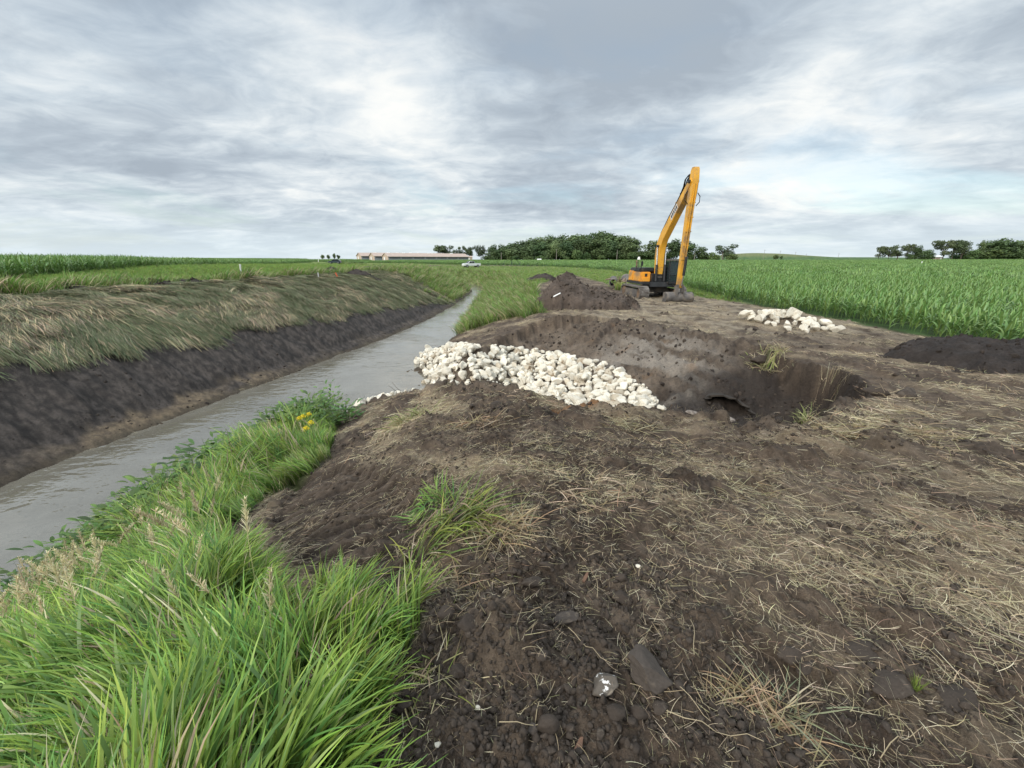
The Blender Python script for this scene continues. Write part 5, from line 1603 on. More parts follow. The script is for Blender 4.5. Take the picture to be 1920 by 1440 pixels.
def vehicle(name, px, py, rz, prof, glass, W, wheels, rad, mat, label, cat, bed=None, dist=None):
    x, y, z = GF(px, py)
    if dist: x, y = at_depth(px, dist), dist
    z = gz(x, y)
    t = empty(name, (x, y, z + 0.05), rz)
    MB().prism(prof, 'y', -W / 2, W / 2).build('body', mat, t, None, False, 0.07)
    for s in (-1, 1):
        for g in glass:
            MB().prism(g, 'y', s * (W / 2 - 0.02), s * (W / 2 + 0.015)).build('side_window', M['glass'], t)
    for wx in wheels:
        for s in (-1, 1):
            w = MB().tube([(wx, s * (W / 2 - 0.24), rad), (wx, s * (W / 2 + 0.02), rad)], rad, 18).build('wheel', M['tyre'], t, None, True)
            MB().tube([(wx, s * (W / 2 + 0.0), rad), (wx, s * (W / 2 + 0.035), rad)], rad * 0.6, 14).build('rim', M['rim'], w, None, True)
    x0 = min(p[0] for p in prof); x1 = max(p[0] for p in prof)
    for s in (-1, 1):
        MB().box((x0 + 0.06, s * (W / 2 - 0.3), 0.82), (0.16, 0.36, 0.16)).build('headlight', M['lamp'], t)
        MB().box((x1 - 0.05, s * (W / 2 - 0.2), 0.9), (0.14, 0.2, 0.3)).build('tail_light', M['tail'], t)
    if bed: MB().box(*bed).build('load_bed', M['dark_gap'], t)
    tag(t, label, cat)
    return t
suv = [(-2.2, 0.35), (-2.25, 0.75), (-2.0, 0.95), (-1.05, 1.05), (-0.35, 1.58), (0.3, 1.68), (1.5, 1.64), (2.1, 1.15), (2.25, 0.95), (2.25, 0.35)]
v = vehicle('parked_car', 628, 491.5, 0.12, suv, [[(-0.95, 1.08), (-0.35, 1.5), (0.22, 1.58), (0.22, 1.08)], [(0.32, 1.08), (0.32, 1.58), (1.35, 1.55), (1.75, 1.1)]], 1.8, (-1.4, 1.4), 0.36, paint('dark_blue_paint', (0.035, 0.05, 0.07)), 'dark blue car parked on the track left of the barns', 'car', None, 158)
MB().add([(-1.06, -0.75, 1.07), (-1.06, 0.75, 1.07), (-0.38, 0.68, 1.56), (-0.38, -0.68, 1.56), (-1.1, -0.75, 1.06), (-1.1, 0.75, 1.06), (-0.42, 0.68, 1.58), (-0.42, -0.68, 1.58)], [(0, 1, 2, 3), (4, 7, 6, 5), (0, 4, 5, 1), (1, 5, 6, 2), (2, 6, 7, 3), (3, 7, 4, 0)]).build('windscreen', M['glass'], v)
pk = [(-2.75, 0.45), (-2.8, 0.9), (-2.6, 1.12), (-1.45, 1.2), (-0.85, 1.82), (0.55, 1.86), (0.8, 1.22), (2.75, 1.2), (2.8, 0.5)]
v = vehicle('pickup_truck', 884, 501.5, 0.5, pk, [[(-1.25, 1.22), (-0.8, 1.74), (-0.25, 1.78), (-0.25, 1.22)], [(-0.15, 1.22), (-0.15, 1.78), (0.48, 1.78), (0.66, 1.24)]], 1.95, (-1.75, 1.75), 0.41, paint('white_car_paint', (0.75, 0.76, 0.77)), 'white pickup truck parked on the grass beyond the ditch bend', 'pickup truck', ((1.75, 0, 1.2), (1.8, 1.65, 0.06)))
MB().add([(-1.46, -0.8, 1.22), (-1.46, 0.8, 1.22), (-0.88, 0.72, 1.79), (-0.88, -0.72, 1.79), (-1.5, -0.8, 1.21), (-1.5, 0.8, 1.21), (-0.92, 0.72, 1.81), (-0.92, -0.72, 1.81)], [(0, 1, 2, 3), (4, 7, 6, 5), (0, 4, 5, 1), (1, 5, 6, 2), (2, 6, 7, 3), (3, 7, 4, 0)]).build('windscreen', M['glass'], v)

# ------------------------------------------------------------------ heaps of dug soil
def heap(name, poly_c, size, hfun, label, n=90, base=(0.062, 0.048, 0.038), rz=0.0, kind=None):
    """a mound with its own footprint, lying on the ground"""
    cx, cy = poly_c; sx, sy = size
    ca, sa = math.cos(rz), math.sin(rz)
    u = np.linspace(-1, 1, n); Uu, Vv = np.meshgrid(u, u)
    lx, ly = (Uu * sx).ravel(), (Vv * sy).ravel()
    x = cx + lx * ca - ly * sa; y = cy + lx * sa + ly * ca
    g = main_h(x, y)
    rr = np.hypot(Uu, Vv).ravel() + 0.14 * fbm(x * 1.3, y * 1.3, 3, 401)
    prof = hfun(Uu.ravel(), Vv.ravel())
    edge = sstep(1.0, 0.72, rr)
    z = prof * edge
    q = sstep(0.0, 0.15, z)
    z = z + q * (0.10 * fbm(x * 1.6, y * 1.6, 4, 402) + 0.035 * fbm(x * 5, y * 5, 3, 403) + 0.16 * clods(x, y, 0.32, 404, 0.5) * 0.6 + 0.08 * clods(x, y, 0.13, 405, 0.6) * 0.7)
    z = g + z - 0.16 * (1 - sstep(0.98, 0.8, rr)) - 0.05
    k = np.clip(0.5 + 0.5 * fbm(x * 1.2, y * 1.2 + z, 3, 406) + 0.2 * fbm(x * 4, y * 4, 2, 407), 0, 1)[:, None]
    col = np.array(base)[None] * (0.75 + 0.95 * k)
    i = np.arange(n - 1)[:, None] * n; j = np.arange(n - 1)[None, :]
    F = np.stack([i + j, i + j + 1, i + n + j + 1, i + n + j], -1).reshape(-1, 4)
    me = mesh_np(name, np.stack([x - cx, y - cy, z], 1), F, True, col)
    o = link(name, me, M['soil'])
    o.location = (cx, cy, 0)
    tag(o, label, 'soil heap')
    return o
def big_heap(u, v):
    a = 2.0 * np.clip(1 - np.hypot((u + 0.36) / 0.68, v / 0.95), 0, 1) ** 0.8
    b = 1.15 * np.clip(1 - np.hypot((u - 0.12) / 0.8, (v + 0.1) / 0.9), 0, 1) ** 0.8
    c = 0.75 * np.clip(1 - np.hypot((u - 0.5) / 0.55, (v + 0.1) / 0.8), 0, 1) ** 0.7
    return np.maximum(np.maximum(a, b), c)
heap('spoil_heap', (4.3, 23.2), (3.4, 2.3), big_heap, 'tall peaked heap of brown dug soil left of the excavator', 120, (0.072, 0.055, 0.044))
def long_heap(u, v):
    a = 0.92 * np.clip(1 - np.hypot((u - 0.28) / 0.75, v / 0.95), 0, 1) ** 0.6
    b = 0.68 * np.clip(1 - np.hypot((u + 0.45) / 0.55, v / 0.9), 0, 1) ** 0.6
    return np.maximum(a, b)
heap('black_soil_heap', (14.2, 9.9), (4.6, 1.95), long_heap, 'long low pile of black topsoil in front of the corn', 120, (0.032, 0.026, 0.023), -0.12)
heap('low_soil_heap', (3.4, 54), (3.0, 1.6), lambda u, v: 0.85 * np.clip(1 - np.hypot((u - 0.35) / 0.6, v), 0, 1) ** 0.7 + 0.45 * np.clip(1 - np.hypot((u + 0.3) / 0.7, v), 0, 1), 'low dark soil heap in the grass behind the tall heap', 60, (0.042, 0.034, 0.029))
p_ = G(645, 517)
heap('sod_heap', (p_[0], p_[1] + 2.2), (3.2, 1.3), lambda u, v: 0.62 * np.clip(1 - np.abs(v), 0, 1) ** 0.6 * (0.7 + 0.3 * np.sin(u * 7)), 'row of dark sods on the left bank behind the red stake', 60, (0.038, 0.031, 0.026))
p_ = G(705, 505)
heap('sod_heap', (p_[0], p_[1] + 1), (2.8, 1.2), lambda u, v: 0.6 * np.clip(1 - np.hypot(u, v), 0, 1) ** 0.6, 'grey clods half hidden in the tall grass of the left bank', 50, (0.07, 0.062, 0.052))
for a, b, w, l in ((452, 523, 0.85, 'dark sod at the foot of the white marker post'), (414, 526, 0.4, 'small round sod left of the marker post'), (480, 523, 0.75, 'low dark sod right of the marker post'), (350, 535, 1.2, 'broad clump of torn sod on the left bank edge'), (270, 537, 1.6, 'long strip of torn sod near the left bank edge'), (120, 548, 1.1, 'dark tangled sod on the near end of the left bank')):
    p_ = G(a, b)
    heap('sod_clump', (p_[0], p_[1] + 0.3), (w, w * 0.6), lambda u, v: 0.42 * np.clip(1 - np.hypot(u, v), 0, 1) ** 0.6, l, 36, (0.045, 0.038, 0.032))['group'] = 'sods along the left bank'

# ------------------------------------------------------------------ stones and clods at the camera's foot
def stone(name, px, py, w, hgt, dep, mat, label, cat, seed, flat=0.8, rz=0.0, sink=0.3, group=None, sub=4, tilt=(0, 0), rough=0.06, cut=(0.6, 0.92)):
    x, y, z = GF(px, py)
    f = px_of(x, y, z)[2]
    s = w / FPX * f / 2
    me = rock_mesh(name, seed, flat, 9, sub, rough, cut)
    o = link(name, me, M[mat])
    o.location = (x, y, z + s * hgt * (1 - sink))
    o.scale = (s, s * dep, s * hgt); o.rotation_euler = (tilt[0], tilt[1], rz)
    tag(o, label, cat, group)
    return o
o_ = stone('field_stone', 1208, 1300, 94, 0.62, 0.72, 'field_stone', 'large dark smooth stone with pale specks lying in the loose soil', 'stone', 501, 0.95, -0.55, 0.35, tilt=(0.1, 0.15), rough=0.09, cut=(0.42, 0.8))
o_.scale.x *= 1.1; o_.data.set_sharp_from_angle(angle=R(28))
stone('flecked_stone', 1130, 1318, 54, 0.9, 0.9, 'flecked', 'small broken stone with a white chalky face', 'stone', 502, 0.9, 0.3, 0.3, cut=(0.42, 0.75), rough=0.1)
stone('long_stone', 1026, 1398, 40, 1.3, 0.9, 'clod', 'upright oblong brown clod at the bottom of the picture', 'clod', 503, 1.0, 0.2, 0.35, tilt=(0.3, 0.1))
stone('grey_pebble', 997, 1402, 24, 1.2, 0.9, 'field_stone', 'small grey stone leaning beside the oblong clod', 'stone', 504, 1.0, 0.2, 0.3)
stone('flat_stone', 1062, 1162, 44, 0.5, 0.6, 'field_stone', 'flat grey brown stone behind the loose soil mound', 'stone', 505, 0.7, 0.25, 0.3)
stone('white_pebble', 895, 1342, 12, 0.8, 0.9, 'lime', 'tiny white pebble left of the loose soil mound', 'pebble', 506)
stone('white_pebble', 1196, 1062, 12, 0.8, 0.9, 'lime', 'white pebble on the bare soil behind the flat stone', 'pebble', 507)
stone('white_pebble', 822, 1410, 13, 0.8, 0.9, 'lime', 'tan pebble near the bottom edge by the grass', 'pebble', 508)
q_ = random.Random(77)
for i, (px, py, w, l) in enumerate(((880, 1212, 46, 'dark clod on the left shoulder of the loose soil mound'), (838, 1180, 42, 'dark clod between the grass and the soil mound'), (860, 1275, 40, 'round clod below the left side of the soil mound'), (1150, 1372, 40, 'round dark clod below the white faced stone'), (1196, 1358, 46, 'dark clod tucked under the large stone'), (1232, 1352, 40, 'brown clod below the right end of the large stone'),
                                   (1016, 1270, 34, 'clod at the right foot of the soil mound'), (930, 1400, 30, 'clod at the bottom edge left of the oblong clod'), (760, 1330, 34, 'dark clod under the overhanging grass tip'), (845, 1118, 30, 'oblong clod at the grass edge by the dry clump'), (1000, 1102, 40, 'clod amid straw above the soil mound'), (1025, 1075, 30, 'small clod amid straw near the upright stalk'),
                                   (1170, 1118, 44, 'clod beside the drift of fine straw'), (1165, 1085, 30, 'small clod behind the drift of fine straw'), (1480, 1245, 60, 'smooth rounded clod on the right slope'), (1505, 1262, 40, 'smaller rounded clod beside the smooth one'), (1665, 1290, 70, 'flat slab of soil on the right slope'), (1790, 1318, 76, 'cracked slab of soil near the right edge'),
                                   (1620, 1230, 66, 'dark slab of soil lying in the wheel rut'), (1425, 690, 40, 'rounded lump of soil on the rim of the pit'), (1640, 742, 40, 'dark clod on the right rim of the pit'), (1700, 742, 54, 'dark lump of soil right of the pit'), (930, 770, 34, 'dark clod on the crest before the riprap'), (860, 985, 34, 'dark clod behind the green tuft'))):
    stone('soil_clod', px, py, w, 0.62 if 'slab' not in l else 0.3, q_.uniform(0.6, 1.0), 'clod', l, 'clod', 520 + i, 0.85, q_.uniform(-0.6, 0.6), 0.45, 'clods of soil on the bank', 3, rough=0.16)

# fine crumbs of soil by the foot of the camera
crumbs = []
for i in range(6):
    me = rock_mesh('crumb', 700 + i, 0.85, 8, 2, 0.22, (0.35, 0.8)); me.materials.append(M['clod']); crumbs.append(bpy.data.objects.new('c', me))
def soil_crumbs():
    x, y = polar_cand(26000, 0.7, 9, -50, 64, 0.9)
    m = z_masks(x, y)
    w = sstep(-0.3, 0.5, fbm(x * 1.2, y * 1.2, 3, 451) + 0.8 * sstep(1.2, 0.4, np.hypot(x - 0.05, y - 1.1))) * m['field'] * (1 - m['ramp'] * 0.8)
    keep = RNG.uniform(0, 1, len(x)) < w
    x, y = x[keep], y[keep]
    n = len(x)
    s = 0.004 + 0.016 * RNG.uniform(0, 1, n) ** 4 + 0.002 * np.hypot(x, y)
    z = full_h(x, y)
    scatter('soil_crumbs', 'loose crumbs of dark soil on the bare ground', crumbs, np.stack([x, y, z + s * 0.3], 1), RNG.uniform(0, 6.28, (n, 3)), s, RNG.integers(0, 6, n))
soil_crumbs()

# broken lumps on the dug faces, the heaps and the mud of the left bank
lumps = []
for i in range(6):
    me = rock_mesh('lump', 760 + i, 0.8, 10, 2, 0.14, (0.45, 0.85)); me.materials.append(M['clod']); lumps.append(bpy.data.objects.new('c', me))
lumps_dark = []
for i in range(6):
    me = rock_mesh('lump', 780 + i, 0.8, 10, 2, 0.14, (0.45, 0.85)); me.materials.append(M['clod_dark']); lumps_dark.append(bpy.data.objects.new('c', me))
def soil_lumps():
    X, Y, Z, S, K = [], [], [], [], []
    x, y = cand(9000, -3, 9.5, 4.5, 20.5)
    m = z_masks(x, y)
    k = (m['notch'] > 0.5) & (RNG.uniform(0, 1, len(x)) < 0.22 + 0.5 * sstep(0.0, 0.5, fbm(x * 0.7, y * 0.7, 3, 471)))
    x, y = x[k], y[k]
    s = 0.022 + 0.075 * RNG.uniform(0, 1, len(x)) ** 4
    z = full_h(x, y)
    n = len(x)
    scatter('dug_soil_lumps', 'broken lumps of dark soil on the sides of the dug outlet', lumps + lumps_dark, np.stack([x, y, z - s * 0.2], 1), RNG.uniform(0, 6.28, (n, 3)), s, RNG.integers(0, 12, n))
    x, y = cand(16000, -19, -6.5, 5, 42)
    m = z_masks(x, y)
    k = (m['mud'] > 0.4) & (RNG.uniform(0, 1, len(x)) < 0.06 + 0.3 * sstep(0.05, 0.5, fbm(x * 0.6, y * 0.6, 3, 472) + 0.35 * sstep(0.2, 0.05, m['lf'])))
    x, y = x[k], y[k]
    s = 0.018 + 0.06 * RNG.uniform(0, 1, len(x)) ** 4
    z = full_h(x, y); n = len(x)
    scatter('bank_mud_lumps', 'small lumps of dark mud on the scraped left bank', lumps_dark + lumps[:2], np.stack([x, y, z - s * 0.25], 1), RNG.uniform(0, 6.28, (n, 3)), s, RNG.integers(0, 8, n))
    x, y = polar_cand(9000, 5, 40, -10, 62, 0.9)
    m = z_masks(x, y)
    k = (m['field'] * (1 - m['notch']) > 0.6) & (RNG.uniform(0, 1, len(x)) < 0.35 * sstep(0.1, 0.5, fbm(x * 0.6, y * 0.6, 3, 473)))
    x, y = x[k], y[k]; n = len(x)
    s = 0.02 + 0.07 * RNG.uniform(0, 1, n) ** 4
    scatter('field_clods', 'scattered soil clods over the driven ground', lumps + lumps_dark[:3], np.stack([x, y, full_h(x, y) + s * 0.2], 1), RNG.uniform(0, 6.28, (n, 3)), s, RNG.integers(0, 9, n))
    P, S, I = [], [], []
    for o in scene.objects:
        if o.type == 'MESH' and o.get('category') == 'soil heap':
            c = np.empty(len(o.data.vertices) * 3, np.float32); o.data.vertices.foreach_get('co', c); c = c.reshape(-1, 3) + np.array(o.location)[None]
            up = c[:, 2] - main_h(c[:, 0], c[:, 1])
            ok = np.where(up > 0.02)[0]
            if len(ok) < 10: continue
            big = o.name.startswith('spoil') or o.name.startswith('black')
            n = 900 if o.name.startswith('spoil') else 500 if big else 100
            j = RNG.choice(ok, n)
            q = c[j] + RNG.normal(0, 0.02, (n, 3))
            s = (0.02 + 0.085 * RNG.uniform(0, 1, n) ** 3.5)
            P.append(q); S.append(s); I.append(RNG.integers(0, 6, n) + (0 if o.name.startswith('spoil') else 6))
    P = np.vstack(P); n = len(P)
    scatter('heap_lumps', 'lumps and crumbs of soil lying on the heaps', lumps + lumps_dark, P, RNG.uniform(0, 6.28, (n, 3)), np.concatenate(S), np.concatenate(I))
soil_lumps()

# ------------------------------------------------------------------ separate tufts and clumps
def clump(name, px, py, n, L, w, yaw, wild, lean, rad, pal, dry, label, cat, scale_y=1.0):
    x, y, z = GF(px, py)
    V, F, Cc = tuft(n, L, w, lean, 0.35, rad, pal, dry, 5, wild)
    ca, sa = math.cos(yaw), math.sin(yaw)
    V = np.stack([V[:, 0] * ca - V[:, 1] * sa, (V[:, 0] * sa + V[:, 1] * ca) * scale_y, V[:, 2]], 1)
    V[:, 2] += main_h(x + V[:, 0], y + V[:, 1]) - float(main_h(np.array([x]), np.array([y]))[0])
    o = link(name, mesh_np(name, V, F, False, Cc), M['grass'])
    o.location = (x, y, z)
    tag(o, label, cat)
    return o
HAY = [((0.34, 0.22, 0.12), (0.48, 0.36, 0.20)), ((0.40, 0.31, 0.16), (0.50, 0.42, 0.24)), ((0.22, 0.20, 0.09), (0.34, 0.32, 0.15))]
clump('grass_tuft', 862, 985, 150, 0.42, 0.009, R(-20), 1.1, (0.9, 1.6), 0.16, GREEN[1:], 0.08, 'bright green tuft flopped over the bare soil beside the dark ramp', 'grass tuft')
clump('grass_tuft', 825, 950, 110, 0.36, 0.009, R(150), 0.9, (0.8, 1.6), 0.12, GREEN[1:], 0.06, 'green tuft tip trailing left over the dark ramp', 'grass tuft')
clump('grass_tuft', 800, 1035, 110, 0.34, 0.008, R(20), 1.2, (0.8, 1.6), 0.2, GREEN[1:], 0.15, 'green grass edge under the dark ramp', 'grass tuft')
clump('dry_clump', 868, 1080, 520, 0.24, 0.0045, R(30), 2.6, (1.25, 1.75), 0.22, HAY, 0.2, 'tan withered grass clump beside the long green grass', 'dry grass clump')
clump('dry_clump', 940, 1000, 260, 0.28, 0.005, R(0), 2.5, (1.1, 1.8), 0.2, HAY, 0.2, 'tan trampled grass right of the bright green tuft', 'dry grass clump')
clump('dry_clump', 790, 1265, 260, 0.26, 0.005, R(60), 2.0, (1.0, 1.7), 0.14, HAY[1:] + GREEN[3:], 0.3, 'greyish straw clump pulled from the grass by the soil mound', 'dry grass clump')
clump('dry_clump', 1415, 1385, 420, 0.17, 0.0032, R(-40), 2.6, (1.35, 1.75), 0.17, HAY, 0.1, 'large brown straw clump at the bottom right', 'dry grass clump')
clump('grass_tuft', 1470, 1335, 46, 0.24, 0.005, R(-20), 1.4, (1.1, 1.65), 0.05, [((0.16, 0.18, 0.10), (0.30, 0.33, 0.20))], 0.2, 'pale green uprooted grass lying across the brown clump', 'grass tuft')
clump('grass_sprout', 1714, 1300, 34, 0.10, 0.004, 0.0, 3.1, (0.0, 0.5), 0.012, GREEN[3:], 0.0, 'tiny green sprout alone on the right slope', 'grass sprout')
clump('grass_tuft', 1506, 800, 90, 0.42, 0.009, R(100), 1.8, (0.2, 1.5), 0.12, [((0.12, 0.16, 0.05), (0.30, 0.36, 0.13))], 0.25, 'pale green sprig of grass hanging at the lip of the pit', 'grass tuft')
clump('dry_clump', 1560, 800, 360, 0.45, 0.007, R(-40), 2.6, (1.3, 1.75), 0.5, HAY, 0.4, 'tangle of torn roots and straw right of the pale sprig', 'dry grass clump')
clump('dry_clump', 1700, 805, 380, 0.45, 0.007, R(-60), 2.6, (1.3, 1.75), 0.6, HAY[1:], 0.4, 'matted dry grass strewn right of the pit', 'dry grass clump')
clump('dry_clump', 1440, 665, 220, 0.4, 0.010, R(200), 1.6, (0.8, 1.7), 0.45, HAY[1:] + GREEN[3:], 0.3, 'tuft of dry and green grass hanging over the back rim of the pit', 'dry grass clump')
for k_, (a, b, w, l) in enumerate(((705, 805, 0.34, 'matted brown straw on the left end of the crest'), (830, 805, 0.30, 'dry straw drift on the crest under the riprap'), (985, 835, 0.36, 'tangled straw below the middle of the riprap'), (1050, 880, 0.34, 'pale straw drift in the middle of the bare ground'), (1180, 800, 0.34, 'greenish straw on the crest near the riprap tail'), (1250, 830, 0.34, 'straw drift below the riprap tail'), (1120, 930, 0.30, 'loose straw pile in the middle of the wheelings'), (1380, 905, 0.34, 'straw drift below the hole'), (1830, 855, 0.5, 'matted straw near the right edge'), (1720, 960, 0.4, 'straw swath on the right slope'), (1560, 735, 0.4, 'straw lying along the right lip of the pit'), (1760, 720, 0.5, 'straw swath before the black soil pile'))):
    clump('straw_drift', a, b, 170, 0.26, 0.0050, R(-30), 2.8, (1.2, 1.75), w, HAY + [((0.45, 0.38, 0.24), (0.55, 0.47, 0.31))], 0.4, l, 'straw drift')
clump('dry_clump', 775, 790, 260, 0.5, 0.010, R(200), 1.8, (0.7, 1.7), 0.35, HAY[1:] + GREEN[3:], 0.3, 'greenish dry tuft on the crest above the submerged rocks', 'dry grass clump')
clump('dry_clump', 900, 800, 200, 0.4, 0.009, R(200), 2.4, (0.9, 1.7), 0.35, HAY, 0.3, 'brown root tangle on the crest before the riprap', 'dry grass clump')
for a, b, k in ((640, 775, 1.0), (612, 775, 0.9), (585, 790, 0.8), (560, 800, 0.7), (480, 815, 0.8), (655, 770, 0.8)):
    x, y, z = GF(a, b + 20)
    V, F, Cc = broadleaf(60, 0.62 * k, 0.13)
    o = link('leafy_weed', mesh_np('leafy_weed', V * np.array([1.6, 1.6, 1.0]), F, False, Cc), M['grass']); o.location = (x, y, z)
    tag(o, 'leafy green weed at the top end of the grass strip by the water' if a > 600 else 'leafy weed leaning over the water along the grass strip', 'weed', 'leafy weeds by the water')

M['yellow'] = simple_mat('yellow_petals', (0.80, 0.62, 0.02), 0.6, 0, 0.1, 8)
M['stem'] = simple_mat('green_stem', (0.10, 0.18, 0.05), 0.6, 0, 0.2, 8)
for i, (a, b, l) in enumerate(((577, 815, 'yellow flower head on the left of the flowering weed patch'), (587, 806, 'tallest yellow flower head near the leafy weeds'), (570, 818, 'small yellow flower head leaning to the water'), (592, 832, 'lower yellow flower head in the bright grass'), (583, 842, 'lowest yellow flower head in the bright grass'))):
    x, y, z = GF(a, b + 36)
    t = empty('yellow_flower', (x, y, z))
    H = 0.72
    MB().tube([(0, 0, 0), (0.03, 0, H * 0.5), (0.02, 0.02, H)], 0.005, 5).build('stem', M['stem'], t)
    hd = MB()
    for k in range(46):
        an = k * 2.4; r = 0.0075 * math.sqrt(k) * 1.1 * (0.6 + 0.4 * math.sin(k * 1.7) ** 2)
        hd.box((0.02 + r * math.cos(an), 0.02 + r * math.sin(an), H + 0.03 - r * 0.9 + 0.02 * math.sin(k * 5)), (0.010, 0.010, 0.006), an)
    hd.build('flower_head', M['yellow'], t)
    tag(t, l, 'flower', 'yellow flowers in the bank grass')

# loose long stalks lying about
stalk_px = [(1210, 1195, 170, 0.9), (1350, 1070, 120, -0.6), (1115, 1090, 60, 1.5), (1690, 1395, 130, 0.45), (1500, 1180, 140, -0.7), (1020, 1345, 80, 1.1), (985, 1400, 90, -0.2), (1290, 1240, 70, 1.3), (700, 960, 120, 0.55), (1560, 1150, 70, 1.2), (1700, 1090, 60, 1.3), (1280, 1340, 90, -1.0), (1330, 1400, 150, -0.5), (1100, 1230, 100, -0.9)]
for i, (px, py, w, an) in enumerate(stalk_px):
    x, y, z = GF(px, py)
    f = px_of(x, y, z)[2]; L = w / FPX * f * 1.15
    q = random.Random(i)
    mb = MB(); path = []
    for k in range(7):
        u = k / 6 - 0.5
        xx, yy = x + math.cos(an) * u * L + 0.06 * L * math.sin(u * 4 + i) * math.sin(an), y + math.sin(an) * u * L + 0.06 * L * math.sin(u * 4 + i) * math.cos(an)
        path.append((xx - x, yy - y, max(gz(xx, yy), z - 0.01) - z + 0.012 + 0.02 * math.sin(u * 5 + i) ** 2))
    mb.tube(path, 0.0017, 5, 0, 0.0009)
    o = mb.build('straw_stalk', M['lath'] if False else M.setdefault('stalk', simple_mat('dry_stalk', (0.36, 0.29, 0.18), 0.7, 0, 0.2, 9)), None, None, True)
    o.location = (x, y, z)
    tag(o, 'single long dry stalk lying on the bare soil', 'stalk', 'long dry stalks lying on the soil')

# the pale stick on the tall heap, and the broken clay tile at the outlet hole
def on_object(ob, px, py):
    """point of an object's near face that shows at a photo pixel"""
    c = np.empty(len(ob.data.vertices) * 3, np.float32); ob.data.vertices.foreach_get('co', c); c = c.reshape(-1, 3) + np.array(ob.location)[None]
    X_, Y_, f = px_of(c[:, 0], c[:, 1], c[:, 2])
    d2 = (X_ - px) ** 2 + (Y_ - py) ** 2
    near = np.argsort(d2)[:6]
    return Vector(c[near[np.argmin(f[near])]])
hh = scene.objects['spoil_heap']
pa, pb = on_object(hh, 1036, 557), on_object(hh, 1052, 549)
dv = (pb - pa).normalized() * 0.21; mid_ = (pa + pb) / 2 + Vector((0, -0.05, 0.05))
o = MB().tube([-dv, dv], 0.04, 8).build('white_pipe', M['pvc'], None, None, True)
o.location = mid_
tag(o, 'short white plastic pipe lying on the side of the tall soil heap', 'pipe')
M['tile'] = simple_mat('grey_broken_tile', (0.25, 0.215, 0.185), 0.85, 0, 0.2, 5, 0.2, 0.4, (0.10, 0.08, 0.065), 0.6)
hx, hy = HOLE
# the crushed drain mouth: a squashed pipe running back into the bank
def drain_mouth():
    K, n = 26, 9
    ax = Vector((0.42, 0.88, -0.22)).normalized(); sx = ax.cross(Vector((0, 0, 1))).normalized(); up = sx.cross(ax)
    tilt = Matrix.Rotation(0.24, 3, ax)
    sx = tilt @ sx; up = tilt @ up
    vs, fs = [], []
    q = random.Random(8)
    jag = [1 + q.uniform(-0.16, 0.2) for _ in range(K)]
    for shell in (1.0, 0.86):
        for i in range(n):
            for j in range(K):
                a = 2 * math.pi * j / K
                w, hh_ = 0.56 * shell, 0.24 * shell
                f = jag[j] if i == 0 else 1
                p = ax * (i * 0.17 - (0.10 * (f - 1) * 4 if i == 0 else 0)) + sx * (w * math.cos(a) * f) + up * (hh_ * math.sin(a) * f)
                vs.append(p[:])
    for s_ in (0, 1):
        o_ = s_ * n * K
        for i in range(n - 1):
            for j in range(K):
                j2 = (j + 1) % K
                fs.append((o_ + i * K + j, o_ + i * K + j2, o_ + (i + 1) * K + j2, o_ + (i + 1) * K + j))
    for j in range(K): fs.append((j, n * K + j, n * K + (j + 1) % K, (j + 1) % K))
    b = n * K + (n - 1) * K
    fs.append(tuple(range(b, b + K)))
    o = MB().add(vs, fs).build('drain_mouth', simple_mat('shade_dark_pipe', (0.035, 0.028, 0.022), 0.9, 0, 0.3, 5), None, None, False)  # near-black pipe colour paints in the dark of the void
    z0 = float(full_h(np.array([hx]), np.array([hy]))[0])
    o.location = (hx - 0.02, hy - 0.1, z0 + 0.13)
    tag(o, 'black crushed mouth of a buried drain at the bottom of the pit', 'drain pipe')
drain_mouth()
for dx, dy, w, d, rz, tl, l in ((-0.30, -0.42, 0.75, 0.30, -0.45, 0.25, 'flat broken grey slab below the mouth of the hole'), (-0.95, -0.30, 0.45, 0.22, -0.6, 0.1, 'smaller broken grey slab left of the hole'), (0.35, -0.62, 0.35, 0.2, -0.3, -0.2, 'thin grey shard right of the broken slab')):
    xx, yy = hx + dx, hy + dy
    me = rock_mesh('broken_slab', int(900 + dx * 10), 1.0, 10, 3, 0.05)
    o = link('broken_slab', me, M['tile']); o.scale = (w / 2, d / 2, 0.05); o.rotation_euler = (tl, 0.1, rz)
    o.location = (xx, yy, gz(xx, yy) + 0.04)
    tag(o, l, 'broken slab', 'broken slabs at the outlet hole')

# small litter
M['redwood'] = simple_mat('reddish_wood', (0.15, 0.085, 0.055), 0.85, 0, 0.35, 30)
for px, py, w, l in ((1082, 1425, 0.075, 'reddish splinter of wood at the bottom edge below the oblong clod'), (1098, 1083, 0.065, 'brown splinter of wood on the soil behind the flat stone')):
    x, y, z = GF(px, py)
    o = MB().prism([(-0.5, -0.10), (0.1, -0.16), (0.5, -0.05), (0.42, 0.08), (-0.05, 0.15), (-0.46, 0.12)], 'z', -0.06, 0.08).build('wood_splinter', M['redwood'], None, None, False, 0.02)
    o.scale = (w, w, w); o.location = (x, y, z + 0.008); o.rotation_euler = (0.25, -0.3, 1.0)
    tag(o, l, 'wood splinter')
for px, py, yy, l in ((744, 735, 13.6, 'left of two bare twigs standing over the submerged rocks'), (752, 734, 13.5, 'right of two bare twigs standing over the submerged rocks')):
    d = cam_ray(px, py); s_ = yy / d[1]
    x, z = d[0] * s_, CAM_H + d[2] * s_
    g0 = gz(x, yy)
    o = MB().tube([(0, 0, min(g0 - z, -0.05)), (-0.02, 0, 0.02), (-0.16, 0.02, 0.14), (-0.30, 0.03, 0.24 if px < 748 else 0.34)], 0.012, 5, 0, 0.005).build('bare_twig', M['bark'], None, None, True)
    o.location = (x, yy, z)
    tag(o, l, 'twig')
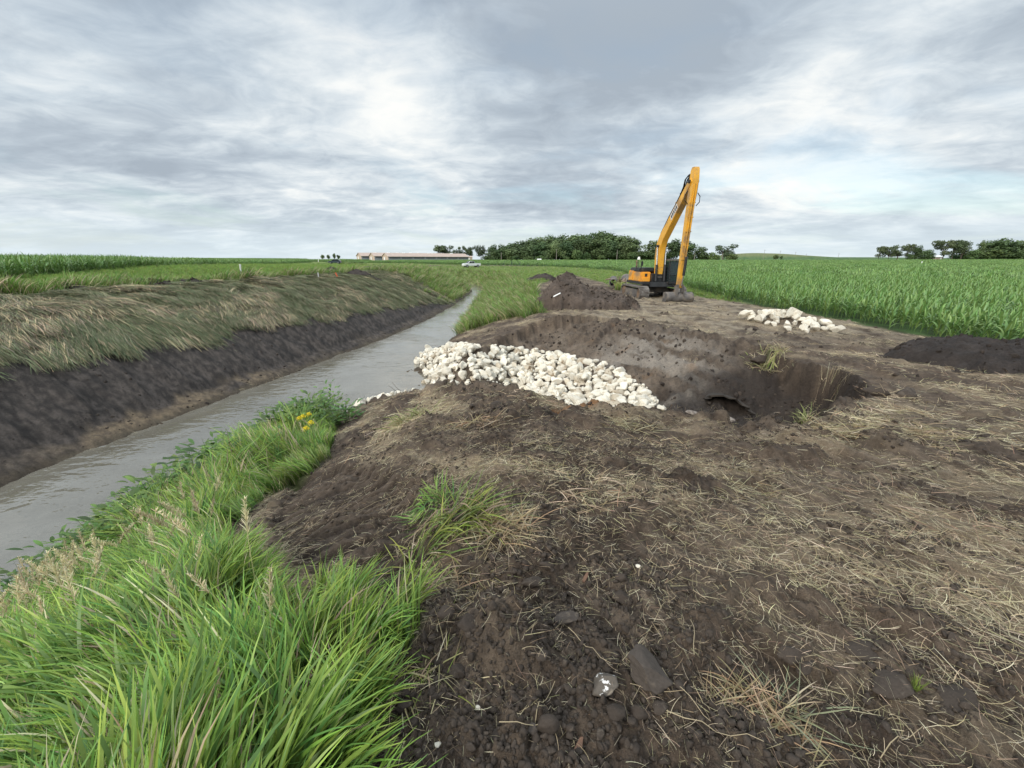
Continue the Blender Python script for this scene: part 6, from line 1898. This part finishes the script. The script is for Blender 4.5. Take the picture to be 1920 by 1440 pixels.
x, y, z = GF(322, 985)
o = MB().prism([(-0.05, -0.012), (0.02, -0.02), (0.055, 0.0), (0.03, 0.022), (-0.03, 0.018)], 'z', 0, 0.008).build('white_scrap', M['pvc'])
o.location = (x, y, z + 0.42); o.rotation_euler = (0.7, 0.2, 0.5)
tag(o, 'small white scrap caught in the weeds by the water', 'litter')

# ------------------------------------------------------------------ the long-reach excavator
M['yel'] = simple_mat('worn_yellow_paint', (0.72, 0.37, 0.040), 0.42, 0, 0.12, 1.3, 0.4, 0.0, (0.36, 0.21, 0.08), 0.45)
M['yel2'] = simple_mat('orange_hood_paint', (0.78, 0.34, 0.035), 0.4, 0, 0.08, 1.3, 0.4, 0.0, (0.33, 0.2, 0.10), 0.6)
M['blk'] = simple_mat('black_machine_paint', (0.022, 0.023, 0.025), 0.5, 0, 0.25, 3, 0.4, 0.0, (0.09, 0.075, 0.06), 0.2)
M['mudsteel'] = simple_mat('muddy_steel', (0.115, 0.105, 0.098), 0.7, 0.2, 0.35, 3, 0.3, 0.3, (0.20, 0.17, 0.14), 0.55)
M['paleshoe'] = simple_mat('dusty_track_steel', (0.22, 0.205, 0.19), 0.75, 0.2, 0.3, 3, 0.3, 0.3, (0.10, 0.085, 0.075), 0.5)
M['chrome'] = simple_mat('polished_rod', (0.6, 0.6, 0.6), 0.2, 0.9, 0.05, 3)
M['hose'] = simple_mat('black_hose', (0.018, 0.018, 0.018), 0.6, 0, 0.2, 6)
M['rusty'] = simple_mat('rusty_steel', (0.20, 0.135, 0.09), 0.85, 0.1, 0.35, 4, 0.2, 0.2, (0.09, 0.07, 0.055), 0.5)
def cab_glass():
    m, t, b, out = new_mat('cab_glass')
    b.inputs['Base Color'].default_value = (0.05, 0.07, 0.075, 1)
    b.inputs['Roughness'].default_value = 0.05
    tr = t.n('ShaderNodeBsdfTransparent'); tr.inputs[0].default_value = (0.62, 0.70, 0.70, 1)
    mx = t.n('ShaderNodeMixShader'); mx.inputs[0].default_value = 0.55
    t.l(b.outputs[0], mx.inputs[1]); t.l(tr.outputs[0], mx.inputs[2]); t.l(mx.outputs[0], out.inputs[0])
    return m
M['cabglass'] = cab_glass()

def beam(path, halfw, x0, mb, mi=0):
    """box beam in the x = x0 plane: path of (y, z, half depth)"""
    n = len(path); vs = []
    for i, (y, z, h) in enumerate(path):
        a = path[max(i - 1, 0)]; b = path[min(i + 1, n - 1)]
        d = Vector((b[0] - a[0], b[1] - a[1])).normalized(); nn = Vector((-d.y, d.x))
        for s, t in ((-1, -1), (1, -1), (1, 1), (-1, 1)):
            vs.append((x0 + s * halfw, y + nn.x * h * t, z + nn.y * h * t))
    fs = [(0, 1, 2, 3), tuple(range(4 * n - 4, 4 * n))[::-1]]
    for i in range(n - 1):
        for j in range(4):
            fs.append((i * 4 + j, i * 4 + (j + 1) % 4, (i + 1) * 4 + (j + 1) % 4, (i + 1) * 4 + j))
    mb.add(vs, fs, mi)

def build_excavator():
    ex, ey = 10.43, 30.2
    ez = gz(ex, ey - 1.0) - 0.03
    T = empty('excavator', (ex, ey, ez), R(3))
    tag(T, 'yellow long reach excavator parked on bare ground before the corn', 'excavator')
    # --- crawler tracks
    for s in (-1, 1):
        cx = s * 1.33
        hw = 0.33
        r, L = 0.43, 1.62
        outl = []
        for i in range(11):
            a = math.pi / 2 + math.pi * i / 10
            outl.append((-L + r * math.cos(a), r + r * math.sin(a)))
        for i in range(11):
            a = -math.pi / 2 + math.pi * i / 10
            outl.append((L + r * math.cos(a), r + r * math.sin(a)))
        tk = MB(); n = len(outl); vs = []
        for (y, z) in outl:
            c = (max(-L, min(L, y)), r); k = (r - 0.07) / r
            yi, zi = c[0] + (y - c[0]) * k, c[1] + (z - c[1]) * k
            for xx in (cx - hw, cx + hw): vs += [(xx, y, z), (xx, yi, zi)]
        fs = []
        for i in range(n):
            j = (i + 1) % n
            fs += [(4 * i, 4 * j, 4 * j + 2, 4 * i + 2), (4 * i + 1, 4 * i + 3, 4 * j + 3, 4 * j + 1), (4 * i, 4 * i + 1, 4 * j + 1, 4 * j), (4 * i + 2, 4 * j + 2, 4 * j + 3, 4 * i + 3)]
        tk.add(vs, fs)
        track = tk.build('track', M['mudsteel'], T)
        sh = MB()
        # shoes with grouser bars all round the loop
        per = 2 * (2 * L) + 2 * math.pi * r; ns = 48
        for i in range(ns):
            q = i / ns * per
            if q < 2 * L: y, z, a = L - q, 2 * r, 0
            elif q < 2 * L + math.pi * r:
                b = (q - 2 * L) / r; y, z, a = -L - r * math.sin(b), r + r * math.cos(b), b
            elif q < 4 * L + math.pi * r: y, z, a = -L + (q - 2 * L - math.pi * r), 0, math.pi
            else:
                b = (q - 4 * L - math.pi * r) / r; y, z, a = L + r * math.sin(b), r - r * math.cos(b), math.pi + b
            nrm = Vector((0, -math.sin(a), math.cos(a)))
            sh.box((cx, y + nrm.y * 0.012, z + nrm.z * 0.012), (2 * hw + 0.02, per / ns - 0.025, 0.03), 0, 0, (1, 1), a)
            sh.box((cx, y + nrm.y * 0.042, z + nrm.z * 0.042), (2 * hw + 0.02, 0.025, 0.04), 0, 0, (1, 1), a)
        o = sh.build('track_shoes', M['paleshoe'], track)
        o['kind'] = 'stuff'
        MB().box((cx, 0, r + 0.02), (2 * hw - 0.16, 2 * L - 0.5, 0.42)).build('track_frame', M['mudsteel'], T, None, False, 0.03)
        for y, nm in ((-L, 'idler'), (L, 'sprocket')):
            MB().tube([(cx - hw + 0.06, y, r), (cx + hw - 0.06, y, r)], r - 0.10, 18).build(nm, M['rusty'], T, None, True)
        for i in range(7):
            MB().tube([(cx - hw + 0.04, -1.26 + i * 0.42, 0.16), (cx + hw - 0.04, -1.26 + i * 0.42, 0.16)], 0.10, 10).build('roller', M['mudsteel'], T, None, True)
    MB().box((0, 0, 0.62), (2.0, 1.7, 0.36), 0, 0, (0.9, 0.7)).build('car_body', M['mudsteel'], T, None, False, 0.03)
    MB().tube([(0, 0, 0.78), (0, 0, 1.0)], 0.72, 24).build('slew_ring', M['blk'], T, None, True)
    # --- upper structure
    pl = MB(); pl.box((0.02, 0.3, 1.09), (2.6, 3.5, 0.20)); pl.box((0, -1.35, 1.02), (1.6, 0.5, 0.34), 0, 0, (1, 0.7))
    pl.build('deck', M['blk'], T, None, False, 0.03)
    # hood side seen from the ditch: lower orange box, stepped front, black cowl
    MB().box((-0.93, -0.15, 1.52), (0.74, 1.6, 0.66)).build('side_box', M['yel2'], T, None, False, 0.05)
    MB().box((-0.92, -0.98, 1.34), (0.62, 0.12, 0.30)).build('step_box', M['yel2'], T, None, False, 0.03)
    MB().box((-0.92, -0.962, 1.64), (0.16, 0.04, 0.20)).build('side_latch', M['blk'], T)
    MB().box((-0.91, 1.10, 1.55), (0.80, 0.85, 0.72)).build('pump_door', M['yel2'], T, None, False, 0.05)
    MB().box((-0.5, 0.95, 1.98), (1.5, 1.3, 0.30), 0, 0, (0.94, 0.94)).build('engine_cowl', M['blk'], T, None, False, 0.06)
    MB().box((-0.90, 0.05, 1.98), (0.7, 0.9, 0.26), 0, 0, (0.92, 0.92)).build('engine_cowl', M['blk'], T, None, False, 0.06)
    MB().prism([(-1.28, 1.56), (1.32, 1.56), (1.2, 2.0), (0.6, 2.2), (-0.6, 2.2), (-1.16, 2.0)], 'z', 1.1, 1.95).build('counterweight', M['yel'], T, None, False, 0.06)
    MB().box((0.78, 0.76, 1.52), (1.05, 1.5, 0.68)).build('side_box', M['yel2'], T, None, False, 0.05)
    # handrail, exhaust, mirror, antenna dome
    MB().tube([(-1.3, -0.85, 1.85), (-1.3, -0.85, 2.25), (-1.3, 0.1, 2.25), (-1.3, 0.1, 1.85)], 0.022, 6).build('handrail', M['blk'], T, None, True)
    MB().tube([(-0.85, 1.3, 2.1), (-0.85, 1.3, 2.5), (-0.85, 1.38, 2.62)], 0.065, 10).build('exhaust_pipe', M['rusty'], T, None, True)
    mr = MB().tube([(-1.25, -0.85, 1.85), (-1.25, -0.85, 2.65)], 0.022, 6).build('mirror_arm', M['blk'], T, None, True)
    MB().box((-1.25, -0.88, 2.42), (0.16, 0.06, 0.30)).build('mirror', M['blk'], mr, None, False, 0.02)
    a = MB(); a.tube([(-1.12, 0.2, 2.1), (-1.12, 0.2, 2.72)], 0.02, 6)
    an = a.build('antenna_mast', M['blk'], T, None, True)
    d = MB()
    for i, (zz, rr) in enumerate(((2.72, 0.10), (2.76, 0.13), (2.82, 0.125), (2.87, 0.08), (2.89, 0.02))): pass
    d.tube([(-1.12, 0.2, 2.70), (-1.12, 0.2, 2.76), (-1.12, 0.2, 2.83), (-1.12, 0.2, 2.89)], 0.12, 12, 0, 0.06)
    d.build('antenna_dome', M['white_paint'], an, None, True)
    # --- cab, on the right of the picture
    cx0, cx1, cy0, cy1, cz0, cz1 = 0.44, 1.34, -1.72, -0.05, 1.08, 2.62
    cab = MB()
    pr = 0.075
    for x in (cx0 + pr / 2, cx1 - pr / 2):
        cab.add(*(lambda q: (q, [(0, 3, 2, 1), (4, 5, 6, 7), (0, 1, 5, 4), (1, 2, 6, 5), (2, 3, 7, 6), (3, 0, 4, 7)]))([(x - pr / 2, cy0, cz0), (x + pr / 2, cy0, cz0), (x + pr / 2, cy0 + pr, cz0), (x - pr / 2, cy0 + pr, cz0), (x - pr / 2, cy0 + 0.16, cz1), (x + pr / 2, cy0 + 0.16, cz1), (x + pr / 2, cy0 + 0.16 + pr, cz1), (x - pr / 2, cy0 + 0.16 + pr, cz1)]))
        cab.box((x, cy1 - pr / 2, (cz0 + cz1) / 2), (pr, pr, cz1 - cz0)); cab.box((x, -0.72, (cz0 + cz1) / 2), (pr * 0.9, pr, cz1 - cz0))
        cab.box((x, (cy0 + cy1) / 2, cz0 + 0.06), (pr, cy1 - cy0, 0.14)); cab.box((x, -0.4, 1.45), (pr * 0.85, 0.62, 0.70))
    cab.box(((cx0 + cx1) / 2, cy0 + 0.04, cz0 + 0.07), (cx1 - cx0 - 0.15, pr, 0.15)); cab.box(((cx0 + cx1) / 2, cy0 + 0.055, 1.66), (cx1 - cx0 - 0.15, 0.035, 0.04))
    cab.box(((cx0 + cx1) / 2, cy1 - 0.04, 1.5), (cx1 - cx0 - 0.15, 0.05, 0.8))
    C_ = cab.build('cab', M['blk'], T, None, False, 0.012)
    MB().box(((cx0 + cx1) / 2, (cy0 + cy1) / 2 + 0.06, cz1 + 0.05), (cx1 - cx0 + 0.04, cy1 - cy0 - 0.06, 0.12), 0, 0, (0.94, 0.94)).build('cab_roof', M['mudsteel'], C_, None, False, 0.03)
    MB().add([(cx0 + .07, cy0 + .085, 1.68), (cx1 - .07, cy0 + .085, 1.68), (cx1 - .07, cy0 + .185, cz1 - .02), (cx0 + .07, cy0 + .185, cz1 - .02), (cx0 + .07, cy0 + .10, 1.68), (cx1 - .07, cy0 + .10, 1.68), (cx1 - .07, cy0 + .20, cz1 - .02), (cx0 + .07, cy0 + .20, cz1 - .02)], [(0, 1, 2, 3), (4, 7, 6, 5), (0, 4, 5, 1), (2, 6, 7, 3), (0, 3, 7, 4), (1, 5, 6, 2)]).build('upper_windscreen', M['cabglass'], C_)
    MB().box(((cx0 + cx1) / 2, cy0 + 0.06, 1.42), (cx1 - cx0 - 0.15, 0.012, 0.44)).build('lower_windscreen', M['cabglass'], C_)
    for x in (cx0 + 0.03, cx1 - 0.03):
        MB().box((x, -1.18, 1.9), (0.012, 0.82, 1.38)).build('side_glass', M['cabglass'], C_)
        MB().box((x, -0.39, 2.2), (0.012, 0.55, 0.78)).build('side_glass', M['cabglass'], C_)
    MB().box(((cx0 + cx1) / 2, cy1 - 0.04, 2.24), (cx1 - cx0 - 0.16, 0.012, 0.66)).build('rear_glass', M['cabglass'], C_)
    st = MB(); st.box((0.89, -0.62, 1.45), (0.46, 0.46, 0.16)); st.box((0.89, -0.38, 1.82), (0.44, 0.14, 0.66), 0, 0, (0.85, 0.8)); st.box((0.89, -0.36, 2.24), (0.24, 0.10, 0.18)); st.box((0.89, -0.62, 1.25), (0.3, 0.3, 0.3))
    st.build('seat', M['hose'], C_, None, False, 0.03)
    MB().tube([(1.12, -1.62, 1.2), (1.12, -1.62, 1.5), (1.12, -1.58, 1.78)], 0.014, 5).build('grab_rail', M['blk'], C_, None, True)
    # --- boom: foot between side box and cab, knee just above, then one long straight leg to the head
    bx = -0.06
    bm_ = MB(); beam([(-0.95, 1.30, 0.24), (-1.02, 2.0, 0.30), (-0.90, 3.0, 0.36), (-1.0, 3.6, 0.38), (-1.38, 4.2, 0.34), (-4.30, 6.80, 0.21), (-4.70, 7.15, 0.16)], 0.20, bx, bm_)
    boom = bm_.build('boom', M['yel'], T, None, False, 0.02)
    MB().box((bx, -1.02, 1.32), (1.05, 0.5, 0.85)).build('boom_bracket', M['blk'], T, None, False, 0.03)
    MB().box((bx - 0.02, -1.30, 1.52), (0.4, 0.02, 0.12)).build('bracket_plate', M['mudsteel'], T)
    for s in (-1, 1):
        MB().tube([(bx + s * 0.30, -1.42, 1.22), (bx + s * 0.30, -1.30, 2.35)], 0.085, 10).build('boom_cylinder', M['blk'], T, None, True)
        MB().tube([(bx + s * 0.30, -1.30, 2.35), (bx + s * 0.30, -1.12, 3.55)], 0.045, 8).build('cylinder_rod', M['chrome'], T, None, True)
    MB().tube([(bx - 0.38, -1.10, 3.58), (bx + 0.38, -1.10, 3.58)], 0.09, 12).build('knee_pin', M['blk'], boom, None, True)
    # pale lettered plate on the boom's side, too small to read
    def on_boom(k, off, side):
        y0, z0, y1, z1 = -1.35, 4.2, -4.30, 6.80
        d = Vector((y1 - y0, z1 - z0)).normalized(); nn = Vector((d.y, -d.x))
        return (bx + side, y0 + (y1 - y0) * k + nn.x * off, z0 + (z1 - z0) * k + nn.y * off)
    for s in (-1, 1):
        pl = MB(); xo = s * 0.203
        q = [on_boom(0.40, -0.20, xo), on_boom(0.66, -0.17, xo), on_boom(0.66, 0.19, xo), on_boom(0.40, 0.22, xo)]
        q2 = [(p[0] + s * 0.006, p[1], p[2]) for p in q]
        pl.add(q + q2, [(0, 3, 2, 1), (4, 5, 6, 7), (0, 1, 5, 4), (1, 2, 6, 5), (2, 3, 7, 6), (3, 0, 4, 7)])
        dp = pl.build('decal_plate', M.setdefault('decal', simple_mat('pale_decal', (0.55, 0.52, 0.50), 0.5, 0, 0.15, 6)), boom)
        g = MB()
        for i in range(5):
            k = 0.425 + i * 0.047
            a_, b_ = (-0.10, 0.12)
            qq = [on_boom(k, a_, xo), on_boom(k + 0.028, a_, xo), on_boom(k + 0.028, b_, xo), on_boom(k, b_, xo)]
            g.add([(p[0] + s * 0.008, p[1], p[2]) for p in qq] + [(p[0] + s * 0.012, p[1], p[2]) for p in qq], [(0, 3, 2, 1), (4, 5, 6, 7), (0, 1, 5, 4), (1, 2, 6, 5), (2, 3, 7, 6), (3, 0, 4, 7)])
        g.build('decal_strokes', M['blk'], dp)
    # arm cylinder and hose bundle along the top of the boom
    p0, p1 = on_boom(0.60, 0.42, 0), on_boom(0.90, 0.52, 0)
    MB().tube([p0, p1], 0.10, 10).build('arm_cylinder', M['yel'], T, None, True)
    MB().tube([p1, (bx, -4.55, 7.66)], 0.05, 8).build('cylinder_rod', M['chrome'], T, None, True)
    MB().prism([(p0[1] - .12, p0[2] - .10), (p0[1] + .12, p0[2] + .12), (p0[1] + .05, p0[2] - .38), (p0[1] - .25, p0[2] - .35)], 'x', bx - 0.1, bx + 0.1).build('cylinder_bracket', M['yel'], boom)
    for i in range(6):
        x = bx - 0.18 + i * 0.07
        pts = [on_boom(k, 0.30 + 0.02 * ((i * 7 + j) % 3), x - bx) for j, k in enumerate((0.0, 0.2, 0.4, 0.6, 0.8))]
        pts += [on_boom(0.92, 0.42 + 0.05 * (i % 3), x - bx), on_boom(1.0, 0.62 + 0.06 * (i % 2), x - bx), (x, -4.30, 7.45 + 0.05 * i), (x, -4.42, 7.2)]
        MB().tube(pts, 0.028, 6).build('hose', M['hose'], boom, None, True)
    jn = MB()
    for i in range(4):
        jn.box(tuple(on_boom(0.80 + i * 0.04, 0.36, (-0.12 + 0.08 * i))), (0.10, 0.16, 0.14))
    jn.build('valve_block', M['hose'], boom)
    # --- arm hanging straight down, thick at the head
    ax = bx
    am = MB(); beam([(-4.70, 7.80, 0.15), (-4.68, 7.62, 0.25), (-4.70, 7.15, 0.30), (-4.68, 6.5, 0.30), (-4.62, 5.8, 0.23), (-4.52, 3.4, 0.19), (-4.42, 0.98, 0.12)], 0.155, ax, am)
    arm = am.build('arm', M['yel'], T, None, False, 0.02)
    MB().tube([(ax - 0.30, -4.62, 7.05), (ax + 0.30, -4.62, 7.05)], 0.10, 12).build('arm_pin', M['blk'], arm, None, True)
    for k in (5.9, 5.1, 4.3, 3.5, 2.7):
        yk = -4.62 + (6.2 - k) / 5.2 * 0.2
        MB().box((ax, yk - 0.21 - 0.03 * (k - 3) / 3, k), (0.36, 0.05, 0.05)).build('pipe_clamp', M['yel'], arm)
    for s in (-0.07, 0.07):
        MB().tube([(ax + s, -5.02, 6.9), (ax + s, -4.98, 6.3), (ax + s, -4.93, 5.7), (ax + s, -4.78, 3.4), (ax + s, -4.70, 2.7)], 0.026, 6).build('pipe', M['yel'], arm, None, True)
    MB().tube([(ax + 0.17, -4.98, 6.4), (ax + 0.30, -5.05, 6.2), (ax + 0.32, -5.02, 5.9), (ax + 0.18, -4.93, 5.7)], 0.026, 6).build('hose', M['hose'], arm, None, True)
    MB().tube([(ax - 0.17, -4.4, 6.6), (ax - 0.36, -4.5, 6.35), (ax - 0.34, -4.55, 6.05), (ax - 0.18, -4.6, 5.85)], 0.026, 6).build('hose', M['hose'], arm, None, True)
    # bucket cylinder on the arm's front
    MB().tube([(ax + 0.06, -4.83, 2.85), (ax + 0.06, -4.74, 1.75)], 0.085, 10).build('bucket_cylinder', M['blk'], T, None, True)
    MB().tube([(ax + 0.06, -4.74, 1.75), (ax + 0.06, -4.64, 1.12)], 0.045, 8).build('cylinder_rod', M['chrome'], T, None, True)
    lk = MB(); lk.box((ax - 0.15, -4.55, 0.95), (0.05, 0.3, 0.5)); lk.box((ax + 0.15, -4.55, 0.95), (0.05, 0.3, 0.5)); lk.tube([(ax - .22, -4.44, 1.0), (ax + .22, -4.44, 1.0)], 0.07, 10)
    lk.build('bucket_link', M['mudsteel'], T)
    # --- wide ditching bucket, resting on its back
    bw = 0.88; prof = []
    cy, cz, rr = -4.32, 0.36, 0.36
    for i in range(13):
        a = R(-250 + i * 17)      # shell from lip under the back to the top
        prof.append((cy - rr * math.cos(a + math.pi) * 1.0, cz + rr * math.sin(a + math.pi)))
    outer = [(cy + 0.42 * math.cos(R(b)), cz + 0.36 * math.sin(R(b))) for b in range(70, 305, 18)]
    inner = [(cy + 0.38 * math.cos(R(b)), cz + 0.32 * math.sin(R(b))) for b in range(70, 305, 18)]
    sh = MB(); n = len(outer)
    vs = []
    for x in (ax - bw + 0.04, ax + bw + 0.04):
        vs += [(x, p, q) for p, q in outer] + [(x, p, q) for p, q in inner]
    fs = []
    for i in range(n - 1):
        fs += [(i, i + 1, 2 * n + i + 1, 2 * n + i), (n + i, 3 * n + i, 3 * n + i + 1, n + i + 1), (i, n + i, n + i + 1, i + 1), (2 * n + i, 2 * n + i + 1, 3 * n + i + 1, 3 * n + i)]
    fs += [(0, 2 * n, 3 * n, n), (n - 1, 2 * n - 1, 4 * n - 1, 3 * n - 1)]
    sh.add(vs, fs)
    bk = sh.build('bucket', M['mudsteel'], T, None, True)
    for x in (ax - bw + 0.05, ax + bw + 0.03):
        MB().prism(outer, 'x', x - 0.02, x + 0.02).build('bucket_side', M['mudsteel'], bk)
    ear = MB()
    for s in (-0.2, 0.24): ear.prism([(-4.62, 0.68), (-4.36, 0.70), (-4.34, 1.08), (-4.52, 1.14), (-4.70, 0.9), (-4.78, 0.5)], 'x', ax + s - 0.03, ax + s + 0.03)
    ear.build('bucket_ear', M['mudsteel'], bk)
    MB().box((ax + 0.04, cy + 0.20, 0.04), (2 * bw, 0.2, 0.03)).build('cutting_edge', M['rusty'], bk)
build_excavator()

# ------------------------------------------------------------------ torn out pipes and roots beside the machine
def junk():
    y0 = 37.5
    def X(px): return at_depth(px, y0)
    z0 = gz(X(1160), y0)
    def corr(name, a, b, r, mat, label, sq=1.0):
        a, b = Vector(a), Vector(b)
        n = 26; path = []
        vs, fs = [], []
        d = (b - a).normalized(); s = d.cross(Vector((0, 0, 1))).normalized(); u = s.cross(d); K = 16
        for i in range(n):
            p = a.lerp(b, i / (n - 1)); rr = r * (1 + 0.05 * (1 if i % 2 else -1))
            for t_ in (1.0, 0.86):
                for j in range(K):
                    an = 2 * math.pi * j / K
                    vs.append((p + s * math.cos(an) * rr * t_ + u * math.sin(an) * rr * t_ * sq)[:])
        W = 2 * K
        for i in range(n - 1):
            for j in range(K):
                j2 = (j + 1) % K
                fs += [(i * W + j, i * W + j2, (i + 1) * W + j2, (i + 1) * W + j), (i * W + K + j, (i + 1) * W + K + j, (i + 1) * W + K + j2, i * W + K + j2)]
        for i in (0, n - 1):
            for j in range(K):
                j2 = (j + 1) % K
                fs.append((i * W + j, i * W + K + j, i * W + K + j2, i * W + j2))
        o = MB().add(vs, fs).build(name, mat, None, None, True)
        tag(o, label, 'pipe', 'torn out drain pipes')
    g = z0
    corr('drain_pipe', (X(1146), y0 - 0.6, g + 0.62), (X(1160), y0 + 2.2, g + 0.75), 0.36, M['mudsteel'], 'dark corrugated pipe end facing the ditch, leftmost of the pulled out pipes')
    corr('drain_pipe', (X(1178), y0 - 0.9, g + 0.50), (X(1184), y0 + 2.0, g + 0.9), 0.48, M['mudsteel'], 'larger grey corrugated pipe lying between the roots and the tracks', 0.85)
    corr('drain_pipe', (X(1188), y0 - 3.0, g + 0.42), (X(1200), y0 - 2.0, g + 0.60), 0.40, M['rusty'], 'crushed rusty pipe piece propped by the left track', 0.6)
    rt = MB(); q = random.Random(4)
    for i in range(26):
        a = (X(1163) + q.uniform(-0.6, 0.6), y0 + q.uniform(-0.5, 0.5), g + 0.3 + q.uniform(0, 0.3))
        b = (a[0] + q.uniform(-0.7, 0.9), a[1] + q.uniform(-0.6, 0.6), a[2] + q.uniform(-0.1, 0.95))
        m_ = tuple((a[k] + b[k]) / 2 + q.uniform(-.15, .15) for k in range(3))
        rt.tube([a, m_, b], q.uniform(0.03, 0.10), 6, 0, 0.012)
    rt.tube([(X(1150), y0 - .2, g + .3), (X(1163), y0, g + 0.55), (X(1172), y0 + .2, g + .95)], 0.2, 9, 0, 0.1)
    o = rt.build('root_stump', M.setdefault('root', simple_mat('torn_root_wood', (0.22, 0.16, 0.125), 0.9, 0, 0.35, 4)), None, None, True)
    tag(o, 'reddish brown tangle of torn roots between the two big pipes', 'roots')
    lp = MB().tube([(X(1133), y0 - 0.2, g + 0.86), (X(1141), y0 - 0.2, g + 0.95), (X(1150), y0, g + 0.8)], 0.05, 6, 0, 0.09).build('broken_branch', M['root'], None, None, True)
    tag(lp, 'dark broken branch sticking out left of the corrugated pipe', 'branch')
    x, y = X(1163), y0 - 1.6
    V, F, Cc = tuft(260, 0.85, 0.03, (0.0, 0.8), 0.3, 0.75, GREEN[1:], 0.05, 4, 3.1)
    o = link('grass_tuft', mesh_np('grass_tuft', V, F, False, Cc), M['grass']); o.location = (x, y, gz(x, y)); o.scale = (1.25, 0.9, 1.0)
    tag(o, 'bright green bushy grass tuft in front of the torn out pipes', 'grass tuft')
junk()
